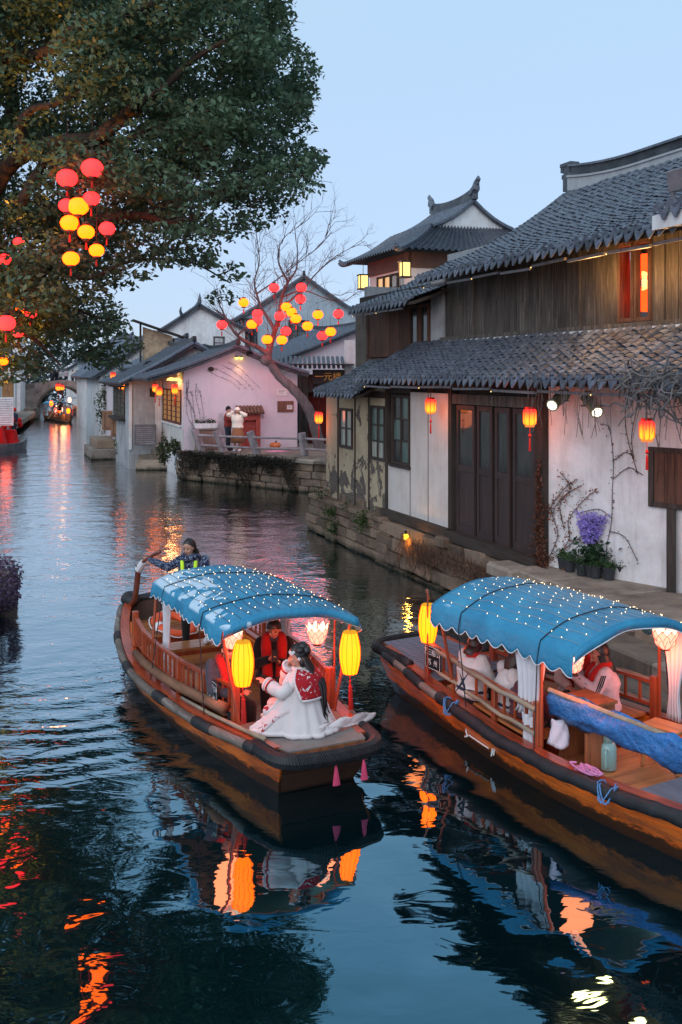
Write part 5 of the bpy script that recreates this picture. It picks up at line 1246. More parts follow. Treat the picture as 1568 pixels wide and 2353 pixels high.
for pts, a, b in B_:
    w3 = [dp(x, y, YB + d) for x, y, d in pts]; limb('branch', w3, a, b, ba, M_bare, 7); tips.append(w3)
tw = MB(); rb = random.Random(8)
def twig(p, d, l, r, depth):
    q = p + d * l * .5 + Vector((rb.gauss(0, .04), rb.gauss(0, .04), rb.gauss(0, .04))) * l; e = p + d * l
    tw.tube([p, q, e], [r, r * .8, r * .5], 4, cap=False)
    if depth:
        for k in range(rb.choice((2, 3))):
            nd = (d + Vector((rb.gauss(0, .5), rb.gauss(0, .5), rb.gauss(.12, .45)))).normalized(); twig(e if k else q, nd, l * rb.uniform(.55, .85), r * .6, depth - 1)
for w3 in tips:
    for i in range(2, len(w3)):
        for k in range(3):
            p = w3[i - 1].lerp(w3[i], rb.random()); d = (w3[i] - w3[i - 1]).normalized(); twig(p, (d + Vector((rb.gauss(0, .6), rb.gauss(0, .6), rb.gauss(.3, .5)))).normalized(), rb.uniform(.5, .95), .016, 3)
tag(tw.build('twigs', M_bare, ba, world=True, fixn=False), kind='stuff')
BL = [('r', 630, 661, 'topmost left red lantern of the bare tree'), ('r', 693, 660, 'topmost right red lantern of the bare tree'), ('r', 691, 687, 'red lantern just below the top right one in the bare tree'), ('y', 560, 695, 'leftmost yellow lantern of the bare tree, high on the left limb'), ('r', 592, 721, 'red lantern above a yellow one left of the bare trunk'), ('r', 591, 737, 'red lantern half hidden between red and yellow left of the bare trunk'),
      ('y', 579, 745, 'yellow lantern under two red ones left of the bare trunk'), ('r', 510, 746, 'leftmost red lantern at the tip of the left limb'), ('y', 658, 705, 'highest of three stacked yellow lanterns right of the bare trunk'), ('y', 670, 717, 'middle one of three stacked yellow lanterns right of the bare trunk'), ('y', 680, 732, 'lowest of three stacked yellow lanterns right of the bare trunk'), ('r', 643, 726, 'red lantern in front of the upper trunk of the bare tree'),
      ('y', 731, 723, 'yellow lantern alone on the right branches of the bare tree'), ('r', 778, 721, 'rightmost red lantern near the annex eave'), ('y', 707, 749, 'yellow lantern with tassel below the three stacked ones'), ('r', 657, 761, 'red lantern just right of the bare trunk fork'), ('y', 614, 780, 'yellow lantern left of the bare trunk fork'), ('y', 648, 781, 'yellow lantern right of the trunk, lowest in the bare tree'), ('r', 741, 771, 'red lantern low at right paired with a yellow one'), ('y', 760, 762, 'yellow lantern low at right paired with a red one')]
for c, x, y, lab in BL: round_lantern(c, lab, dp(x, y, YB - 1.2 + rb.uniform(-.3, .3)), .225, 'round lanterns hung in the bare tree', cord=.45)
# ---------------------------------------------------------------- flowering hedge on the near left bank
L_pur = leaf_mat('purple_lit_flower', (.1, .075, .13), (.16, .11, .17), .2); L_blue = leaf_mat('blue_lit_flower', (.05, .06, .13), (.09, .09, .2), .2)  # purple and blue lamplight on the hedge is put into these leaf colours
hd = thing('flower_hedge', 'flowering hedge lit purple and blue hanging over the near left bank', 'hedge', (-6.3, 15.5, 0))
for nm, mat, yy, sd in (('foliage', L_pur, (15.4, 18.6), 1), ('foliage', L_blue, (11.5, 16.6), 2)):
    pts = []; g = np.random.default_rng(sd)
    for k in range(9000):
        y = g.uniform(*yy); a = g.uniform(0, 2 * math.pi); rr = g.uniform(.6, 1.0) * (1 + .12 * math.sin(y * 5) + .1 * math.sin(a * 3 + y * 3)); pts.append((-6.35 + rr * .52 * math.cos(a) , y, .58 + rr * .5 * math.sin(a)))
    leaves(nm, pts, .035, mat, hd, sd)
mb = MB(); mb.bx((-7.3, 10, -.3), (-6.3, 19.4, .62)); mb.build('planter_wall', M_stone2, hd, world=True)
# ---------------------------------------------------------------- lanterns along the houses
GW = 'red and yellow drum lanterns along the eaves'
def onfac(x, y, v): return hw(hu(x, v), v, hz(x, y, v))
wall_lantern('drum lantern in front of the white panels left of the big door', onfac(990, 932, -.35), .74, GW, light=10)
wall_lantern('drum lantern in front of the right leaf of the big dark door', onfac(1218, 958, -.4), .74, GW, light=10)
wall_lantern('drum lantern beside the small shuttered window at right', onfac(1487, 988, -.1), .74, GW, light=10)
wall_lantern('drum lantern at the far corner of the yellow annex', onfac(733, 959, -.2), .74, GW, light=10)
GF = 'red lanterns on the far canal houses'
for x, y, Y, s, lab, l in ((402, 894, 42.3, .9, 'lantern hanging at the lattice window of the pink house', 20), (357, 891, 44.8, .85, 'first lantern under the eave between pink and grey house', 12), (366, 899, 44.2, .85, 'second, lower lantern under the eave between pink and grey house', 0), (286, 885, 48, .95, 'bright red lantern pair, right one, by the long lattice window', 25), (279, 884, 49.5, .95, 'bright red lantern pair, left one, by the long lattice window', 0), (260, 864, 53.5, .95, 'single red lantern beyond the long lattice window', 0), (205, 889, 80, 1.1, 'left lantern of a pair beside the bridge', 15), (213, 887, 79, 1.1, 'right lantern of a pair beside the bridge', 0), (236, 896, 68, 1.2, 'tall red lantern on a far white wall', 15), (134, 889, 104, 1.7, 'left lantern hanging in the bridge arch', 10), (143, 890, 104, 1.3, 'right lantern hanging in the bridge arch', 0)):
    wall_lantern(lab, dp(x, y, Y), s, GF, cord=.3, light=l)
t1 = thing('hanging_lamp', 'yellow-shaded lamp under the left eave of the pink house', 'lamp', dp(405, 875, 42.2)); p = MB(); p.lathe([(.26, 0), (.2, .08), (.05, .13)], (0, 0, 0), 12); p.build('shade', glow('lamp_shade', (1, .6, .15), 2), t1)
t1 = thing('hanging_lamp', 'white-yellow lamp beside the yellow-shaded lamp of the pink house', 'lamp', dp(394, 874, 42.8)); p = MB(); p.lathe([(.22, 0), (.17, .08), (.05, .13)], (0, 0, 0), 12); p.build('shade', glow('lamp_shade', (1, .6, .15), 2), t1)
point('lamp_light', dp(395, 882, 42.3), 30, (1, .5, .18), .15)
t1 = thing('red_spot', 'round spot lamp with red glow at the grey house eave', 'spotlight', dp(347, 842, 50)); p = MB(); p.tube([(0, .2, 0), (0, -.15, -.08)], [.3, .38], 12); p.build('housing', M_black, t1); p = MB(); p.ell((0.1, -.2, -.1), (.26, .05, .24), 12, 6); p.build('lens', glow('orange_bulb', (1, .25, .08), 3), t1)
# pavilion lanterns: boxy palace lanterns
def palace(lab, loc):
    t = thing('palace_lantern', lab, 'lantern', loc, .3, 'boxy lit lanterns on the pavilion'); p = MB(); p.box((0, 0, 0), (.3, .3, .5)); p.build('shade', glow('palace_paper', (1, .62, .2), 1.6), t)
    for sx in (-1, 1):
        for sy in (-1, 1): p = MB(); p.box((sx * .155, sy * .155, 0), (.035, .035, .56)); p.build('post', M_black, t)
    for z in (-.27, .27): p = MB(); p.box((0, 0, z), (.4, .4, .05)); p.build('cap', M_black, t)
    p = MB(); p.tube([(0, 0, .29), (0, 0, .75)], .012, 4); p.build('cord', M_cord, t); return t
palace('boxy lit lantern at the near corner of the pavilion, higher one', dp(931, 619, 35.4)); palace('boxy lit lantern at the far corner of the pavilion, lower one', dp(835, 648, 38.5))
point('lantern_light', dp(900, 612, 36), 25, (1, .5, .2), .2)
# ---------------------------------------------------------------- sightseeing boats
W_hull = wood('hull_wood', (.80, .185, .022), (.36, .065, .012), .36, 'x', 10, .5, .2, .15, coat=.3, wear=(.2, .07, .03), scum=True)
W_hull2 = wood('hull_wood_weathered', (.36, .125, .045), (.12, .045, .022), .6, 'x', 10, .3, .3, .2, wear=(.17, .14, .12), scum=True)
W_dark = wood('dark_wood', (.07, .035, .022), (.03, .016, .012), .6, 'y', 10, .3, .3, .2)  # plain dark wood for the bow and stern boards
W_red = wood('red_varnish', (.38, .065, .022), (.17, .024, .012), .35, 'x', 12, .5, .15, .15, coat=.4)
W_redz = wood('red_varnish_post', (.36, .075, .026), (.16, .026, .013), .38, 'z', 12, .5, .15, .15, coat=.4)
W_floor = wood('floor_board', (.5, .2, .07), (.25, .085, .03), .42, 'y', 12, .45, .15, .15, coat=.25)
W_floorx = wood('floor_board_long', (.5, .2, .07), (.25, .085, .03), .42, 'x', 12, .45, .15, .15, coat=.25)
W_bamboo = wood('bamboo', (.33, .25, .17), (.15, .11, .08), .65, 'x', 8, .3, .4, .15, wear=(.3, .29, .28))
W_pole = wood('grey_pole', (.2, .165, .14), (.09, .07, .06), .7, 'x', 8, .25, .4, .15, wear=(.3, .29, .28))
W_log = wood('log', (.2, .1, .06), (.08, .045, .03), .75, 'x', 9, .2, .6, .15)
M_rubber = pm('black_rubber', (.02, .021, .024), .55, .4, 8, 40, .5, .01)
M_mat = pm('grey_deck_mat', (.2, .18, .165), .95, .18, 5, 120, .5, .004)
M_mat2 = pm('blue_grey_mat', (.17, .19, .24), .95, .2, 5, 60, .5, .006, stretch=(.3, 3, 1))
def canvas_mat(name, prn, seedv):
    m, nt, out = new_mat(name); v = coord(nt, 'Object'); n1 = noise(nt, v, 2.2, 4); n2 = noise(nt, v, 7, 3)
    c = ramp(nt, n1, [(0.3, (.018, .19, .35)), (0.6, (.032, .26, .44)), (0.8, (.055, .33, .51))])
    # printed white crane-and-cloud swirls on the top
    vd = coord(nt, 'Object', (1, 1, 0)); w = noise(nt, vd, 1.5, 2.0, .5, 2.6)
    sep = N(nt, 'ShaderNodeSeparateXYZ'); nt.links.new(v, sep.inputs[0])
    ax = N(nt, 'ShaderNodeMapRange'); ax.interpolation_type = 'SMOOTHSTEP'
    for i, q in enumerate(prn['x']): ax.inputs[i + 1].default_value = q
    nt.links.new(sep.outputs[0], ax.inputs[0])
    ay = N(nt, 'ShaderNodeMapRange'); ay.interpolation_type = 'SMOOTHSTEP'
    for i, q in enumerate(prn['y']): ay.inputs[i + 1].default_value = q
    nt.links.new(sep.outputs[1], ay.inputs[0])
    a = N(nt, 'ShaderNodeMath', operation='ADD'); nt.links.new(ax.outputs[0], a.inputs[0]); nt.links.new(ay.outputs[0], a.inputs[1])
    b = N(nt, 'ShaderNodeMath', operation='ADD'); nt.links.new(a.outputs[0], b.inputs[0]); nt.links.new(w, b.inputs[1])
    mask = ramp(nt, b.outputs[0], [(.56, 0.0), (.575, 1.0)])
    az = N(nt, 'ShaderNodeMapRange'); az.inputs[1].default_value = 1.6; az.inputs[2].default_value = 1.63; nt.links.new(sep.outputs[2], az.inputs[0])
    mm = N(nt, 'ShaderNodeMath', operation='MULTIPLY'); nt.links.new(mask, mm.inputs[0]); nt.links.new(az.outputs[0], mm.inputs[1])
    c = mixc(nt, mm.outputs[0], c, prn['col'])
    n3 = noise(nt, coord(nt, 'Object', (1, 3, 1)), 5, 4, .6, 1.0); p = bsdf(nt, out, c, .55, bump(nt, n3, .6, .03, bump(nt, n2, .5, .03)), .4); MATS[name] = m; return m
M_canv1 = canvas_mat('blue_canvas_print', dict(x=(-3.75, -1.0, .12, -.02), y=(-.8, .5, .06, -.5), col=(.5, .66, .78)), 1)
M_canv2 = canvas_mat('blue_canvas', dict(x=(-3.0, -1.95, -.22, .02), y=(-.5, .5, -.05, -.1), col=(.42, .6, .74)), 2)
M_hem = pm('white_hem', (.7, .72, .75), .7, .05); M_cordd = pm('dark_cord', (.015, .02, .03), .7); M_wire = pm('light_wire', (.25, .3, .33), .5); M_wired = pm('dark_wire', (.03, .06, .08), .5)
M_plate = pm('black_plate', (.018, .02, .022), .35, .2); M_whitep = pm('white_lettering', (.75, .77, .78), .6, .05)
EMB = glow('fairy_bulb', (1.0, .76, .45), 3.0)
BULB_ME = MB().ell((0, 0, .014), (.0042, .0042, .008), 6, 4).mesh('fairy_light', EMB)
EML = glow('lotus_paper', (3.4, .64, .42), 1.0); EML2 = glow('lotus_paper_heart', (3.2, 1.5, .95), 1.0)
EMBY = lantern_mat('boat_lantern_paper', (9.0, .70, .01), 1.0)
def petal_mesh(l, w, curl, mat, name='petal'):
    mb = MB(); rows = []; K = 6
    for k in range(K + 1):
        t = k / K; hwd = w * math.sin(math.pi * (t * .86 + .07)) ** .75 * (1 - t ** 5) + .002
        x = l * (.25 + .55 * math.sin(t * curl)); z = l * t * .95 - l * .12 * (1 - t)
        rows.append([(x - .25 * hwd, -hwd, z), (x, 0, z), (x - .25 * hwd, hwd, z)])
    mb.loft(rows, closed=False, cap=False); return mb.mesh(name, mat, True, False)
PET = [petal_mesh(.15, .06, 1.9, EML), petal_mesh(.17, .055, 1.35, EML2), petal_mesh(.12, .055, 2.6, EML)]
def edge_wire(l, w, curl):
    mb = MB(); pts = []
    for s in (1, -1):
        for k in (range(7) if s > 0 else range(6, -1, -1)):
            t = k / 6; hwd = w * math.sin(math.pi * (t * .86 + .07)) ** .75 * (1 - t ** 5) + .002; x = l * (.25 + .55 * math.sin(t * curl)); z = l * t * .95 - l * .12 * (1 - t); pts.append((x - .25 * hwd + .002, s * hwd, z))
    mb.tube(pts, .0025, 3); return mb.mesh('wire', pm('pink_wire', (.4, .08, .07), .6), False, False)
EDG = [edge_wire(.15, .06, 1.9), edge_wire(.17, .055, 1.35), edge_wire(.12, .055, 2.6)]
def lotus_lamp(label, loc, s=1.0, power=8):
    t = thing('lotus_lamp', label, 'lamp', loc, 0, 'pink lotus lamps under the boat canopies')
    p = MB(); p.ell((0, 0, .03), (.055 * s, .055 * s, .06 * s), 10, 8); p.build('heart', EML2, t, smooth=True)
    for ring, (n, off, z) in enumerate(((9, 0, -.02), (9, .35, 0), (9, .17, -.055))):
        for k in range(n):
            m4 = Matrix.Rotation(off + k * 2 * math.pi / n, 4, 'Z') @ Matrix.Translation((0, 0, z * s)) @ Matrix.Scale(s, 4)
            o = piece('petal', PET[ring], t, mat4=m4); e = piece('wire', EDG[ring], o)
    p = MB(); p.tube([(0, 0, .1 * s), (0, 0, .17 * s)], .006, 4); p.lathe([(.03, -.06), (.05, -.09)], (0, 0, 0), 8); p.build('cord', M_cord, t)
    if power: point('lamp_light', Vector(loc) + Vector((0, 0, -.16)), power * .7, (1, .17, .06), .2); point('lamp_light', Vector(loc) + Vector((0, 0, .13 * s)), power * .3, (1, .2, .1), .15)
    return t
def barrel_lantern(label, loc, r=.125, h=.47, group='yellow barrel lanterns on the boats', light=0):
    t = thing('barrel_lantern', label, 'lantern', loc, .2, group); prof = []
    for k in range(13):
        u = k / 12; prof.append((r * (.5 + .5 * math.sin(math.pi * (.1 + .8 * u)) ** .9) * 1.0, -h / 2 + h * u))
    p = MB(); p.lathe(prof, (0, 0, 0), 24, lob=.035, nl=24); sh = p.build('shade', EMBY, t, smooth=True)
    M_rib = pm('lantern_rib', (.5, .24, .01), .7)
    for k in range(12):
        a = k * math.pi / 6; p = MB(); p.tube([(q * 1.005 * math.cos(a), q * 1.005 * math.sin(a), z) for q, z in prof], .0028, 3); p.build('rib', M_rib, sh)
    p = MB(); p.lathe([(prof[-1][0], h / 2), (prof[-1][0] * .9, h / 2 + .015), (.02, h / 2 + .02)], (0, 0, 0), 14); p.build('cap', glow('lantern_top', (1, .45, .03), .7), t)
    p = MB(); p.tube([(0, 0, h / 2), (0, 0, h / 2 + .06), (.02, 0, h / 2 + .09), (0, 0, h / 2 + .14)], .008, 5); p.build('hook', pm('orange_cord', (.4, .12, .02), .8), t)
    p = MB(); p.tube([(0, 0, -h / 2), (0, 0, -h / 2 - .12)], .005, 4); p.ell((0, 0, -h / 2 - .1), (.015, .015, .015), 6, 4); p.tube([(0, 0, -h / 2 - .12), (.005, 0, -h / 2 - .16), (.01, 0, -h / 2 - .42)], [.008, .022, .03], 7); p.build('tassel', M_tassel, t)
    if light: point('lantern_light', Vector(loc) + Vector((0, 0, -h / 2 - .12)), light, (1, .5, .08), .08)
    return t
class Boat:
    def __init__(b, name, label, origin, fwd, sg, L, ws, zs, canopy, near):
        b.f = Vector((fwd[0], fwd[1], 0)).normalized(); b.sg = sg; b.L = L; b.ws = ws; b.zs = zs; b.cs = canopy; b.near = near
        b.rot = math.atan2(b.f.y, b.f.x); b.o = Vector(origin); b.root = thing(name, label, 'boat', b.o, b.rot, 'blue-roofed sightseeing boats')
    def p(b, s, n, z): return Vector((-s, b.sg * n, z))
    def w(b, s, n, z): return wmat(b.root) @ b.p(s, n, z)
    def hw(b, s): return interp(s, *b.ws)
    def hwS(b, s):  # smoothed
        return (b.hw(s - .35) + b.hw(s) * 2 + b.hw(s + .35)) / 4 if .35 < s < b.L - .35 else b.hw(s)
    def zz(b, s): return (interp(s - .3, *b.zs) + interp(s, *b.zs) * 2 + interp(s + .3, *b.zs)) / 4
    def hull(b, mats):
        N_ = 26; T = [0, .22, .46, .72, 1.0]; b.N_ = N_
        def pt(s, side, t, out=0.0):
            rake = .5 * t * max(0, 1 - s / 1.6) - .35 * t * max(0, (s - (b.L - 1.6)) / 1.6)
            w = b.hwS(s) * (1 - .30 * t ** 1.6) + out; z = lerp(b.zz(s), -.22, t) if t < 1 else -.24
            return b.p(s + rake, side * w, z)
        for side in (-1, 1):
            for k in range(4):
                mb = MB(); rings = []
                for i in range(N_ + 1):
                    s = b.L * i / N_; o = .014 * (4 - k) / 4
                    rings.append([pt(s, side, T[k] + .004, o + .012), pt(s, side, T[k + 1] + .015 if k < 3 else 1, o), pt(s, side, T[k + 1] + .015 if k < 3 else 1, o - .03), pt(s, side, T[k] + .004, o - .018)])
                mb.loft(rings); mb.build('hull_plank', mats[k % len(mats)], b.root, fixn=True)
        mb = MB(); rings = [[pt(b.L * i / N_, -1, .99, -.01), pt(b.L * i / N_, 1, .99, -.01)] for i in range(N_ + 1)]; mb.loft(rings, closed=False, cap=False); mb.build('bottom', W_hull2, b.root)
        for s, nm in ((0, 'bow_board'), (b.L, 'stern_board')):
            for k in range(3):
                t0, t1 = k / 3 + .005, (k + 1) / 3 - .005; d = .02 if s == 0 else -.02
                mb = MB(); A = [pt(s, -1, t0), pt(s, 1, t0), pt(s, 1, t1), pt(s, -1, t1)]; mb.add([q for q in A] + [q + b.p(d, 0, 0) for q in A], [(0, 1, 2, 3), (7, 6, 5, 4), (0, 4, 5, 1), (1, 5, 6, 2), (2, 6, 7, 3), (3, 7, 4, 0)]); mb.build(nm, W_dark, b.root)
        for side in (-1, 1):                                     # gunwale cap and inner plank
            mb = MB(); rings = []
            for i in range(N_ + 1):
                s = .25 + (b.L - .4) * i / N_; w = b.hwS(s); z = b.zz(s)
                rings.append([b.p(s, side * (w + .005), z), b.p(s, side * (w + .005), z + .035), b.p(s, side * (w - .13), z + .035), b.p(s, side * (w - .13), z)])
            mb.loft(rings); mb.build('gunwale', W_red, b.root)
            mb = MB(); rings = []
            for i in range(N_ + 1):
                s = 1.1 + (b.L - 1.9) * i / N_; w = b.hwS(s) - .14; z = b.zz(s)
                rings.append([b.p(s, side * w, z), b.p(s, side * (w - .03), z), b.p(s, side * (w * .9 - .03), .05), b.p(s, side * w * .9, .05)])
            mb.loft(rings); mb.build('inner_plank', W_hull, b.root)
    def rubrail(b, r, segs, sleeves, mat, side):
        def q(s): return b.p(s, side * (b.hwS(s) + r * .7 + .01), b.zz(s) - .03 + .01 * math.sin(s * 3))
        for a, c in segs:
            mb = MB(); n = max(4, int((c - a) / .2)); mb.tube([q(a + (c - a) * i / n) for i in range(n + 1)], [r * (1 + .08 * math.sin(i * 2.3)) for i in range(n + 1)], 10); o = mb.build('rub_pole', mat, b.root, smooth=True)
        for a, c in sleeves:
            mb = MB(); n = max(4, int((c - a) / .08)); mb.tube([q(a + (c - a) * i / n) for i in range(n + 1)], [r * 1.22 * (1 + .05 * math.sin(i * 2.9)) for i in range(n + 1)], 10); mb.build('rubber_sleeve', M_rubber, b.root, smooth=True)
    def bow_fender(b, r, mat, s_in=.55, mat2=None):
        w = b.hwS(.05) + r * .6; z = b.zz(0) - .03; pts = [(s_in, w + .06), (.2, w + .02), (.02, w - .04), (-.09, w - .2), (-.13, 0), (-.09, -w + .2), (.02, -w + .04), (.2, -w - .02), (s_in, -w - .06)]
        sp = spline([b.p(s, n, z + .0) for s, n in pts], 8); mb = MB(); mb.tube(sp, [r * (1 + .07 * math.sin(i * 2.1)) for i in range(len(sp))], 12); fe = mb.build('bow_fender', mat, b.root, smooth=True)
        mb = MB()
        for i in range(2, len(sp) - 2, 1):
            d = (sp[i + 1] - sp[i - 1]).normalized(); u = d.cross(Vector((0, 0, 1))).normalized(); v = Vector((0, 0, 1)); k = 8
            for f in (0, .5):
                cpt = sp[i].lerp(sp[i + 1], f); ring = [cpt + u * math.cos(a) * r * 1.09 + v * math.sin(a) * r * 1.09 + d * .022 * math.sin(a) for a in [2 * math.pi * j / k for j in range(k + 1)]]; mb.tube(ring, .009, 4, cap=False)
        tag(mb.build('rope_winding', M_rubber, fe, fixn=False), kind='stuff')
    def flat(b, name, s0, s1, z, inset, mat, thick=.03, n=8, nlo=None, nhi=None):
        mb = MB(); A = []; C = []
        for i in range(n + 1):
            s = s0 + (s1 - s0) * i / n; w = b.hwS(s) - inset; zz = z(s) if callable(z) else z
            A.append((s, -w if nlo is None else nlo, zz)); C.append((s, w if nhi is None else nhi, zz))
        rings = [[b.p(*a), b.p(*c), b.p(c[0], c[1], c[2] - thick), b.p(a[0], a[1], a[2] - thick)] for a, c in zip(A, C)]
        mb.loft(rings); return mb.build(name, mat, b.root)
    def boards(b, name, s0, s1, k, z, inset, mat, gap=.008, thick=.03):
        for i in range(k):
            a, c = s0 + (s1 - s0) * i / k, s0 + (s1 - s0) * (i + 1) / k; b.flat(name, a + gap / 2, c - gap / 2, z + rnd.uniform(-.003, .003), inset, mat, thick, 2)
    def canopy(b, s0, s1, hwid, zedge, rise, mat, drop=.2, tilt=0.0, scal=.035, pitch=.19, front_band=.1, bulbs=(11, 13), dk=M_wired):
        NS, NN = 84, 16
        def P(s, n, up=0.0):
            t = (s - s0) / (s1 - s0); u = n / hwid; arch = rise * (1 - abs(u) ** 2.2)
            sag = -.034 * math.sin(math.pi * min(1, max(0, t)) * 3) ** 2; ends = -.035 * (2 * t - 1) ** 4
            return b.p(s, n, zedge + arch + sag * (1 - u * u) + ends + tilt * n + up + .005 * math.sin(9 * n + 5 * s))
        b.cP = P; b.cn = (s0, s1, hwid)
        mb = MB(); rings = []
        for i in range(NS + 1):
            s = s0 + (s1 - s0) * i / NS; ring = []
            for side in (-1, 1):
                col = []
                for q in range(5):
                    f = q / 4; ph = (s - s0) / pitch; d = drop + scal * (abs(math.sin(math.pi * ph)) - .5) * 1.6
                    base = P(s, side * hwid); col.append(base + b.p(0, side * (.035 * math.sin(f * 1.5) + .02 * math.sin(s * 7 + side) * f), -d * f))
                ring.append(col)
            mid = [P(s, hwid * (2 * j / NN - 1)) for j in range(NN + 1)]
            rings.append(list(reversed(ring[0]))[:-1] + mid + ring[1][1:])
        b.rings = rings
        mb.loft(rings, closed=False, cap=False); c = mb.build('canopy', mat, b.root, smooth=True); so = c.modifiers.new('solid', 'SOLIDIFY'); so.thickness = .008
        for s, dirn in ((s0, -1), (s1, 1)):                      # hanging bands at both ends
            mb = MB(); rr = []
            for j in range(33):
                n = hwid * (2 * j / 32 - 1); base = P(s, n); rr.append([base + b.p(dirn * .012, 0, .004), base + b.p(dirn * .03, 0, -front_band * .5), base + b.p(dirn * (.02 + .012 * math.sin(n * 9)), 0, -front_band)])
            mb.loft(rr, closed=False, cap=False); vb = mb.build('end_band', mat, c, smooth=True); so = vb.modifiers.new('solid', 'SOLIDIFY'); so.thickness = .006
            mb = MB(); mb.tube([r[2] for r in rr], .006, 5); mb.build('hem', M_hem, c)
        for idx in (0, -1): mb = MB(); mb.tube([r[idx] for r in rings], .0055, 5); mb.build('hem', M_hem, c)
        nS, nN = bulbs; gb = random.Random(int(s0 * 10) + 3)
        for j in range(nN):                                      # net of fairy lights
            n = hwid * .96 * (2 * (j + .5) / nN - 1); mb = MB(); mb.tube([P(lerp(s0 + .03, s1 - .03, i / 16), n + .012 * math.sin(i * 1.3 + j), .007) for i in range(17)], .0028, 3); mb.build('wire', dk, c)
            for i in range(nS):
                s = lerp(s0 + .06, s1 - .06, (i + .5 * (j % 2) + .2) / nS) + gb.uniform(-.05, .05); o = piece('fairy_light', BULB_ME, c, P(s, n + gb.uniform(-.04, .04), .012), (gb.uniform(-.8, .8), gb.uniform(-.8, .8), 0))
        for s in (lerp(s0, s1, .24), lerp(s0, s1, .8)):          # cords over the canopy, tied down to the gunwale
            mb = MB(); pts = [P(s, hwid * (2 * j / 16 - 1), .012) for j in range(17)]
            mb.tube([b.p(s + .03, -(b.hwS(s) - .03), b.zz(s) + .04), pts[0] + b.p(0, -.045, -.19), pts[0] + b.p(0, -.02, -.06)] + pts + [pts[-1] + b.p(0, .02, -.06), pts[-1] + b.p(0, .045, -.19), b.p(s + .03, b.hwS(s) - .03, b.zz(s) + .04)], .0065, 5); mb.build('tie_cord', M_cordd, c)
        for s in (s0 + .12, s1 - getattr(b, 'over', .12)):
            for side in (-1, 1): mb = MB(); mb.tube([b.p(s, side * (b.hwS(s) - .16), b.zz(s)), P(s, side * (hwid - .02), -.02)], .02, 8); mb.build('canopy_pole', W_redz, b.root)
            mb = MB(); mb.tube([P(s, hwid * (2 * j / 10 - 1) * .98, -.022) for j in range(11)], .016, 6); mb.build('canopy_hoop', W_bamboo, b.root)
        return c
    def rail(b, side, s0, s1, nseg, kind, zt=.46, spind=4):
        """side rail: thick posts, rails and spindles"""
        def q(s, h): return b.p(s, side * (b.hwS(s) - .17), b.zz(s) + h)
        for i in range(nseg + 1):
            s = lerp(s0, s1, i / nseg); big = i in (0, nseg); mb = MB(); wd = .085 if big else .06
            mb.box(q(s, (zt + (.07 if big else .02)) / 2), (wd, wd, zt + (.07 if big else .02))); mb.build('rail_post', W_redz, b.root, bevel=.006)
        for h, rr in ((zt, .03), (.16, .024)):
            mb = MB()
            if kind == 'bamboo' :
                mb.tube([q(lerp(s0, s1, i / 12), h) + b.p(0, side * .045, .01 * math.sin(i * 2)) for i in range(13)], rr, 8); mb.build('bamboo_rail', W_bamboo, b.root, smooth=True)
                mb = MB(); 
            for i in range(nseg):
                a, c = lerp(s0, s1, i / nseg), lerp(s0, s1, (i + 1) / nseg); mb.beam(q(a, h), q(c, h), .05, .035)
            mb.build('rail', W_red, b.root)
        for i in range(nseg):
            for k in range(1, spind + 1):
                s = lerp(lerp(s0, s1, i / nseg), lerp(s0, s1, (i + 1) / nseg), k / (spind + 1)); mb = MB(); mb.box(q(s, (zt + .16) / 2), (.028, .024, zt - .18)); mb.build('spindle', W_redz, b.root)
    def bench(b, side, s0, s1, z=.5, wd=.34):
        mb = MB(); rings = []
        for i in range(7):
            s = lerp(s0, s1, i / 6); n = b.hwS(s) - .2; rings.append([b.p(s, side * n, z), b.p(s, side * (n - wd), z), b.p(s, side * (n - wd), z - .035), b.p(s, side * n, z - .035)])
        mb.loft(rings); mb.build('bench', W_floorx, b.root)
        mb = MB(); rings = []
        for i in range(7):
            s = lerp(s0, s1, i / 6); n = b.hwS(s) - .2 - wd + .04; rings.append([b.p(s, side * n, z - .036), b.p(s, side * (n - .02), z - .036), b.p(s, side * (n - .02), .1), b.p(s, side * n, .1)])
        mb.loft(rings); mb.build('bench_front', W_red, b.root)
    def sign(b, side, s, lines, w=.34, h=.30):
        n = side * (b.hwS(s) - .10); z = b.zz(s) + .30
        # plate faces outwards
        out = b.p(0, side, 0); tang = Vector((0, 0, 1)).cross(out).normalized()
        R = Matrix((tang, Vector((0, 0, 1)).cross(Vector((0, 0, 1))) if False else out.cross(tang) * -1 if (tang.cross(Vector((0, 0, 1)))).dot(out) < 0 else Vector((0, 0, 1)), out)).transposed()
        M = Matrix.Translation(b.p(s, n, z)) @ Matrix((tang, Vector((0, 0, 1)), tang.cross(Vector((0, 0, 1))))).transposed().to_4x4()
        if tang.cross(Vector((0, 0, 1))).dot(out) < 0:
            tang = -tang; M = Matrix.Translation(b.p(s, n, z)) @ Matrix((tang, Vector((0, 0, 1)), tang.cross(Vector((0, 0, 1))))).transposed().to_4x4()
        def rr(w, h, r): return [(sx * (w / 2 - r) + r * math.cos(a), sy * (h / 2 - r) + r * math.sin(a)) for sx, sy, a0 in ((1, 1, 0), (-1, 1, 90), (-1, -1, 180), (1, -1, 270)) for a in [math.radians(a0 + q) for q in (0, 30, 60, 90)]]
        mb = MB(); mb.prism(rr(w, h, .03), -.008, .008, 'z'); o = mb.build('name_plate', M_plate, b.root); o.matrix_local = M
        mb = MB(); A, B2 = rr(w - .02, h - .02, .024), rr(w - .034, h - .034, .02); k = len(A)
        mb.add([(x, y, .0095) for x, y in A] + [(x, y, .0095) for x, y in B2], [(i, (i + 1) % k, (i + 1) % k + k, i + k) for i in range(k)]); mb.build('border', M_whitep, o)
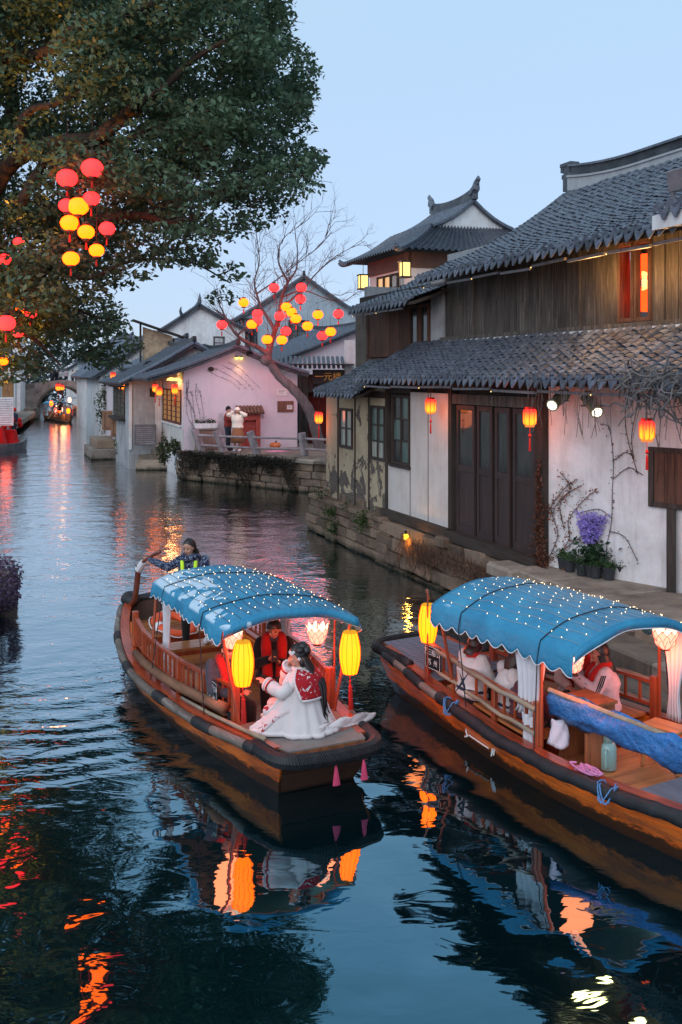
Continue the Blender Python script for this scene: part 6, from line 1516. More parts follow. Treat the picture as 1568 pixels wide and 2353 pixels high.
        for txt, y, sz, sxx in lines:
            me = text_mesh(txt, sz, extrude=.0006); me.materials.append(M_whitep); t = piece('lettering', me, o, (0, y, .0105)); t.scale = (sxx, 1.0, 1)
        return o
# ---- boat one, coming towards us
b1 = Boat('sightseeing_boat', 'wooden boat with white crane print on its blue canopy, nearest the middle of the canal', (-.107, 10.34, 0), (.443, -.896), 1, 6.5,
          ([0, .35, .8, 1.45, 2.32, 3.4, 4.3, 5.3, 6.1, 6.5], [.52, .6, .68, .8, .96, 1.06, 1.05, .9, .68, .5]), ([0, 1.5, 3.0, 4.2, 5.3, 6.5], [.5, .43, .42, .45, .55, .78]), None, -1)
b1.hull([W_hull2, W_hull, W_hull, W_hull2]); b1.bow_fender(.072, M_rubber)
M_pole = W_pole
for side in (-1, 1): b1.rubrail(.052, [(.5, 6.35)], [(.45, .62), (1.35, 1.75), (2.55, 2.85), (3.9, 4.2), (5.1, 5.4)], M_pole, side)
mb = MB(); mb.ell(b1.p(6.45, -.45, .80), (.22, .15, .13), 10, 8); mb.tube([b1.p(6.5, -.5, .76), b1.p(6.56, 0, .8), b1.p(6.5, .5, .76)], .07, 8); mb.build('stern_wrap', M_rubber, b1.root, smooth=True)
b1.flat('bow_deck', .06, 1.18, lambda s: b1.zz(s) + .015, .1, W_hull2, .04)
for a, c in ((.07, .40), (.405, .80), (.805, 1.19)): b1.flat('deck_mat', a, c, lambda s: b1.zz(s) + .03, .09, M_mat, .014)
b1.boards('floor_board', 1.2, 5.3, 16, .12, .25, W_floor)
mb = MB(); mb.add([b1.p(1.195, -.6, .46), b1.p(1.195, .6, .46), b1.p(1.195, .6, .1), b1.p(1.195, -.6, .1), b1.p(1.215, -.6, .46), b1.p(1.215, .6, .46), b1.p(1.215, .6, .1), b1.p(1.215, -.6, .1)], [(0, 1, 2, 3), (7, 6, 5, 4), (0, 4, 5, 1), (1, 5, 6, 2), (2, 6, 7, 3), (3, 7, 4, 0)]); mb.build('bulkhead', W_red, b1.root)
b1.boards('stern_board', 5.32, 6.42, 5, .46, .16, W_floor)
mb = MB(); mb.add([b1.p(5.3, -.75, .43), b1.p(5.3, .75, .43), b1.p(5.3, .75, .1), b1.p(5.3, -.75, .1)], [(0, 1, 2, 3)]); mb.build('bulkhead', W_red, b1.root)
for side in (-1, 1): b1.bench(side, 1.55, 3.9); b1.rail(side, 1.24, 4.75, 5, 'wood', .44)
for a, c, w0 in ((4.35, 4.75, .62),): b1.flat('thwart', a, c, .50, .3, W_floor, .04)
mb = MB(); q = [b1.p(s, -(b1.hwS(s) - .085), b1.zz(s) + .2 - .03 * (s - 1.3)) for s in (1.32, 1.9, 2.5, 3.1, 3.7, 4.2)]; mb.tube(q, [.062, .06, .058, .058, .055, .052], 10); mb.build('tied_log', W_log, b1.root, smooth=True)
mb = MB(); mb.tube([b1.p(s, -(b1.hwS(s) - .06), b1.zz(s) + .07) for s in (.45, 1.0, 1.6, 2.3)], [.025, .024, .022, .02], 8); mb.build('punt_pole', W_bamboo, b1.root, smooth=True)
b1.sign(-1, 1.62, [('万三船134', .062, .088, .88), ('苏  州', -.062, .088, .95)])
for k in (0, 1):
    n = (-.02, .30)[k]; mb = MB(); mb.tube([b1.p(-.16, n, .40), b1.p(-.17, n, .36), b1.p(-.18, n, .2)], [.008, .02, .045], 8, flat=.5); mb.build('pink_tassel', pm('pink_tassel', (.5, .05, .12), .8), b1.root)
b1.canopy(1.0, 3.78, .83, 1.62, .17, M_canv1, .17, tilt=-.03)
M_curt = pm('white_curtain', (.62, .62, .66), .85, .08, 3, sheen=.3)
def curtain(boat, name, s, n, zt, zb, w, axis='s', folds=5, tie=.5, seed=0, hang=.6):
    """gathered curtain: wide at the top, tied at its waist, flaring below"""
    mb = MB(); rings = []; R = random.Random(seed)
    for i in range(15):
        t = i / 14; z = lerp(zt, zb, t); ww = w * (lerp(1, tie, sstep(0, hang, t)) if t < hang else lerp(tie, tie * 1.35, (t - hang) / (1 - hang))); ring = []
        for j in range(41):
            u = j / 40; d = .035 * math.sin(u * folds * 2 * math.pi + .6 * math.sin(t * 5)) * (.6 + .4 * t); a = (u - .5) * ww
            ring.append(boat.p(s + (a if axis == 's' else d), n + (d if axis == 's' else a), z))
        rings.append(ring)
    mb.loft(rings, closed=False, cap=False); o = mb.build(name, M_curt, boat.root, smooth=True); so = o.modifiers.new('solid', 'SOLIDIFY'); so.thickness = .006; return o
curtain(b1, 'curtain', 3.45, -.74, 1.52, .6, .3, 's', 3, .5, 1); curtain(b1, 'curtain', 3.3, .7, 1.52, .7, .6, 's', 5, .45, 2); curtain(b1, 'curtain', 2.9, .72, 1.52, .9, .5, 's', 5, .4, 3)
# rods that carry the lanterns
def rod(b, s, n, zb, zt, sx, nx):
    mb = MB(); mb.tube(spline([b.p(s, n, zb), b.p(s, n, zt - .1), b.p(s + sx * .4, n + nx * .4, zt + .02), b.p(s + sx, n + nx, zt - .03)], 5), .011, 6); mb.build('lantern_rod', W_redz, b.root)
rod(b1, 1.24, -.58, .5, 1.64, -.28, -.03); rod(b1, 1.26, .66, .5, 1.58, -.28, .06)
barrel_lantern('yellow barrel lantern at the near left bow corner of the crane-print boat', b1.w(.96, -.61, 1.22)); barrel_lantern('yellow barrel lantern at the right bow corner of the crane-print boat', b1.w(.98, .72, 1.17))
lotus_lamp('pink lotus lamp behind the left barrel lantern, under the crane-print canopy', b1.w(1.17, -.66, 1.41), 1.0, 16); lotus_lamp('pink lotus lamp at the right front of the crane-print canopy', b1.w(1.3, .45, 1.3), 1.05, 16)
# life ring
lr = thing('life_ring', 'orange life ring with white bands lying on the stern deck of the crane-print boat', 'life ring', b1.w(5.52, -.02, .5), .3)
M_or = pm('orange_plastic', (.75, .1, .03), .5, .1)
mb = MB(); K = 28; rings = []
for i in range(K):
    a = 2 * math.pi * i / K; rings.append([(math.cos(a) * (.26 + .085 * math.cos(c)), math.sin(a) * (.26 + .085 * math.cos(c)), .06 + .06 * math.sin(c) + .1 * math.cos(a - 2.2)) for c in [2 * math.pi * j / 10 for j in range(10)]])
rings.append(rings[0]); mb.loft(rings, cap=False); mb.build('ring', M_or, lr, smooth=True)
for k in range(4):
    a0 = k * math.pi / 2 + .4; mb = MB(); rings = []
    for i in range(5):
        a = a0 + .06 * i; rings.append([(math.cos(a) * (.26 + .088 * math.cos(c)), math.sin(a) * (.26 + .088 * math.cos(c)), .06 + .063 * math.sin(c) + .1 * math.cos(a - 2.2)) for c in [2 * math.pi * j / 10 for j in range(10)]])
    mb.loft(rings, cap=False); mb.build('band', M_hem, lr, smooth=True)
mb = MB(); mb.tube([(math.cos(a) * .37, math.sin(a) * .37, .05 + .1 * math.cos(a - 2.2) + .02 * math.sin(a * 5)) for a in [2 * math.pi * i / 30 for i in range(31)]], .009, 5); mb.build('rope', M_hem, lr)
# sculling oar
W_oar = wood('oar_wood', (.16, .045, .025), (.08, .02, .012), .35, 'z', 10, .5, coat=.4)
oa = thing('sculling_oar', 'brown curved sculling oar held by the boatwoman at the stern', 'oar', b1.w(6.2, -.45, .8), 0)
op = [b1.w(5.28, -.3, 1.74), b1.w(5.5, -.42, 1.62), b1.w(5.72, -.5, 1.45), b1.w(5.85, -.5, 1.2), b1.w(6.0, -.5, .9), b1.w(6.35, -.48, .72), b1.w(7.4, -.4, .1), b1.w(8.3, -.35, -.35)]
mb = MB(); sp = spline(op, 5); mb.tube(sp, [.028 if i < 10 else .045 for i in range(len(sp))], 8); mb.build('shaft', W_oar, oa, smooth=True, world=True)
mb = MB(); mb.tube([b1.w(5.62, -.46, 1.54), b1.w(5.76, -.5, 1.4)], [.05, .06], 8); mb.build('grip_cloth', M_hem, oa, world=True)
# ---- boat two, moored or passing at right
b2 = Boat('sightseeing_boat', 'plain blue-canopied wooden boat at right carrying a rolled blue tarpaulin', (.946, 14.275, 0), (-.5, .866), -1, 7.9,
          ([0, .35, .9, 2.2, 3.2, 4.2, 5.0, 5.8, 7.0, 7.9], [.52, .58, .64, .84, 1.0, 1.07, 1.02, .92, .72, .5]), ([0, 1.5, 3.2, 4.6, 6.0, 7.9], [.62, .5, .44, .45, .5, .72]), None, -1)
b2.hull([W_hull, W_hull, W_hull, W_hull2]); b2.bow_fender(.06, M_rubber, 1.0)
for side in (-1, 1): b2.rubrail(.05, [(.5, 2.0)], [(.4, .75), (1.05, 1.5)], W_pole, side)
for side in (-1, 1):
    q = lambda s: b2.p(s, side * (b2.hwS(s) + .05), b2.zz(s) - .02 + .008 * math.sin(s * 7))
    mb = MB(); mb.tube([q(2.0 + 5.6 * i / 70) for i in range(71)], [.068 * (1 + .07 * math.sin(i * 1.9) + (.12 if i % 12 == 0 else 0)) for i in range(71)], 10); mb.build('rubber_fender', M_rubber, b2.root, smooth=True)
b2.flat('bow_deck', .06, 1.55, lambda s: b2.zz(s) + .015, .1, W_hull2, .04); b2.flat('deck_mat', .08, 1.6, lambda s: b2.zz(s) + .03, .1, M_mat2, .014)
mb = MB()
for k in range(26): s = .12 + k * .057; w = b2.hwS(s) - .12; mb.beam(b2.p(s, -w, b2.zz(s) + .034), b2.p(s, w, b2.zz(s) + .034), .03, .01)
mb.build('mat_ribs', M_mat2, b2.root)
b2.boards('floor_board', 1.6, 3.9, 10, .12, .25, W_floor); b2.boards('floor_board', 3.92, 7.0, 12, .28, .22, W_floor)
b2.flat('stern_mat', 4.85, 6.6, .30, .3, M_mat2, .012)
mb = MB(); mb.add([b2.p(1.6, -.6, .5), b2.p(1.6, .6, .5), b2.p(1.6, .6, .1), b2.p(1.6, -.6, .1)], [(0, 1, 2, 3)]); mb.build('bulkhead', W_red, b2.root)
for side in (-1, 1): b2.bench(side, 1.75, 3.7); b2.rail(side, 1.3, 3.8, 3, 'bamboo', .42, 3)
b2.sign(-1, 1.55, [('万三船127', .062, .088, .88), ('苏  州', -.062, .088, .95)])
b2.over = .5
b2.canopy(1.9, 4.36, .9, 1.6, .25, M_canv2, .21, tilt=0.0, dk=M_wire, bulbs=(11, 12), pitch=.23, scal=.045)
curtain(b2, 'curtain', 3.62, -.84, 1.5, .72, .52, 's', 5, .62, 4, .9); curtain(b2, 'curtain', 3.62, -.86, .74, .2, .2, 's', 2, .9, 6); curtain(b2, 'curtain', 4.15, .8, 1.55, .55, .34, 's', 4, .4, 5, .78)
rod(b2, 1.46, -.66, .55, 1.62, -.12, .06)
barrel_lantern('yellow barrel lantern at the bow of the plain blue-canopied boat', b2.w(1.38, -.6, 1.2))
lotus_lamp('pink lotus lamp hanging at the far corner of the plain blue canopy', b2.w(4.2, .6, 1.46), 1.15, 18); lotus_lamp('pink lotus lamp peeking out at the near corner of the plain blue canopy', b2.w(4.22, -.76, 1.39), .85, 14)
# tarpaulin roll along a bamboo pole
tp = thing('tarpaulin', 'crumpled rolled blue tarpaulin hung along a bamboo pole', 'tarpaulin', b2.w(4.6, -.72, 1.0), 0)
pa, pb_ = b2.w(3.88, -.76, 1.05), b2.w(6.9, -.2, .82)
M_tarp = pm('blue_tarp', (.028, .15, .40), .42, .4, 5, 11, 1.0, .05, .4)
mb = MB(); rings = []; gT = random.Random(3)
for i in range(41):
    t = i / 40; c = pa.lerp(pb_, t); d = (pb_ - pa).normalized(); u = d.cross(Vector((0, 0, 1))).normalized(); ring = []; h = .30 * (1 - .3 * abs(t - .45))
    for j in range(15):
        a = 2 * math.pi * j / 15; wob = 1 + .16 * math.sin(3 * a + 9 * t) + .14 * math.sin(5 * a - 23 * t) + .1 * math.sin(2 * a + 37 * t) + gT.uniform(-.12, .12); ring.append(c + u * .07 * math.cos(a) * wob + Vector((0, 0, -h * .46 + (h * .5) * math.sin(a) * wob)))
    rings.append(ring)
mb.loft(rings); mb.build('sheet', M_tarp, tp, world=True, smooth=True)
mb = MB(); mb.tube([pa + (pa - pb_) * .01, pb_], .028, 8); mb.build('pole', W_bamboo, tp, world=True)
mb = MB(); mb.tube(spline([pb_ + Vector((-.15, 0, .05)), pb_ + Vector((-.2, -.05, -.2)), pb_ + Vector((-.15, -.02, -.4)), pb_ + Vector((-.22, -.1, -.62))], 6), .008, 5); mb.build('tie_rope', pm('teal_rope', (.12, .3, .36), .8), tp, world=True)
# small things aboard
cbn = thing('cabinet', 'open brown wooden locker under the tarpaulin pole', 'cabinet', b2.w(4.08, -.45, .29), b2.rot)
p = MB(); W_, D_, H_ = .42, .4, .66
p.bx((-W_ / 2, -D_ / 2, 0), (-W_ / 2 + .03, D_ / 2, H_)); p.bx((W_ / 2 - .03, -D_ / 2, 0), (W_ / 2, D_ / 2, H_)); p.bx((-W_ / 2 + .03, -D_ / 2, 0), (W_ / 2 - .03, D_ / 2, .03)); p.bx((-W_ / 2 + .03, -D_ / 2, .03), (W_ / 2 - .03, -D_ / 2 + .02, H_)); p.build('body', W_floorx if False else wood('locker_wood', (.33, .11, .045), (.16, .045, .02), .45, 'z', coat=.2), cbn)
p = MB(); p.bx((-W_ / 2 - .02, -D_ / 2 - .02, H_), (W_ / 2 + .02, D_ / 2 + .02, H_ + .03)); p.build('top', MATS['locker_wood'], cbn)
fl = thing('vacuum_flask', 'mint green vacuum flask with a handle on the boat floor', 'flask', b2.w(4.3, -.36, .29), b2.rot + 2.2)
M_mint = pm('mint_enamel', (.3, .52, .5), .3, .05, spec=.6)
p = MB(); p.lathe([(.08, 0), (.088, .01), (.088, .22), (.075, .26), (.055, .28)], (0, 0, 0), 20); p.build('body', M_mint, fl, smooth=True)
p = MB(); p.lathe([(.056, 0), (.058, .09), (.05, .11), (0, .115)], (0, 0, .28), 18); p.build('cap', M_mint, fl, smooth=True)
p = MB(); p.tube(spline([(.085, 0, .22), (.15, 0, .22), (.155, 0, .12), (.15, 0, .06), (.085, 0, .05)], 5), .012, 6); p.build('handle', M_mint, fl, smooth=True)
def stool(label, loc, rot):
    t = thing('wooden_stool', label, 'stool', loc, rot); p = MB(); p.box((0, 0, .42), (.42, .28, .035)); p.build('seat', W_floorx, t, bevel=.006)
    for sx in (-1, 1):
        for sy in (-1, 1): p = MB(); p.beam((sx * .2, sy * .13, 0), (sx * .15, sy * .09, .405), .04, .04); p.build('leg', W_floorx, t)
    p = MB(); p.beam((-.17, 0, .15), (.17, 0, .15), .02, .03); p.build('stretcher', W_floorx, t); return t
stool('orange wooden stool at the far side of the stern floor', b2.w(4.57, .2, .29), b2.rot + .2)
tw_ = thing('towel', 'crumpled white towel hung beside the brown locker', 'towel', b2.w(3.98, -.74, .66), 0); p = MB(); rings = []
for i in range(9):
    t = i / 8; rings.append([((.1 + .02 * math.sin(5 * a + 5 * t)) * math.cos(a) * (.75 + .35 * t), (.05 + .022 * math.sin(4 * a + 7 * t)) * math.sin(a) * (.5 + .6 * t), .1 - .26 * t + .02 * math.cos(a * 2)) for a in [2 * math.pi * j / 16 for j in range(16)]])
p.loft(rings); p.build('cloth', pm('lilac_white_cloth', (.62, .58, .66), .9, .08), tw_, smooth=True)
bgd = thing('plastic_bag', 'red plastic bag hanging inside the locker', 'bag', b2.w(4.2, -.38, .62), 0); p = MB(); p.ell((0, 0, 0), (.07, .06, .12), 10, 8); p.tube([(0, 0, .1), (.02, 0, .2)], [.03, .01], 6); p.build('body', pm('red_plastic', (.55, .03, .02), .35, .3), bgd, smooth=True)
rp = thing('rope_coil', 'pink rope bundle lying on the gunwale', 'rope', b2.w(4.68, -(b2.hwS(4.68) - .03), b2.zz(4.68) + .07), b2.rot); p = MB(); gr = random.Random(6)
for k in range(5): p.tube(spline([(gr.uniform(-.2, .2), gr.uniform(-.05, .06), gr.uniform(-.01, .04)) for q in range(7)], 5), .012, 6)
p.build('strands', pm('pink_rope', (.6, .22, .42), .8), rp, smooth=True)
mb = MB(); gk = random.Random(2)
for cs in (2.3, 5.0): 
    for k in range(3): c = b2.p(cs, -(b2.hwS(cs) + .05), b2.zz(cs) - .02); mb.tube([c + Vector((.1 * math.cos(a) * (1 if k else .6), .09 * math.sin(a), .09 * math.sin(a * 2 + k))) for a in [2 * math.pi * i / 12 for i in range(13)]], .007, 4)
mb.build('blue_string', pm('blue_string', (.1, .25, .5), .7), b2.root)
# white painted mooring marks on the hull
mb = MB(); 
for s, pts in ((2.5, [(0, .06), (.05, .07), (.03, .02), (.07, -.03), (.0, -.06)]), (2.82, [(-.22, 0), (0, 0), (.22, -.0)]), (3.1, [(0, -.06), (.02, .03), (.05, -.03), (.07, .05)])):
    mb.tube([b2.p(s + a, -(b2.hwS(s + a) * (1 - .30 * .38 ** 1.6) + .026), lerp(b2.zz(s), -.22, .38) + z) for a, z in pts], .011, 4)
mb.build('paint_mark', M_whitep, b2.root)
# ---------------------------------------------------------------- people
SKIN = pm('skin', (.50, .27, .19), .55, .06, 6, 60, .08, .002); HAIR = pm('black_hair', (.012, .009, .009), .38, .5, 30, 60, .3, .003, .5, stretch=(6, 6, 1)); HAIRB = pm('brown_hair', (.035, .014, .01), .4, .4, 30, 60, .3, .003, .5, stretch=(6, 6, 1))
M_eye = pm('eye', (.01, .008, .008), .25); M_lip = pm('lip', (.32, .07, .07), .5)
def fabric(name, col, var=.15, bst=.35, col2=None, scale=5): return pm(name, col, .88, var, scale, 45, bst, .006, .2, col2=col2, sheen=.15)
F_redvest = fabric('red_vest', (.42, .016, .014), .12); F_black = fabric('black_cloth', (.012, .012, .014)); F_slate = fabric('slate_jacket', (.05, .055, .075)); F_white = fabric('white_coat', (.58, .53, .52)); F_maroon = fabric('maroon_puffer', (.085, .022, .035)); F_cream = fabric('cream_coat', (.72, .64, .52)); F_brown = fabric('brown_skirt', (.26, .11, .05)); F_jean = fabric('dark_jeans', (.025, .035, .06)); F_rust = fabric('rust_jacket', (.26, .035, .03)); F_lilac = fabric('pale_pink_jacket', (.58, .46, .5)); F_beige = fabric('beige_hat', (.5, .38, .24)); F_navy = fabric('navy_strap', (.015, .022, .05)); F_fur = fabric('white_fur', (.66, .60, .60), .08, .9); F_shoe = fabric('white_shoe', (.6, .6, .62)); F_cape = fabric('white_cape', (.60, .55, .55), .06, .3)
def pattern_mat(name, base, fig, scale, lo, hi, dist=1.5):
    m, nt, out = new_mat(name); v = coord(nt, 'Object'); n = noise(nt, v, scale, 2, .5, dist); c = mixc(nt, ramp(nt, n, [(lo, 0.0), (lo + .02, 1.0), (hi, 1.0), (hi + .02, 0.0)]), base, fig); bsdf(nt, out, c, .85, bump(nt, n, .1, .005), .2); return m
F_print = pattern_mat('navy_print', (.015, .022, .055), (.22, .27, .36), 26, .50, .56, .3)
F_hanfu = pattern_mat('white_robe_red_blossom', (.62, .53, .53), (.36, .02, .03), 9, .60, .90, 1.2); F_capelet = pattern_mat('red_capelet_white_blossom', (.36, .012, .02), (.62, .55, .55), 17, .62, .90, 1.4)
def remesh(o, vx, sm=4, fac=.5):
    r = o.modifiers.new('remesh', 'REMESH'); r.mode = 'VOXEL'; r.voxel_size = vx; r.use_smooth_shade = True
    if sm: s = o.modifiers.new('smooth', 'SMOOTH'); s.iterations = sm; s.factor = fac
def seg(mb, p, q, r0, r1, n=10):
    p, q = Vector(p), Vector(q); d = q - p; mb.tube([p + d * t for t in (0, .3, .7, 1)], [r0, lerp(r0, r1, .25) * 1.04, lerp(r0, r1, .75) * 1.02, r1], n); mb.ell(p, (r0,) * 3, n, 6); mb.ell(q, (r1,) * 3, n, 6)
def torso(mb, J, k=1.0, dk=1.0, lo=0, hi=5):
    hs = (Vector(J['hipL']) - Vector(J['hipR'])).normalized(); ss = (Vector(J['shL']) - Vector(J['shR'])).normalized(); pel, ch, nk = Vector(J['pelvis']), Vector(J['chest']), Vector(J['neck'])
    base = pel - (ch - pel) * .12
    pts = [(base, .13, .09), (pel, .168, .115), (pel.lerp(ch, .45), .142, .102), (ch, .165, .118), (ch.lerp(nk, .62), .165, .095), (nk.lerp(ch, .12), .085, .066)]
    rings = []
    for i, (c, a, b) in enumerate(pts):
        side = hs.lerp(ss, i / 5).normalized(); ax = ((nk - pel) if i < 5 else (nk - ch)).normalized(); fw = side.cross(ax).normalized()
        rings.append([c + side * (a * k * math.cos(t)) + fw * (b * dk * math.sin(t)) for t in [2 * math.pi * j / 16 for j in range(16)]])
    mb.loft(rings[lo:hi + 1])
def hand(mb, wr, d, up, s=1.0, curl=.5, side=1):
    d = Vector(d).normalized(); up = Vector(up); up = (up - d * up.dot(d)).normalized(); lat = d.cross(up) * side
    c = Vector(wr) + d * .048 * s; R = Matrix((d, lat, up)).transposed(); mb.ell(c, (.052 * s, .042 * s, .018 * s), 10, 6, rot=R)
    for i, (o, l) in enumerate(((-.03, .062), (-.01, .074), (.01, .07), (.029, .055))):
        b = Vector(wr) + d * .082 * s + lat * o * s; a1 = d * math.cos(curl * .5) - up * math.sin(curl * .5); a2 = d * math.cos(curl * 1.4) - up * math.sin(curl * 1.4)
        mb.tube([b - d * .02 * s, b, b + a1 * l * .5 * s, b + a1 * l * .5 * s + a2 * l * .5 * s], [.0105 * s, .0105 * s, .0095 * s, .008 * s], 6)
    tb_ = Vector(wr) + d * .03 * s - lat * .035 * s; td = (d * .7 - lat * .7 - up * .25).normalized(); mb.tube([tb_ - td * .015 * s, tb_, tb_ + td * .035 * s, tb_ + td * .03 * s + d * .03 * s], [.014 * s, .013 * s, .0115 * s, .009 * s], 6)
def head_R(yaw, pitch, roll=0): return Euler((roll, pitch, yaw), 'XYZ').to_matrix()
def hair_mesh(mb, hc, HR, s=1.0, front=1.08, side=1.75, back=2.15, thick=1.1, long=0.0, longw=.085, fringe=0.0, seed=0):
    R = random.Random(seed); n = 28; rows = 9; rings = []; hc = Vector(hc)
    def lim(a): c = math.cos(a); return lerp(side, front, max(0, c) ** .6) if c > 0 else lerp(side, back, -c)
    for i in range(rows + 1):
        ring = []
        for j in range(n):
            a = 2 * math.pi * j / n; t = lim(a) * i / rows + .0; w = thick + .03 * math.sin(a * 9 + i) * (i / rows)
            ring.append(hc + HR @ Vector((.098 * s * w * math.sin(t) * math.cos(a) - .008, .08 * s * w * math.sin(t) * math.sin(a), .118 * s * w * math.cos(t) + .006)))
        rings.append(ring)
    mb.loft(rings, cap=False)
    inner = [[hc + HR @ (HR.inverted() @ (p - hc) * .93) for p in r] for r in rings]; mb.loft([rings[-1], inner[-1]], cap=False)
    if long:
        rr = []
        for i in range(11):
            t = i / 10; ring = []
            for j in range(17):
                a = math.pi * (.36 + 1.28 * j / 16); p = hc + HR @ Vector((.1 * s * math.cos(a) * 1.06 - .005, .083 * s * math.sin(a) * 1.1, -.01)); p = p + Vector((0, 0, -long * t)) + HR @ Vector((-.075 * math.sin(t * 1.7), 0, 0)) + Vector((.004 * math.sin(j * 2.3 + i), .004 * math.cos(j * 1.7 + i * .7), 0)); cen = hc + HR @ Vector((-.06, 0, 0)); f = lerp(1, longw / .085, t); q = Vector((cen.x + (p.x - cen.x) * f, cen.y + (p.y - cen.y) * f, p.z)); ring.append(q)
            rr.append(ring)
        mb.loft(rr, closed=False, cap=False); mb.loft([[cen_ + (p - cen_) * .82 + Vector((0, 0, 0)) for p in r] for r in rr for cen_ in [Vector((sum(q.x for q in r) / len(r), sum(q.y for q in r) / len(r), r[0].z))]], closed=False, cap=False)
SIT = dict(pelvis=(0, 0, .50), chest=(.02, 0, .78), neck=(.03, 0, .98), head=(.06, 0, 1.13), shL=(.02, .165, .93), shR=(.02, -.165, .93), elL=(.12, .22, .68), elR=(.12, -.22, .68), wrL=(.34, .1, .66), wrR=(.34, -.1, .66), hipL=(.02, .09, .48), hipR=(.02, -.09, .48), knL=(.42, .12, .5), knR=(.42, -.12, .5), anL=(.40, .11, .08), anR=(.40, -.11, .08))
STAND = dict(pelvis=(0, 0, .90), chest=(0, 0, 1.19), neck=(0, 0, 1.39), head=(.02, 0, 1.53), shL=(0, .17, 1.34), shR=(0, -.17, 1.34), elL=(-.02, .23, 1.08), elR=(-.02, -.23, 1.08), wrL=(.08, .22, .85), wrR=(.08, -.22, .85), hipL=(0, .09, .87), hipR=(0, -.09, .87), knL=(.02, .1, .48), knR=(.02, -.1, .48), anL=(0, .1, .08), anR=(0, -.1, .08))
def person(label, loc, rot, pose, over=None, yaw=0, pitch=0, roll=0, top=F_black, legs=F_black, hair=dict(), hmat=HAIR, shoes=F_black, vx=.010, s=1.0, fat=1.0, hands=True, face=True, group=None, handcfg=None, skin=SKIN):
    t = thing('person', label, 'person', loc, rot, group); J = {k: Vector(v) * s for k, v in {**pose, **(over or {})}.items()}; t['hh'] = 0; del t['hh']
    HR = head_R(yaw, pitch, roll); hc = J['head']; mb = MB()
    torso(mb, J, s, s); mb.tube([J['chest'].lerp(J['neck'], .8), J['neck'], hc - HR @ Vector((.01, 0, .06)) * s], [.06 * s, .052 * s, .05 * s], 10)
    for S in 'LR':
        seg(mb, J['sh' + S], J['el' + S], .05 * s, .038 * s); seg(mb, J['el' + S], J['wr' + S], .04 * s, .026 * s); seg(mb, J['hip' + S], J['kn' + S], .085 * s, .055 * s); seg(mb, J['kn' + S], J['an' + S], .055 * s, .036 * s)
        f = Vector((.13, 0, 0)) * s; mb.tube([J['an' + S] - Vector((.05, 0, .035)) * s, J['an' + S] + Vector((.04, 0, -.03)) * s, J['an' + S] + f + Vector((0, 0, -.05)) * s], [.036 * s, .042 * s, .03 * s], 8)
        cfg = (handcfg or {}).get(S, {}); d = cfg.get('d', J['wr' + S] - J['el' + S])
        if hands: hand(mb, J['wr' + S], d, cfg.get('up', (0, 0, 1)), s, cfg.get('curl', .6), 1 if S == 'L' else -1)
    E = lambda c, r: mb.ell(hc + HR @ (Vector(c) * s), [q * s for q in r], 14, 10, rot=HR)
    E((-.008, 0, .022), (.096, .078, .092)); E((.012, 0, -.035), (.074, .062, .082)); E((.045, 0, -.075), (.035, .036, .03)); E((.088, 0, -.018), (.02, .012, .024)); E((.094, 0, -.03), (.014, .017, .011)); E((.02, 0, .05), (.07, .066, .06))
    for q in (1, -1): E((-.012, .077 * q, -.012), (.022, .01, .032)); E((.06, .035 * q, -.03), (.024, .024, .022))
    body = mb.build('body', skin, t, smooth=True); remesh(body, vx * s, 3)
    if face:
        fb = MB()
        for q in (1, -1): fb.ell(hc + HR @ (Vector((.083, .031 * q, .006)) * s), [v * s for v in (.006, .0145, .0055)], 8, 6, rot=HR); fb.ell(hc + HR @ (Vector((.087, .032 * q, .029)) * s), [v * s for v in (.006, .019, .004)], 8, 4, rot=HR)
        fb.build('eyes', M_eye, body, smooth=True)
        fb = MB(); fb.ell(hc + HR @ (Vector((.082, 0, -.062)) * s), [v * s for v in (.009, .022, .007)], 8, 6, rot=HR); fb.build('mouth', M_lip, body, smooth=True)
    if top is not None:
        mb = MB(); k = 1.16 * fat; torso(mb, J, k * s, 1.22 * fat * s); 
        for S in 'LR': seg(mb, J['sh' + S], J['el' + S], .068 * fat * s, .056 * fat * s); seg(mb, J['el' + S], J['wr' + S].lerp(J['el' + S], .12), .058 * fat * s, .043 * fat * s); 
        mb.tube([J['chest'].lerp(J['neck'], .7), J['neck'] + Vector((0, 0, .015)) * s, J['neck'] + Vector((.005, 0, .045)) * s], [.09 * s, .07 * s, .066 * s], 12)
        ja = mb.build('jacket', top, t, smooth=True); remesh(ja, vx * 1.35 * s, 4)
        tx = bpy.data.textures.get('folds') or bpy.data.textures.new('folds', 'CLOUDS'); tx.noise_scale = .09
        dm = ja.modifiers.new('folds', 'DISPLACE'); dm.texture = tx; dm.strength = .022 * s; dm.mid_level = .5
    if legs is not None:
        mb = MB()
        for S in 'LR': seg(mb, J['hip' + S], J['kn' + S], .1 * s, .07 * s); seg(mb, J['kn' + S], J['an' + S].lerp(J['kn' + S], .1), .07 * s, .055 * s)
        mb.ell(J['pelvis'] + Vector((0, 0, -.02)) * s, (.14 * s, .185 * s, .12 * s), 12, 8); tr_ = mb.build('trousers', legs, t, smooth=True); remesh(tr_, vx * 1.4 * s, 4)
    if shoes is not None:
        for S in 'LR': mb = MB(); mb.tube([J['an' + S] + Vector((-.055, 0, -.035)) * s, J['an' + S] + Vector((.04, 0, -.03)) * s, J['an' + S] + Vector((.14, 0, -.048)) * s, J['an' + S] + Vector((.175, 0, -.055)) * s], [.042 * s, .052 * s, .042 * s, .02 * s], 10, flat=.9); mb.build('shoe', shoes, t, smooth=True)
    if hair is not None:
        mb = MB(); hair_mesh(mb, hc, HR, s, **hair); h = mb.build('hair', hmat, t, smooth=True)
    return t, J, HR, body
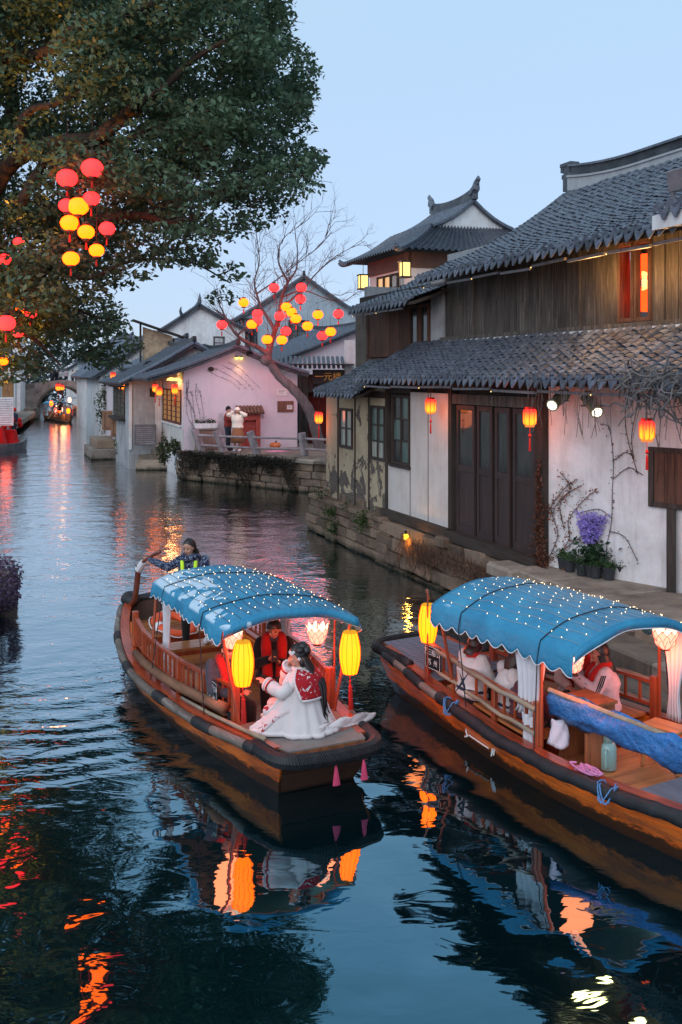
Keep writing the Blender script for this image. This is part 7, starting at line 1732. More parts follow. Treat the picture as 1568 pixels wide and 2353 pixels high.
def vest(t, J, mat, s=1.0, w=.055, stripes=None, name='life_vest', back=True):
    """horseshoe life vest: collar behind the neck, two padded straps down the chest, belt"""
    ch, nk, pel = J['chest'], J['neck'], J['pelvis']; side = (J['shL'] - J['shR']).normalized(); ax = (nk - pel).normalized(); fw = side.cross(ax).normalized(); out = None
    for q in (1, -1):
        mb = MB(); pts = [nk - fw * .105 + ax * .015, nk + side * q * .07 - fw * .05 + ax * .03, nk + side * q * .1 + fw * .05 - ax * .0, ch + side * q * .095 + fw * .155 + ax * .06, ch.lerp(pel, .5) + side * q * .085 + fw * .16, ch.lerp(pel, .8) + side * q * .08 + fw * .15]
        sp = spline([p for p in pts], 6); mb.tube(sp, [w * s * .8 * min(1, .75 + i * .03) for i in range(len(sp))], 8); v = mb.build(name, mat, t, smooth=True); out = out or v
        if stripes:
            m = MB(); m.tube([p + fw * .02 + ax * .012 for p in sp[14:24]], w * .62 * s, 8, flat=.8); m.build('reflective_stripe', stripes, v, smooth=True)
    return out
def facing(dx, dy): return math.atan2(dy, dx)
def to_local(t, w): return wmat(t).inverted() @ Vector(w)
def locp(loc, rot, w): return (Matrix.Translation(Vector(loc)) @ Matrix.Rotation(rot, 4, 'Z')).inverted() @ Vector(w)
# -- boatwoman
lo, ro = b1.w(4.78, .06, .33), facing(-.12, -1)
hR_, hL_ = locp(lo, ro, b1.w(5.52, -.42, 1.60)), locp(lo, ro, b1.w(5.32, -.30, 1.66)); fL = locp(lo, ro, b1.w(4.52, .2, .59))
O = dict(wrR=hR_, elR=Vector((.02, -.38, 1.22)), wrL=Vector((.22, -.26, 1.16)), elL=(.16, .22, 1.14), anL=fL, knL=(fL.x * .75 + .02, fL.y * .8, .72), anR=(-.03, -.12, .08), knR=(0, -.12, .48), chest=(.02, -.01, 1.19), neck=(.05, -.03, 1.38), head=(.085, -.04, 1.53))
t, J, HR, body = person('boatwoman standing at the stern in navy printed jacket with yellow-striped grey straps', lo, ro, STAND, O, yaw=-.35, pitch=.22, top=F_print, legs=F_black, shoes=F_shoe, hair=dict(front=.86, side=1.8, back=2.3, thick=1.16, long=.15, longw=.09, seed=1), hmat=HAIR, fat=1.08)
vest(t, J, fabric('grey_strap', (.09, .1, .13)), 1.0, .046, pm('yellow_green_stripe', (.55, .85, .03), .5), 'life_vest')
mb = MB(); mb.tube([J['neck'] + Vector((.11 * math.cos(a), .11 * math.sin(a), .015 * math.sin(2 * a) + .01)) for a in [2 * math.pi * i / 16 for i in range(17)]], .05, 8); mb.build('scarf', F_print, t, smooth=True)
# -- man at left
lo, ro = b1.w(1.8, -.54, .08), facing(.62, -.78)
t, J, HR, body = person('seated man in slate jacket and red life vest behind the left barrel lantern', lo, ro, SIT, dict(neck=(.07, 0, .97), head=(.12, 0, 1.11), chest=(.04, 0, .78)), yaw=-.05, pitch=.2, top=F_slate, hair=dict(front=1.05, side=1.5, back=1.9, thick=1.13, seed=2), fat=1.18, handcfg=dict(L=dict(d=(1, -.6, .2)), R=dict(d=(1, .6, .2))))
vest(t, J, F_redvest, 1.0, .066)
# -- man in the middle with phone
lo, ro = b1.w(2.42, .36, .06), facing(.1, -1)
t, J, HR, body = person('seated man in black coat and red life vest looking at his phone under the canopy', lo, ro, SIT, dict(wrR=(.30, -.06, .80), elR=(.1, -.24, .68), wrL=(.31, .06, .76), elL=(.1, .24, .68), neck=(.05, 0, .98), head=(.10, .0, 1.12)), yaw=-.15, pitch=.3, top=F_black, hair=dict(front=1.22, side=1.65, back=2.0, thick=1.2, seed=3), fat=1.2, handcfg=dict(R=dict(d=(.5, .5, .6), curl=.9), L=dict(d=(.5, -.5, .5), curl=.9)))
vest(t, J, F_redvest, 1.0, .085)
mb = MB(); mb.tube([J['neck'] + Vector((.075 * math.cos(a), .075 * math.sin(a), .02)) for a in [2 * math.pi * i / 12 for i in range(13)]], .03, 6); mb.build('collar', F_slate, t, smooth=True)
ph = thing('phone', 'dark phone held by the man under the canopy', 'phone', wmat(t) @ Vector((.385, 0.0, .86)), ro); p = MB(); p.box((0, 0, 0), (.012, .075, .15), (0, -.5, 0)); p.build('case', M_black, ph, bevel=.004); p = MB(); p.box((-.008, 0, .0), (.003, .066, .135), (0, -.5, 0)); p.build('screen', pm('phone_glass', (.02, .02, .03), .1), ph)
# -- woman in the white cape
lo, ro = b1.w(.66, -.02, .53), facing(-1, .12)
KN = dict(pelvis=(-.06, 0, .17), chest=(-.02, 0, .44), neck=(.02, 0, .63), head=(.06, .0, .775), shL=(-.01, .16, .58), shR=(-.01, -.16, .58), elL=(.20, .20, .42), elR=(.24, -.16, .44), wrL=(.38, .08, .48), wrR=(.16, -.03, .66), hipL=(0, .1, .16), hipR=(0, -.1, .16), knL=(.36, .12, .2), knR=(.36, -.12, .2), anL=(.14, .1, .06), anR=(.14, -.1, .06))
t, J, HR, body = person('woman with long black hair in white fur-trimmed cape and red capelet on bow deck', lo, ro, KN, None, yaw=.12, pitch=.12, top=F_fur, legs=F_hanfu, shoes=None, hair=dict(front=.85, side=1.75, back=2.2, thick=1.13, seed=4), fat=1.02, handcfg=dict(L=dict(d=(.8, -.2, .5), curl=.5), R=dict(d=(-.3, .1, .9), curl=.6)))
mb = MB(); hc = J['head']
for c, r in (((-.07, .0, .10), (.06, .055, .05)), ((-.11, .03, .055), (.05, .05, .055)), ((-.10, -.03, .07), (.05, .05, .05)), ((-.05, .075, -.05), (.04, .035, .06)), ((-.03, .07, .075), (.05, .03, .035))): mb.ell(hc + HR @ Vector(c), r, 10, 8)
mb.build('hair_bun', HAIR, t, smooth=True)
mb = MB()
for k in range(26):                                             # long loose hair down her back
    a = k / 25; y0 = lerp(-.09, .12, a); x0 = -.09 - .02 * math.sin(a * 3); R = random.Random(k); w = R.uniform(-.02, .02)
    mb.tube(spline([hc + Vector((x0 + .02, y0 * .8, .02)), hc + Vector((x0 - .06, y0, -.12)), hc + Vector((x0 - .17 + w, y0 + .01 + w, -.27)), hc + Vector((x0 - .20 + w, y0 + .02 - w, -.46)), hc + Vector((x0 - .24 - w, y0 + .04 + w, -.58 - .14 * R.random()))], 4), [.019 * (1 - .7 * (i / 16) ** 2) for i in range(17)], 5)
mb.build('long_hair', HAIR, t, smooth=True)
mb = MB()
for c in ((.055, .068, .05), (.035, .075, .065), (.07, .06, .065), (-.02, .09, -.01)):
    for k in range(4): a = k * math.pi / 2 + c[0] * 9; mb.ell(hc + HR @ (Vector(c) + Vector((.011 * math.cos(a), .004, .011 * math.sin(a)))), (.009, .005, .009), 6, 4)
mb.build('hair_ornament', M_hem, t)
def cape_ring(z, lo_a, hi_a, r0, n=64, fold=.0, fx=1.0, bx=1.0, sy=1.0, cx=0.0, seed=0, nf=11):
    out = []
    for j in range(n + 1):
        a = lerp(lo_a, hi_a, j / n); w = 1 + fold * (1.1 * abs(math.sin(nf * .5 * a + seed + .5 * z)) ** .7 - .6 + .35 * math.sin(nf * 1.7 * a + 2 + z * 4)); c, s_ = math.cos(a), math.sin(a)
        out.append(Vector((cx + r0 * w * c * (fx if c > 0 else bx), r0 * w * s_ * sy, z)))
    return out
mb = MB(); rings = []
for i in range(21):
    u = i / 20; z = lerp(.655, .012, u ** .92); r = interp(u, [0, .08, .2, .4, .7, 1], [.085, .155, .205, .225, .275, .34]); open_ = lerp(.5, .8, sstep(0, .5, u))
    rings.append(cape_ring(z, open_ - .25 * u, 2 * math.pi - open_, r, fold=.13 * u ** .8, fx=lerp(1, 2.1, u ** 1.5), bx=lerp(.85, .95, u), sy=lerp(1.05, .95, u), cx=lerp(-.0, -.03, u), nf=10))
mb.loft(rings, closed=False, cap=False); cp_ = mb.build('cape', F_cape, t, smooth=True); so = cp_.modifiers.new('solid', 'SOLIDIFY'); so.thickness = .012; so.offset = 1
for idx, rr in ((0, .026), (-1, .028)):
    mb = MB(); mb.tube([r[idx] for r in rings[1:]], [rr * (1 + .15 * math.sin(i * 3)) for i in range(20)], 8); mb.build('fur_trim', F_fur, cp_, smooth=True)
mb = MB(); mb.tube(rings[-1], [.03 * (1 + .15 * math.sin(i * 2.3)) for i in range(65)], 8); mb.build('fur_hem', F_fur, cp_, smooth=True)
mb = MB(); rr2 = []
for i in range(9):
    u = i / 8; z = lerp(.66, .38, u); r = interp(u, [0, .3, 1], [.12, .225, .268]); rr2.append(cape_ring(z, 1.15 + .55 * u, 4.3 - .5 * u, r, fold=.02 * u, bx=.86, sy=1.12, cx=-.003, n=40))
mb.loft(rr2, closed=False, cap=False); cl_ = mb.build('capelet', F_capelet, t, smooth=True); so = cl_.modifiers.new('solid', 'SOLIDIFY'); so.thickness = .014; so.offset = 1
mb = MB(); mb.tube([r[0] for r in rr2] + rr2[-1] + [r[-1] for r in reversed(rr2)], .018, 7); mb.build('fur_trim', F_fur, cl_, smooth=True)
mb = MB(); mb.tube([J['neck'] + Vector((.085 * math.cos(a), .085 * math.sin(a), .012)) for a in [2 * math.pi * i / 16 for i in range(17)]], .028, 8); mb.build('fur_collar', F_fur, t, smooth=True)
for S in 'LR':                                                   # wide sleeves with fur cuffs
    e, w = J['el' + S], J['wr' + S]; d = (w - e).normalized(); mb = MB(); mb.tube([J['sh' + S].lerp(e, .5), e, e.lerp(w, .5), w + d * .0], [.07, .078, .074, .068], 12); sl = mb.build('sleeve', F_fur, t, smooth=True)
    u = d.cross(Vector((0, 0, 1))).normalized(); v = d.cross(u); mb = MB(); mb.tube([w + (u * math.cos(a) + v * math.sin(a)) * .062 for a in [2 * math.pi * k / 14 for k in range(15)]], .019, 7); mb.build('fur_cuff', F_fur, sl, smooth=True)
    mb = MB(); mb.tube([w - d * .05 + (u * math.cos(a) + v * math.sin(a)) * .074 for a in [2 * math.pi * k / 14 for k in range(15)]], .011, 5); mb.build('red_band', F_redvest, sl, smooth=True)
mb = MB(); rings = []                                            # robe skirt spilling forward over the deck edge
for i in range(12):
    u = i / 11; c = Vector((lerp(.05, .50, u), lerp(.02, .08, u), lerp(.24, .03 - .12, u ** 2))); rings.append([c + Vector((0, (.2 + .06 * u) * math.cos(a) * (1 + .08 * math.sin(5 * a + 4 * u)), (.15 - .07 * u) * math.sin(a) * (1 + .08 * math.sin(4 * a + 5 * u)))) for a in [2 * math.pi * j / 24 for j in range(24)]])
mb.loft(rings); mb.build('robe', F_hanfu, t, smooth=True)
mb = MB(); rings = []                                            # trailing panel of the cape on the deck behind her
for i in range(14):
    u = i / 13; c = Vector((lerp(-.30, -.66, u), lerp(.16, -.28, u), lerp(.07, .035, u))); rings.append([c + Vector((.10 * math.cos(a) * (1 + .3 * math.sin(u * 9)), .14 * math.cos(a), .05 * math.sin(a) * (1 + .35 * math.sin(u * 13 + a * 2)))) for a in [2 * math.pi * j / 18 for j in range(18)]])
mb.loft(rings); mb.build('cape_train', F_fur, t, smooth=True)
# -- passengers of the second boat
away = facing(.866, .5)
lo = b2.w(2.3, -.60, .05); t, J, HR, body = person('passenger from behind in white coat with navy straps, nearest the right boat bow', lo, away, SIT, dict(head=(.08, .02, 1.08), neck=(.05, 0, .95)), yaw=.1, pitch=.25, top=F_white, hair=dict(front=.9, side=1.9, back=2.35, thick=1.16, long=.12, seed=5), hmat=HAIRB, fat=1.25)
vest(t, J, F_redvest, 1.0, .05)
def straps(t, J, mat):
    ch, nk, pel = J['chest'], J['neck'], J['pelvis']; side = (J['shL'] - J['shR']).normalized(); ax = (nk - pel).normalized(); fw = side.cross(ax).normalized()
    for a, b in (((.1, .0), (-.09, .9)), ((-.1, .25), (.1, .95))):
        mb = MB(); pts = []
        for k in range(7):
            u = k / 6; c = ch.lerp(nk, .5).lerp(pel, lerp(a[1], b[1], u)); pts.append(c + side * lerp(a[0], b[0], u) - fw * (.15 + .012 * math.sin(u * 3.1)))
        mb.tube(pts, .02, 6, flat=.5); mb.build('strap', mat, t, smooth=True)
    mb = MB(); c = ch.lerp(pel, .75); mb.tube([c + side * .21 * math.cos(a) + fw * .158 * math.sin(a) for a in [2 * math.pi * i / 24 for i in range(25)]], .02, 6); mb.build('belt', mat, t, smooth=True)
straps(t, J, F_navy)
lo = b2.w(2.9, -.56, .04); t, J, HR, body = person('passenger with brown hair in puffy white coat leaning under the right boat canopy', lo, away - .35, SIT, dict(head=(.15, -.02, 1.12), neck=(.09, 0, .97), chest=(.04, 0, .77)), yaw=-.3, pitch=.35, top=F_white, hair=dict(side=1.9, back=2.35, thick=1.2, long=.22, seed=6), hmat=HAIRB, fat=1.25)
straps(t, J, F_navy)
lo = b2.w(3.35, -.64, .08); t, J, HR, body = person('small passenger in maroon puffer jacket beside the white curtain', lo, away, SIT, None, pitch=.2, top=F_maroon, hair=dict(front=.9, side=1.8, back=2.2, thick=1.14, seed=7), s=.86, fat=1.35)
for k in range(4): mb = MB(); c = J['pelvis'].lerp(J['neck'], .15 + k * .22); mb.tube([c + Vector((.155 * math.cos(a), .2 * math.sin(a), 0)) for a in [2 * math.pi * i / 16 for i in range(17)]], .038, 7); mb.build('padding', F_maroon, t, smooth=True)
lo, ro = b2.w(3.56, .34, .10), facing(-1, .05)
t, J, HR, body = person('woman with black hair in pale pink jacket with dark sleeve stripes, filming toward the left', lo, ro, SIT, dict(wrL=(.40, .04, .90), elL=(.16, .24, .74), wrR=(.40, -.04, .92), elR=(.18, -.22, .74), head=(.07, 0, 1.12), neck=(.04, 0, .97), shL=(.03, .165, .92), shR=(.03, -.165, .92)), yaw=.0, pitch=.05, top=F_lilac, legs=F_lilac, hair=dict(front=.95, side=1.85, back=2.3, thick=1.16, long=.30, longw=.1, seed=8), fat=1.28, handcfg=dict(L=dict(d=(.6, -.2, .8), curl=.9), R=dict(d=(.6, .2, .8), curl=.9)))
vest(t, J, F_redvest, 1.0, .055)
for k in range(3):
    mb = MB(); e = J['el' + 'L']; s0 = J['shL']; mb.tube([s0 + Vector((.02 + .022 * k, .082 + .004 * k, .01)), s0.lerp(e, .5) + Vector((.0 + .022 * k, .088, .0)), e + Vector((-.01 + .022 * k, .08, -.012 * k)), e.lerp(J['wrL'], .7) + Vector((0, .06, -.018 * k + .02))], .008, 5); mb.build('sleeve_stripe', F_black, t)
p2 = thing('phone', 'small phone held up by the woman in the pale pink jacket', 'phone', wmat(t) @ Vector((.50, 0, 1.0)), ro); p = MB(); p.box((0, 0, 0), (.012, .14, .072)); p.build('case', pm('white_case', (.6, .6, .6), .4), p2, bevel=.004); p = MB(); p.box((-.008, 0, 0), (.003, .13, .064)); p.build('screen', MATS['phone_glass'], p2)
lo, ro = b2.w(3.05, .42, .12), facing(-.3, -1)
t, J, HR, body = person('passenger in beige bucket hat and white coat facing the near side of the right boat', lo, ro, SIT, None, yaw=.3, pitch=.3, top=F_white, hair=dict(front=1.0, side=1.8, back=2.2, seed=9), hmat=HAIRB, fat=1.3)
mb = MB(); mb.lathe([(.15, -.0), (.148, .012), (.108, .05), (.1, .12), (.07, .15), (0, .155)], J['head'] + Vector((0, 0, .01)), 18); mb.build('hat', F_beige, t, smooth=True); vest(t, J, F_redvest, 1.0, .05)
# -- couple on the terrace
lo = gp(524, 1034, PZ); t, J, HR, body = person('man in black cap, rust jacket and dark jeans beside the woman in cream', lo, facing(1, -.25), STAND, dict(wrR=(.36, -.05, 1.28), elR=(.17, -.2, 1.18), wrL=(.34, .12, 1.32), elL=(.16, .22, 1.2)), yaw=-.1, pitch=.12, top=F_rust, legs=F_jean, hair=dict(seed=10), vx=.016, s=1.1, fat=1.1)
mb = MB(); mb.lathe([(.108, -.01), (.106, .05), (.08, .1), (0, .125)], J['head'] + Vector((-.005, 0, .03)), 14); mb.tube([J['head'] + Vector((.06, 0, .035)), J['head'] + Vector((.2, 0, .015))], [.075, .05], 8, flat=.15); mb.build('cap', F_black, t, smooth=True)
lo = gp(546, 1037, PZ); t, J, HR, body = person('woman in cream jacket and brown skirt with both arms raised to her head', lo, facing(-.25, -1), STAND, dict(wrR=(.08, -.12, 1.5), elR=(.08, -.36, 1.38), wrL=(.08, .12, 1.5), elL=(.08, .36, 1.38)), yaw=.2, pitch=.1, top=F_cream, legs=None, shoes=F_shoe, hair=dict(side=1.9, back=2.3, long=.1, seed=11), hmat=HAIRB, vx=.016, s=1.08, fat=1.25)
mb = MB(); mb.loft([cape_ring(z, 0, 2 * math.pi, r, fold=f, n=40, sy=1.1, nf=8)[:-1] for z, r, f in ((.98, .15, 0), (.9, .19, .01), (.65, .24, .05), (.36, .27, .09))]); mb.build('skirt', F_brown, t, smooth=True)
mb = MB(); mb.lathe([(.13, .0), (.11, .06), (.07, .12), (0, .13)], J['head'] + Vector((0, 0, .03)), 14); mb.build('beret', F_cream, t, smooth=True)
# -- little figures on the bridge
tops = [F_slate, F_black, F_white, F_lilac, F_cream, F_rust]; labs = ['in dark slate coat, leftmost on the far bridge', 'in black coat, second from left on the far bridge', 'in white coat, mid-bridge', 'in pale pink jacket, right of mid-bridge', 'in cream coat, second from right on the far bridge', 'in rust jacket at the right end of the far bridge']
for k, x in enumerate((119, 129, 139, 151, 166, 175)):
    Y = BY + 1.2; c = dp(x, 880, Y); lx = (c.x - bc.x) * .95
    person('bridge walker ' + labs[k], (c.x, Y + .2, topz(lx) + .02), facing(rt.uniform(-1, 1), -1), STAND, None, top=tops[k], legs=F_jean, hair=dict(seed=k), vx=.035, s=1.05, fat=1.15, hands=True, face=False, group='people crossing the far bridge')
# ---------------------------------------------------------------- far boats
def small_boat(label, loc, rot, L, w, roof, people, lant, name='sightseeing_boat', hullm=W_hull2):
    t = thing(name, label, 'boat', loc, rot, 'boats far up the canal'); mb = MB(); rings = []
    for i in range(13):
        u = i / 12; x = L * (.5 - u); hw_ = w / 2 * (1 - abs(2 * u - 1) ** 2.6 * .65); z = .45 + .35 * abs(2 * u - 1) ** 2.5; rings.append([(x, -hw_, z), (x * .97, -hw_ * .7, -.15), (x * .97, hw_ * .7, -.15), (x, hw_, z), (x, hw_ - .08, z), (x * .97, hw_ * .62, .1), (x * .97, -hw_ * .62, .1), (x, -hw_ + .08, z)])
    mb.loft(rings); mb.build('hull', hullm, t)
    if roof:
        mb = MB(); rings = []
        for i in range(7):
            x = lerp(-L * .28, L * .24, i / 6); rings.append([(x, w * .46 * q, 1.6 + .25 * (1 - abs(q) ** 2)) for q in (-1, -.6, 0, .6, 1)])
        mb.loft(rings, closed=False, cap=False); c = mb.build('canopy', roof, t, smooth=True); so = c.modifiers.new('solid', 'SOLIDIFY'); so.thickness = .05
        for sx in (-.27, .23):
            for sy in (-1, 1): mb = MB(); mb.tube([(sx * L, sy * w * .42, .4), (sx * L, sy * w * .42, 1.62)], .03, 6); mb.build('canopy_pole', W_redz, t)
        mb = MB()
        for sy in (-1, 1): mb.beam((-L * .28, sy * w * .42, .75), (L * .26, sy * w * .42, .75), .05, .06)
        mb.build('rail', W_red, t)
    return t
f1 = small_boat('far boat with orange-lit canopy and a blue cover, left of the pair before the bridge', dp(124, 958, 96).xy.to_3d(), ER - 1.3, 4.4, 1.5, M_canv2, 0, 0); f2 = small_boat('far boat with dark hull and hanging lanterns, right of the pair before the bridge', dp(146, 964, 92).xy.to_3d(), ER - 1.5, 4.6, 1.6, M_canv2, 0, 0)
f3 = small_boat('wide flat-roofed boat moored under the right side of the arch bridge', dp(176, 948, 112).xy.to_3d(), ER - 1.45, 7.0, 2.4, pm('pale_roof', (.4, .45, .5), .5), 0, 0, 'tour_boat', W_hull)
GB = 'glowing lanterns on the far boats'
for x, y, Y, r, lab, mat in ((118, 927, 95, .3, 'yellow lantern at the left end of the left far boat', EMBY), (132, 931, 95, .28, 'white-pink lamp under the left far canopy', EML2), (127, 942, 94, .26, 'pink lamp low on the left far boat', EML), (141, 941, 91.5, .26, 'white lamp in the middle of the right far boat', EML2), (136, 945, 91.5, .2, 'yellow lamp left of the white lamp on the right far boat', EMBY), (157, 944, 91, .3, 'yellow lantern at the right end of the right far boat', EMBY), (160, 919, 110, .34, 'round white lamp on the roof edge of the moored tour boat', EML2), (191, 920, 110, .22, 'warm lamp at the right roof end of the tour boat', EMBY)):
    r *= .62; t = thing('barrel_lantern', lab, 'lantern', dp(x, y, Y), 0, GB); p = MB(); p.lathe([(r * .5, -r * 1.3), (r * .9, -r * .5), (r * .9, r * .5), (r * .5, r * 1.3)], (0, 0, 0), 12); p.build('shade', mat, t, smooth=True); p = MB(); p.lathe([(r * .5, 0), (r * .2, r * .2)], (0, 0, r * 1.3), 8); p.build('cap', M_cap, t)
point('lamp_light', dp(128, 925, 94), 30, (1, .45, .15), .3); point('lamp_light', dp(146, 950, 89.5), 25, (1, .5, .2), .3)
lo = dp(138, 948, 90.6); lo.z = .5; t, J, HR, body = person('boatman standing in dark clothes on the far right boat', lo, ER - 1.5, STAND, dict(wrL=(.3, .1, 1.2)), top=F_black, legs=F_black, vx=.035, face=False, hands=True, hair=dict(seed=3))
po = thing('punt_pole', 'long thin pole slanting from the far boat into the water', 'pole', lo, 0); p = MB(); p.tube([dp(138, 926, 90.4), dp(110, 962, 90)], .05, 6); p.build('shaft', W_bamboo, po, world=True)
# ---------------------------------------------------------------- red festival boat at the left edge
F_festive = fabric('festive_red', (.62, .012, .012), .2)
rb0 = gp(8, 1040); rbt = small_boat('small boat draped in bright red festival cloth at the left edge', (rb0.x - .55, rb0.y + 1.2, 0), 1.25, 4.2, 1.7, None, 0, 0, 'festival_boat', pm('pale_hull', (.3, .3, .32), .6))
for k in range(3):
    mb = MB(); rings = []
    for i in range(9):
        u = i / 8; rings.append([(-1.6 + k * 1.1 + .5 * math.cos(a) * (.6 + .5 * u), .72 * math.sin(a) * (.7 + .25 * u) * (1 + .08 * math.sin(6 * a + k)), lerp(1.5 - .15 * k, .35, u)) for a in [2 * math.pi * j / 22 for j in range(22)]])
    mb.loft(rings); mb.build('drape', F_festive, rbt, smooth=True)
mb = MB()
for k in range(16): mb.ell((-1.9 + k * .24, .25 * math.sin(k * 2.1), 1.55 + .2 * math.sin(k * 1.3)), (.17, .17, .17), 8, 6)
mb.build('silk_flowers', F_festive, rbt, smooth=True)
lo = dp(33, 1028, 58); lo.z = .7; t, J, HR, body = person('person in dark blue with red hat standing on the red festival boat', (lo.x, lo.y, .75), facing(-.5, -1), STAND, None, top=F_jean, legs=F_jean, vx=.03, face=False, hands=True, hair=dict(seed=5))
mb = MB(); mb.lathe([(.17, 0), (.13, .06), (.1, .14), (0, .18)], J['head'] + Vector((0, 0, .02)), 12); mb.build('hat', F_festive, t, smooth=True)
point('red_glow', dp(14, 985, 55), 14, (1, .12, .06), .3)  # loose red point light over the festival boat, no lamp modelled here
# ---------------------------------------------------------------- details on and around the main house
def stage_lamp(label, a, dirn, glowc, sp_):
    """theatre spotlight: finned can, front ring, yoke, hanging on a rod from the eave"""
    t = thing('theatre_spotlight', label, 'spotlight', a, 0, 'theatre spotlights under the lower eave'); d = Vector(dirn).normalized(); u = d.cross(Vector((0, 0, 1))).normalized()
    M_can = pm('olive_can', (.19, .2, .13), .5, .3, 8, metal=.2)
    p = MB(); p.tube([-d * .33, -d * .2, -d * .05, d * .06, d * .17], [.07, .1, .105, .09, .095], 16); p.build('can', M_can, t, smooth=False)
    p = MB()
    for k in range(4): p.tube([-d * (.28 - .06 * k), -d * (.27 - .06 * k)], .112, 14)
    p.build('fins', M_can, t); p = MB(); p.tube([d * .15, d * .2], [.105, .105], 16); p.build('front_ring', M_can, t)
    p = MB(); p.ell(d * .17, (.085, .085, .085), 14, 8); p.build('lens', glow('spot_lens', (1.0, .93, .74), 3.5), t)
    p = MB(); p.tube([u * .125, u * .13 + Vector((0, 0, .28)), -u * .13 + Vector((0, 0, .28)), -u * .125], .01, 5); p.tube([Vector((0, 0, .28)), Vector((0, 0, .5))], .014, 6); p.build('yoke', M_metal, t)
    for q in (1, -1): p = MB(); p.tube([u * .12 * q, u * .2 * q], .012, 6); p.build('knob', M_black, t)
    spot('spot_beam', Vector(a) + d * .24, Vector(a) + d * 3, sp_, (1, .66, .3), 110, .34, .8); return t
la = onfac(1281, 920, -.25); stage_lamp('left olive theatre spotlight aimed down left beside the door', la, (-.6, -.74, -.4), None, 16)
la = onfac(1363, 932, -.05); stage_lamp('right olive theatre spotlight aimed down beside the shuttered window', la, (.1, -.86, -.5), None, 16)
# pots and the violet flowers on the ledge
M_potd = pm('charcoal_pot', (.03, .034, .04), .6, .15); L_herb = leaf_mat('herb_green', (.03, .075, .025), (.055, .11, .03)); L_violet = leaf_mat('violet_petal', (.30, .24, .62), (.42, .34, .72), .3)
pl_ = [(1296, 1306, 'leftmost, half hidden dark pot of herbs below the violet flowers'), (1310, 1312, 'second dark pot of herbs from the left'), (1338, 1321, 'third dark pot of herbs from the left, in front'), (1370, 1327, 'dark herb pot directly below the violet flowers'), (1400, 1331, 'dark herb pot right of the middle'), (1432, 1329, 'rightmost dark pot of herbs at the wall')]
for x, y, lab in pl_:
    c = gp(x, y, 1.115); t = thing('herb_pot', lab, 'flower pot', c, 0, 'dark herb pots on the stone ledge'); p = MB(); p.lathe([(.082, 0), (.105, .2), (.112, .2), (.112, .185), (.1, .17), (0, .17)], (0, 0, 0), 18); p.build('pot', M_potd, t)
    g = np.random.default_rng(int(x)); pts = g.normal(size=(420, 3)) * [.06, .06, .05] + [0, 0, .23]; pts[:, 2] = np.abs(pts[:, 2] - .18) + .18; leaves('foliage', pts, .016, L_herb, t, int(x), world=False); p = MB()
    for k in range(30): a = rt.uniform(0, 6.28); p.tube([(.03 * math.cos(a), .03 * math.sin(a), .17), (.1 * math.cos(a), .1 * math.sin(a), .17 + rt.uniform(.08, .18))], [.003, .0015], 3)
    tag(p.build('stems', L_herb, t, fixn=False), kind='stuff')
c = gp(1360, 1324, 1.115); vf = thing('violet_flowers', 'big bunch of violet-blue flowers with dark leaves among the herb pots', 'flowers', c); p = MB(); p.lathe([(.09, 0), (.115, .22), (.115, .2), (0, .19)], (0, 0, 0), 16); p.build('pot', M_potd, vf)
g = np.random.default_rng(4); 
pts = g.normal(size=(260, 3)) * [.17, .15, .1] + [0, 0, .38]; leaves('foliage', pts, .055, leaf_mat('dark_leaf', (.012, .04, .018), (.025, .06, .02)), vf, 5, world=False)
pts = []
for k in range(1500):
    z = g.uniform(.55, 1.02); w = .07 + .12 * (z - .5) / .4 * (1 if z < .9 else .9); pts.append((g.uniform(-1, 1) * w * 1.2 - .02 + (0.05 if z > .85 and g.uniform() < .5 else 0), g.uniform(-1, 1) * w * .8, z + .03 * math.sin(k)))
leaves('blossom', pts, .028, L_violet, vf, 6, world=False, kind='stuff'); p = MB()
for k in range(7): p.tube([(0, 0, .18), (rt.uniform(-.1, .1), rt.uniform(-.05, .05), .6), (rt.uniform(-.18, .18), rt.uniform(-.1, .1), .95)], .006, 4)
p.build('stems', L_herb, vf)
# dry red creepers on the door post and wall, tangle of dead vines at the right eave
def wallv(x, y, off=-.03):                                       # picture point on the white wall -> world
    e, u, v = None, None, None
    k = (x - 784) / F; best = None; P5 = [(uC + .16, .06), pts0[1], pts0[2], pts0[3]]
    for i in range(301):
        u = lerp(uC + .1, 16.2, i / 300); v = interp(u, [q[0] for q in P5], [q[1] for q in P5]); P = hw(u, v); er = abs(P.x / P.y - k)
        if best is None or er < best[0]: best = (er, u, v, P.y)
    _, u, v, Y = best; q = hw(u, v + off); return Vector((q.x, q.y, CAMZ - (y - HOR) / F * Y))
pts0 = [(uC + .16, .06), (hu(1380, .35), .38), (hu(1545, .8), .86), (16.2, 1.5)]
cr = thing('red_creeper', 'dry red creeper climbing the white wall and door post', 'climbing plant', wallv(1250, 1310), 0)
paths = [[(1250, 1308), (1262, 1290), (1290, 1270), (1312, 1235), (1310, 1195), (1345, 1150), (1375, 1125)], [(1262, 1290), (1285, 1230), (1275, 1180), (1300, 1140), (1340, 1115)], [(1290, 1270), (1330, 1240), (1365, 1215)], [(1275, 1180), (1255, 1150), (1250, 1110)], [(1300, 1215), (1290, 1160), (1315, 1120), (1290, 1085)], [(1260, 1300), (1280, 1320), (1300, 1312)], [(1252, 1200), (1270, 1165), (1296, 1128), (1330, 1100)]]
lp = []; mb = MB(); gq = np.random.default_rng(12)
for pth in paths:
    sp = spline([wallv(x, y) for x, y in pth], 8); mb.tube(sp, .007, 4)
    for q in sp:
        for k in range(5): lp.append((q.x + gq.normal() * .05, q.y + gq.normal() * .03, q.z + gq.normal() * .05))
mb.build('stems', M_twig, cr, world=True); leaves('creeper_leaves', lp, .024, L_red, cr, 12)
lp = []
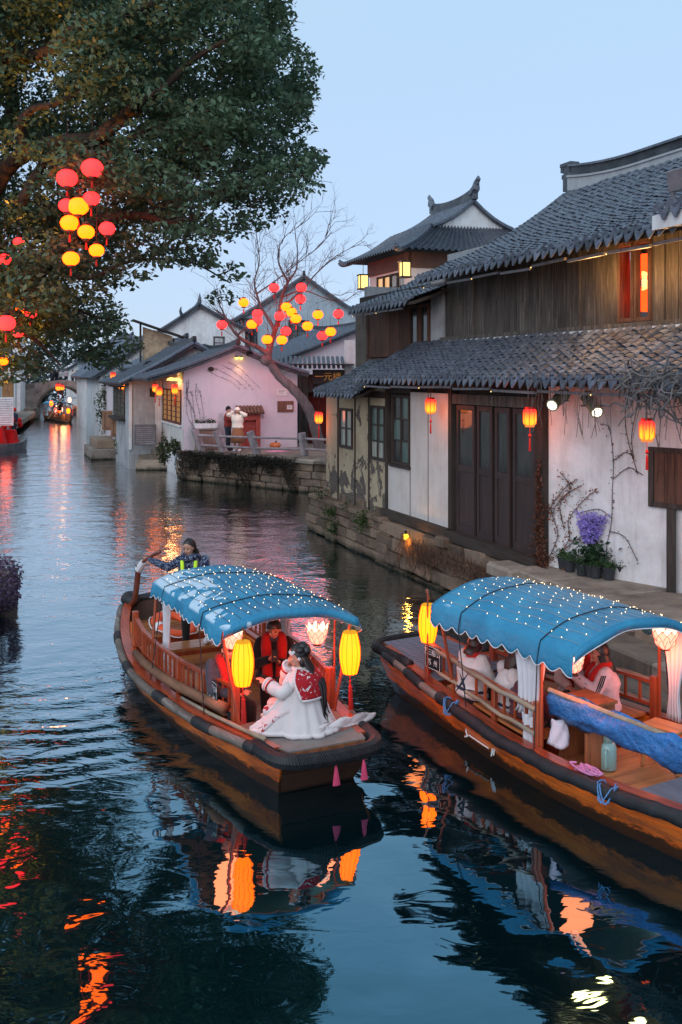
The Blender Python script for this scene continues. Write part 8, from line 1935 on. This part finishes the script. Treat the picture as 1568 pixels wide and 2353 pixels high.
for k in range(900):
    t_ = gq.uniform(); y = lerp(1050, 1335, t_ ** .6); lp.append(onfac(1238 + gq.normal() * (3 + 9 * t_), y, -.12) )
leaves('post_leaves', [tuple(q) for q in lp], .03, leaf_mat('brown_leaf', (.1, .035, .02), (.15, .06, .03)), cr, 13)
cr2 = thing('dark_creeper', 'thin dark creeper with a few leaves running up the white wall beside the violet flowers', 'climbing plant', wallv(1400, 1290), 0); mb = MB(); lp = []
for pth in ([(1402, 1310), (1398, 1260), (1410, 1200), (1412, 1130), (1413, 1060), (1404, 985), (1385, 975)], [(1410, 1190), (1380, 1170), (1330, 1180)], [(1405, 1220), (1440, 1235), (1470, 1290)], [(1413, 1100), (1450, 1075), (1480, 1090)], [(1412, 1060), (1440, 1040), (1460, 1050)], [(1470, 930), (1455, 1000), (1460, 1060)], [(1440, 930), (1445, 1000), (1470, 1090)], [(1500, 960), (1520, 1040), (1515, 1110)]):
    sp = spline([wallv(x, y) for x, y in pth], 8); mb.tube(sp, .006, 4)
    for q in sp[::2]:
        for k in range(2): lp.append((q.x + gq.normal() * .03, q.y + gq.normal() * .02, q.z + gq.normal() * .03))
mb.build('stems', M_twig, cr2, world=True); leaves('creeper_leaves', lp, .022, leaf_mat('brown_leaf', (.1, .035, .02), (.15, .06, .03)), cr2, 14)
vt = thing('vine_tangle', 'tangle of grey dead vines hanging over the right end of the lower eave', 'dead vines', onfac(1530, 880, -.7), 0); mb = MB(); M_dead = pm('dead_vine', (.14, .13, .13), .9, .4); gv = random.Random(9)
for k in range(150):
    u = gv.uniform(14.5, 16.6); q = hw(u, -.72 + gv.gauss(0, .08), 4.3 + gv.gauss(0, .1)); pts = [q]
    for j in range(4): pts.append(pts[-1] + Vector((gv.gauss(0, .1), gv.gauss(0, .1), gv.gauss(-.04, .09))))
    mb.tube(spline(pts, 4), gv.uniform(.006, .016), 4, cap=False)
for k in range(70):
    u = gv.uniform(12.0, 16.8); q = hw(u, -.72 + gv.gauss(0, .04), 4.3); l = gv.uniform(.2, .9); mb.tube([q, q + Vector((gv.gauss(0, .03), gv.gauss(0, .03), -l * .5)), q + Vector((gv.gauss(0, .06), gv.gauss(0, .06), -l))], .005, 3, cap=False)
tag(mb.build('vines', M_dead, vt, world=True, fixn=False), kind='stuff')
# ornament of tiles and lamp box standing on the upper eave at the right edge
ox = thing('eave_lamp_box', 'grey floodlight box on tiles above the upper eave at the right edge', 'floodlight', hw(hu(1556, -.2), -.25, 6.62), HROT)
p = MB(); p.box((.12, .0, .42), (.42, .1, .3), (.15, 0, 0)); p.build('housing', M_metal, ox, bevel=.015); p = MB(); p.beam((-.02, 0, .0), (-.02, 0, .3), .05, .04); p.beam((.26, 0, .0), (.26, 0, .3), .05, .04); p.build('bracket', M_metal, ox); p = MB(); p.box((.12, .06, .43), (.36, .02, .24), (.15, 0, 0)); p.build('lens', glow('orange_lens', (1, .5, .12), 5), ox)
p = MB(); p.box((.15, .02, -.12), (.9, .3, .2)); p.build('plinth', M_white, ox)
for k in range(3): piece('eave_tile', END_ME, ox, (-.12 + k * .24, -.16, .06)); piece('drip_tile', DRIP_ME, ox, (.0 + k * .24, -.18, .04))
# greenery in the quay joints, yellow bulb under the sill
for k, (x, y, n, h) in enumerate(((742, 1136, 160, .12), (765, 1175, 260, .14), (772, 1212, 300, .16), (838, 1197, 320, .2), (800, 1160, 60, .08))):
    c = gp(x, y, .6); c = hw(hu(x, -.35), -.40, CAMZ - (y - HOR) / F * hY(x, -.35)); g = np.random.default_rng(k); pts = g.normal(size=(n, 3)) * [.12, .08, h * .7]
    t = thing('wall_fern', ['tuft of grass at the far corner of the quay', 'small fern high in the quay wall', 'fern low in the quay wall near the far corner', 'larger fern in the quay wall below the dark post', 'scrap of moss on the kerb below the annex window'][k], 'fern', c, 0, 'green tufts in the quay wall'); leaves('foliage', pts, .035, L_green, t, k + 40, world=False); p = MB(); p.tube([(0, .1, -.1), (0, 0, 0), (.02, -.05, h)], .008, 4); p.build('stem', L_moss, t)
yb = thing('bulb_lamp', 'yellow bulb glowing under the sill beam above the water', 'lamp', onfac(933, 1233, -.32), 0); p = MB(); p.ell((0, 0, 0), (.06, .06, .07), 10, 8); p.build('bulb', glow('amber_bulb', (1, .55, .03), 3), yb); p = MB(); p.tube([(0, 0, .06), (0, 0, .13)], .03, 8); p.build('socket', M_black, yb); point('lamp_light', onfac(940, 1245, -.5), 9, (1, .4, .05), .05)
db = thing('hanging_roots', 'brown dried brush hanging from the quay beside the yellow bulb', 'dried brush', onfac(960, 1260, -.42), 0); mb = MB()
for k in range(420):
    u = gv.uniform(hu(925, -.4), hu(1150, -.4)); z = lerp(.95, .75, gv.random()); l = gv.uniform(.15, .5) * (1.2 if u < hu(1000, -.4) else .8); q = hw(u, -.46 + gv.gauss(0, .04), z); mb.tube([q, q + Vector((gv.gauss(0, .05), gv.gauss(-.03, .04), -l * .5)), q + Vector((gv.gauss(0, .1), gv.gauss(-.03, .06), -l))], .005, 3, cap=False)
tag(mb.build('stems', pm('brown_brush', (.11, .06, .04), .9), db, world=True, fixn=False), kind='stuff')
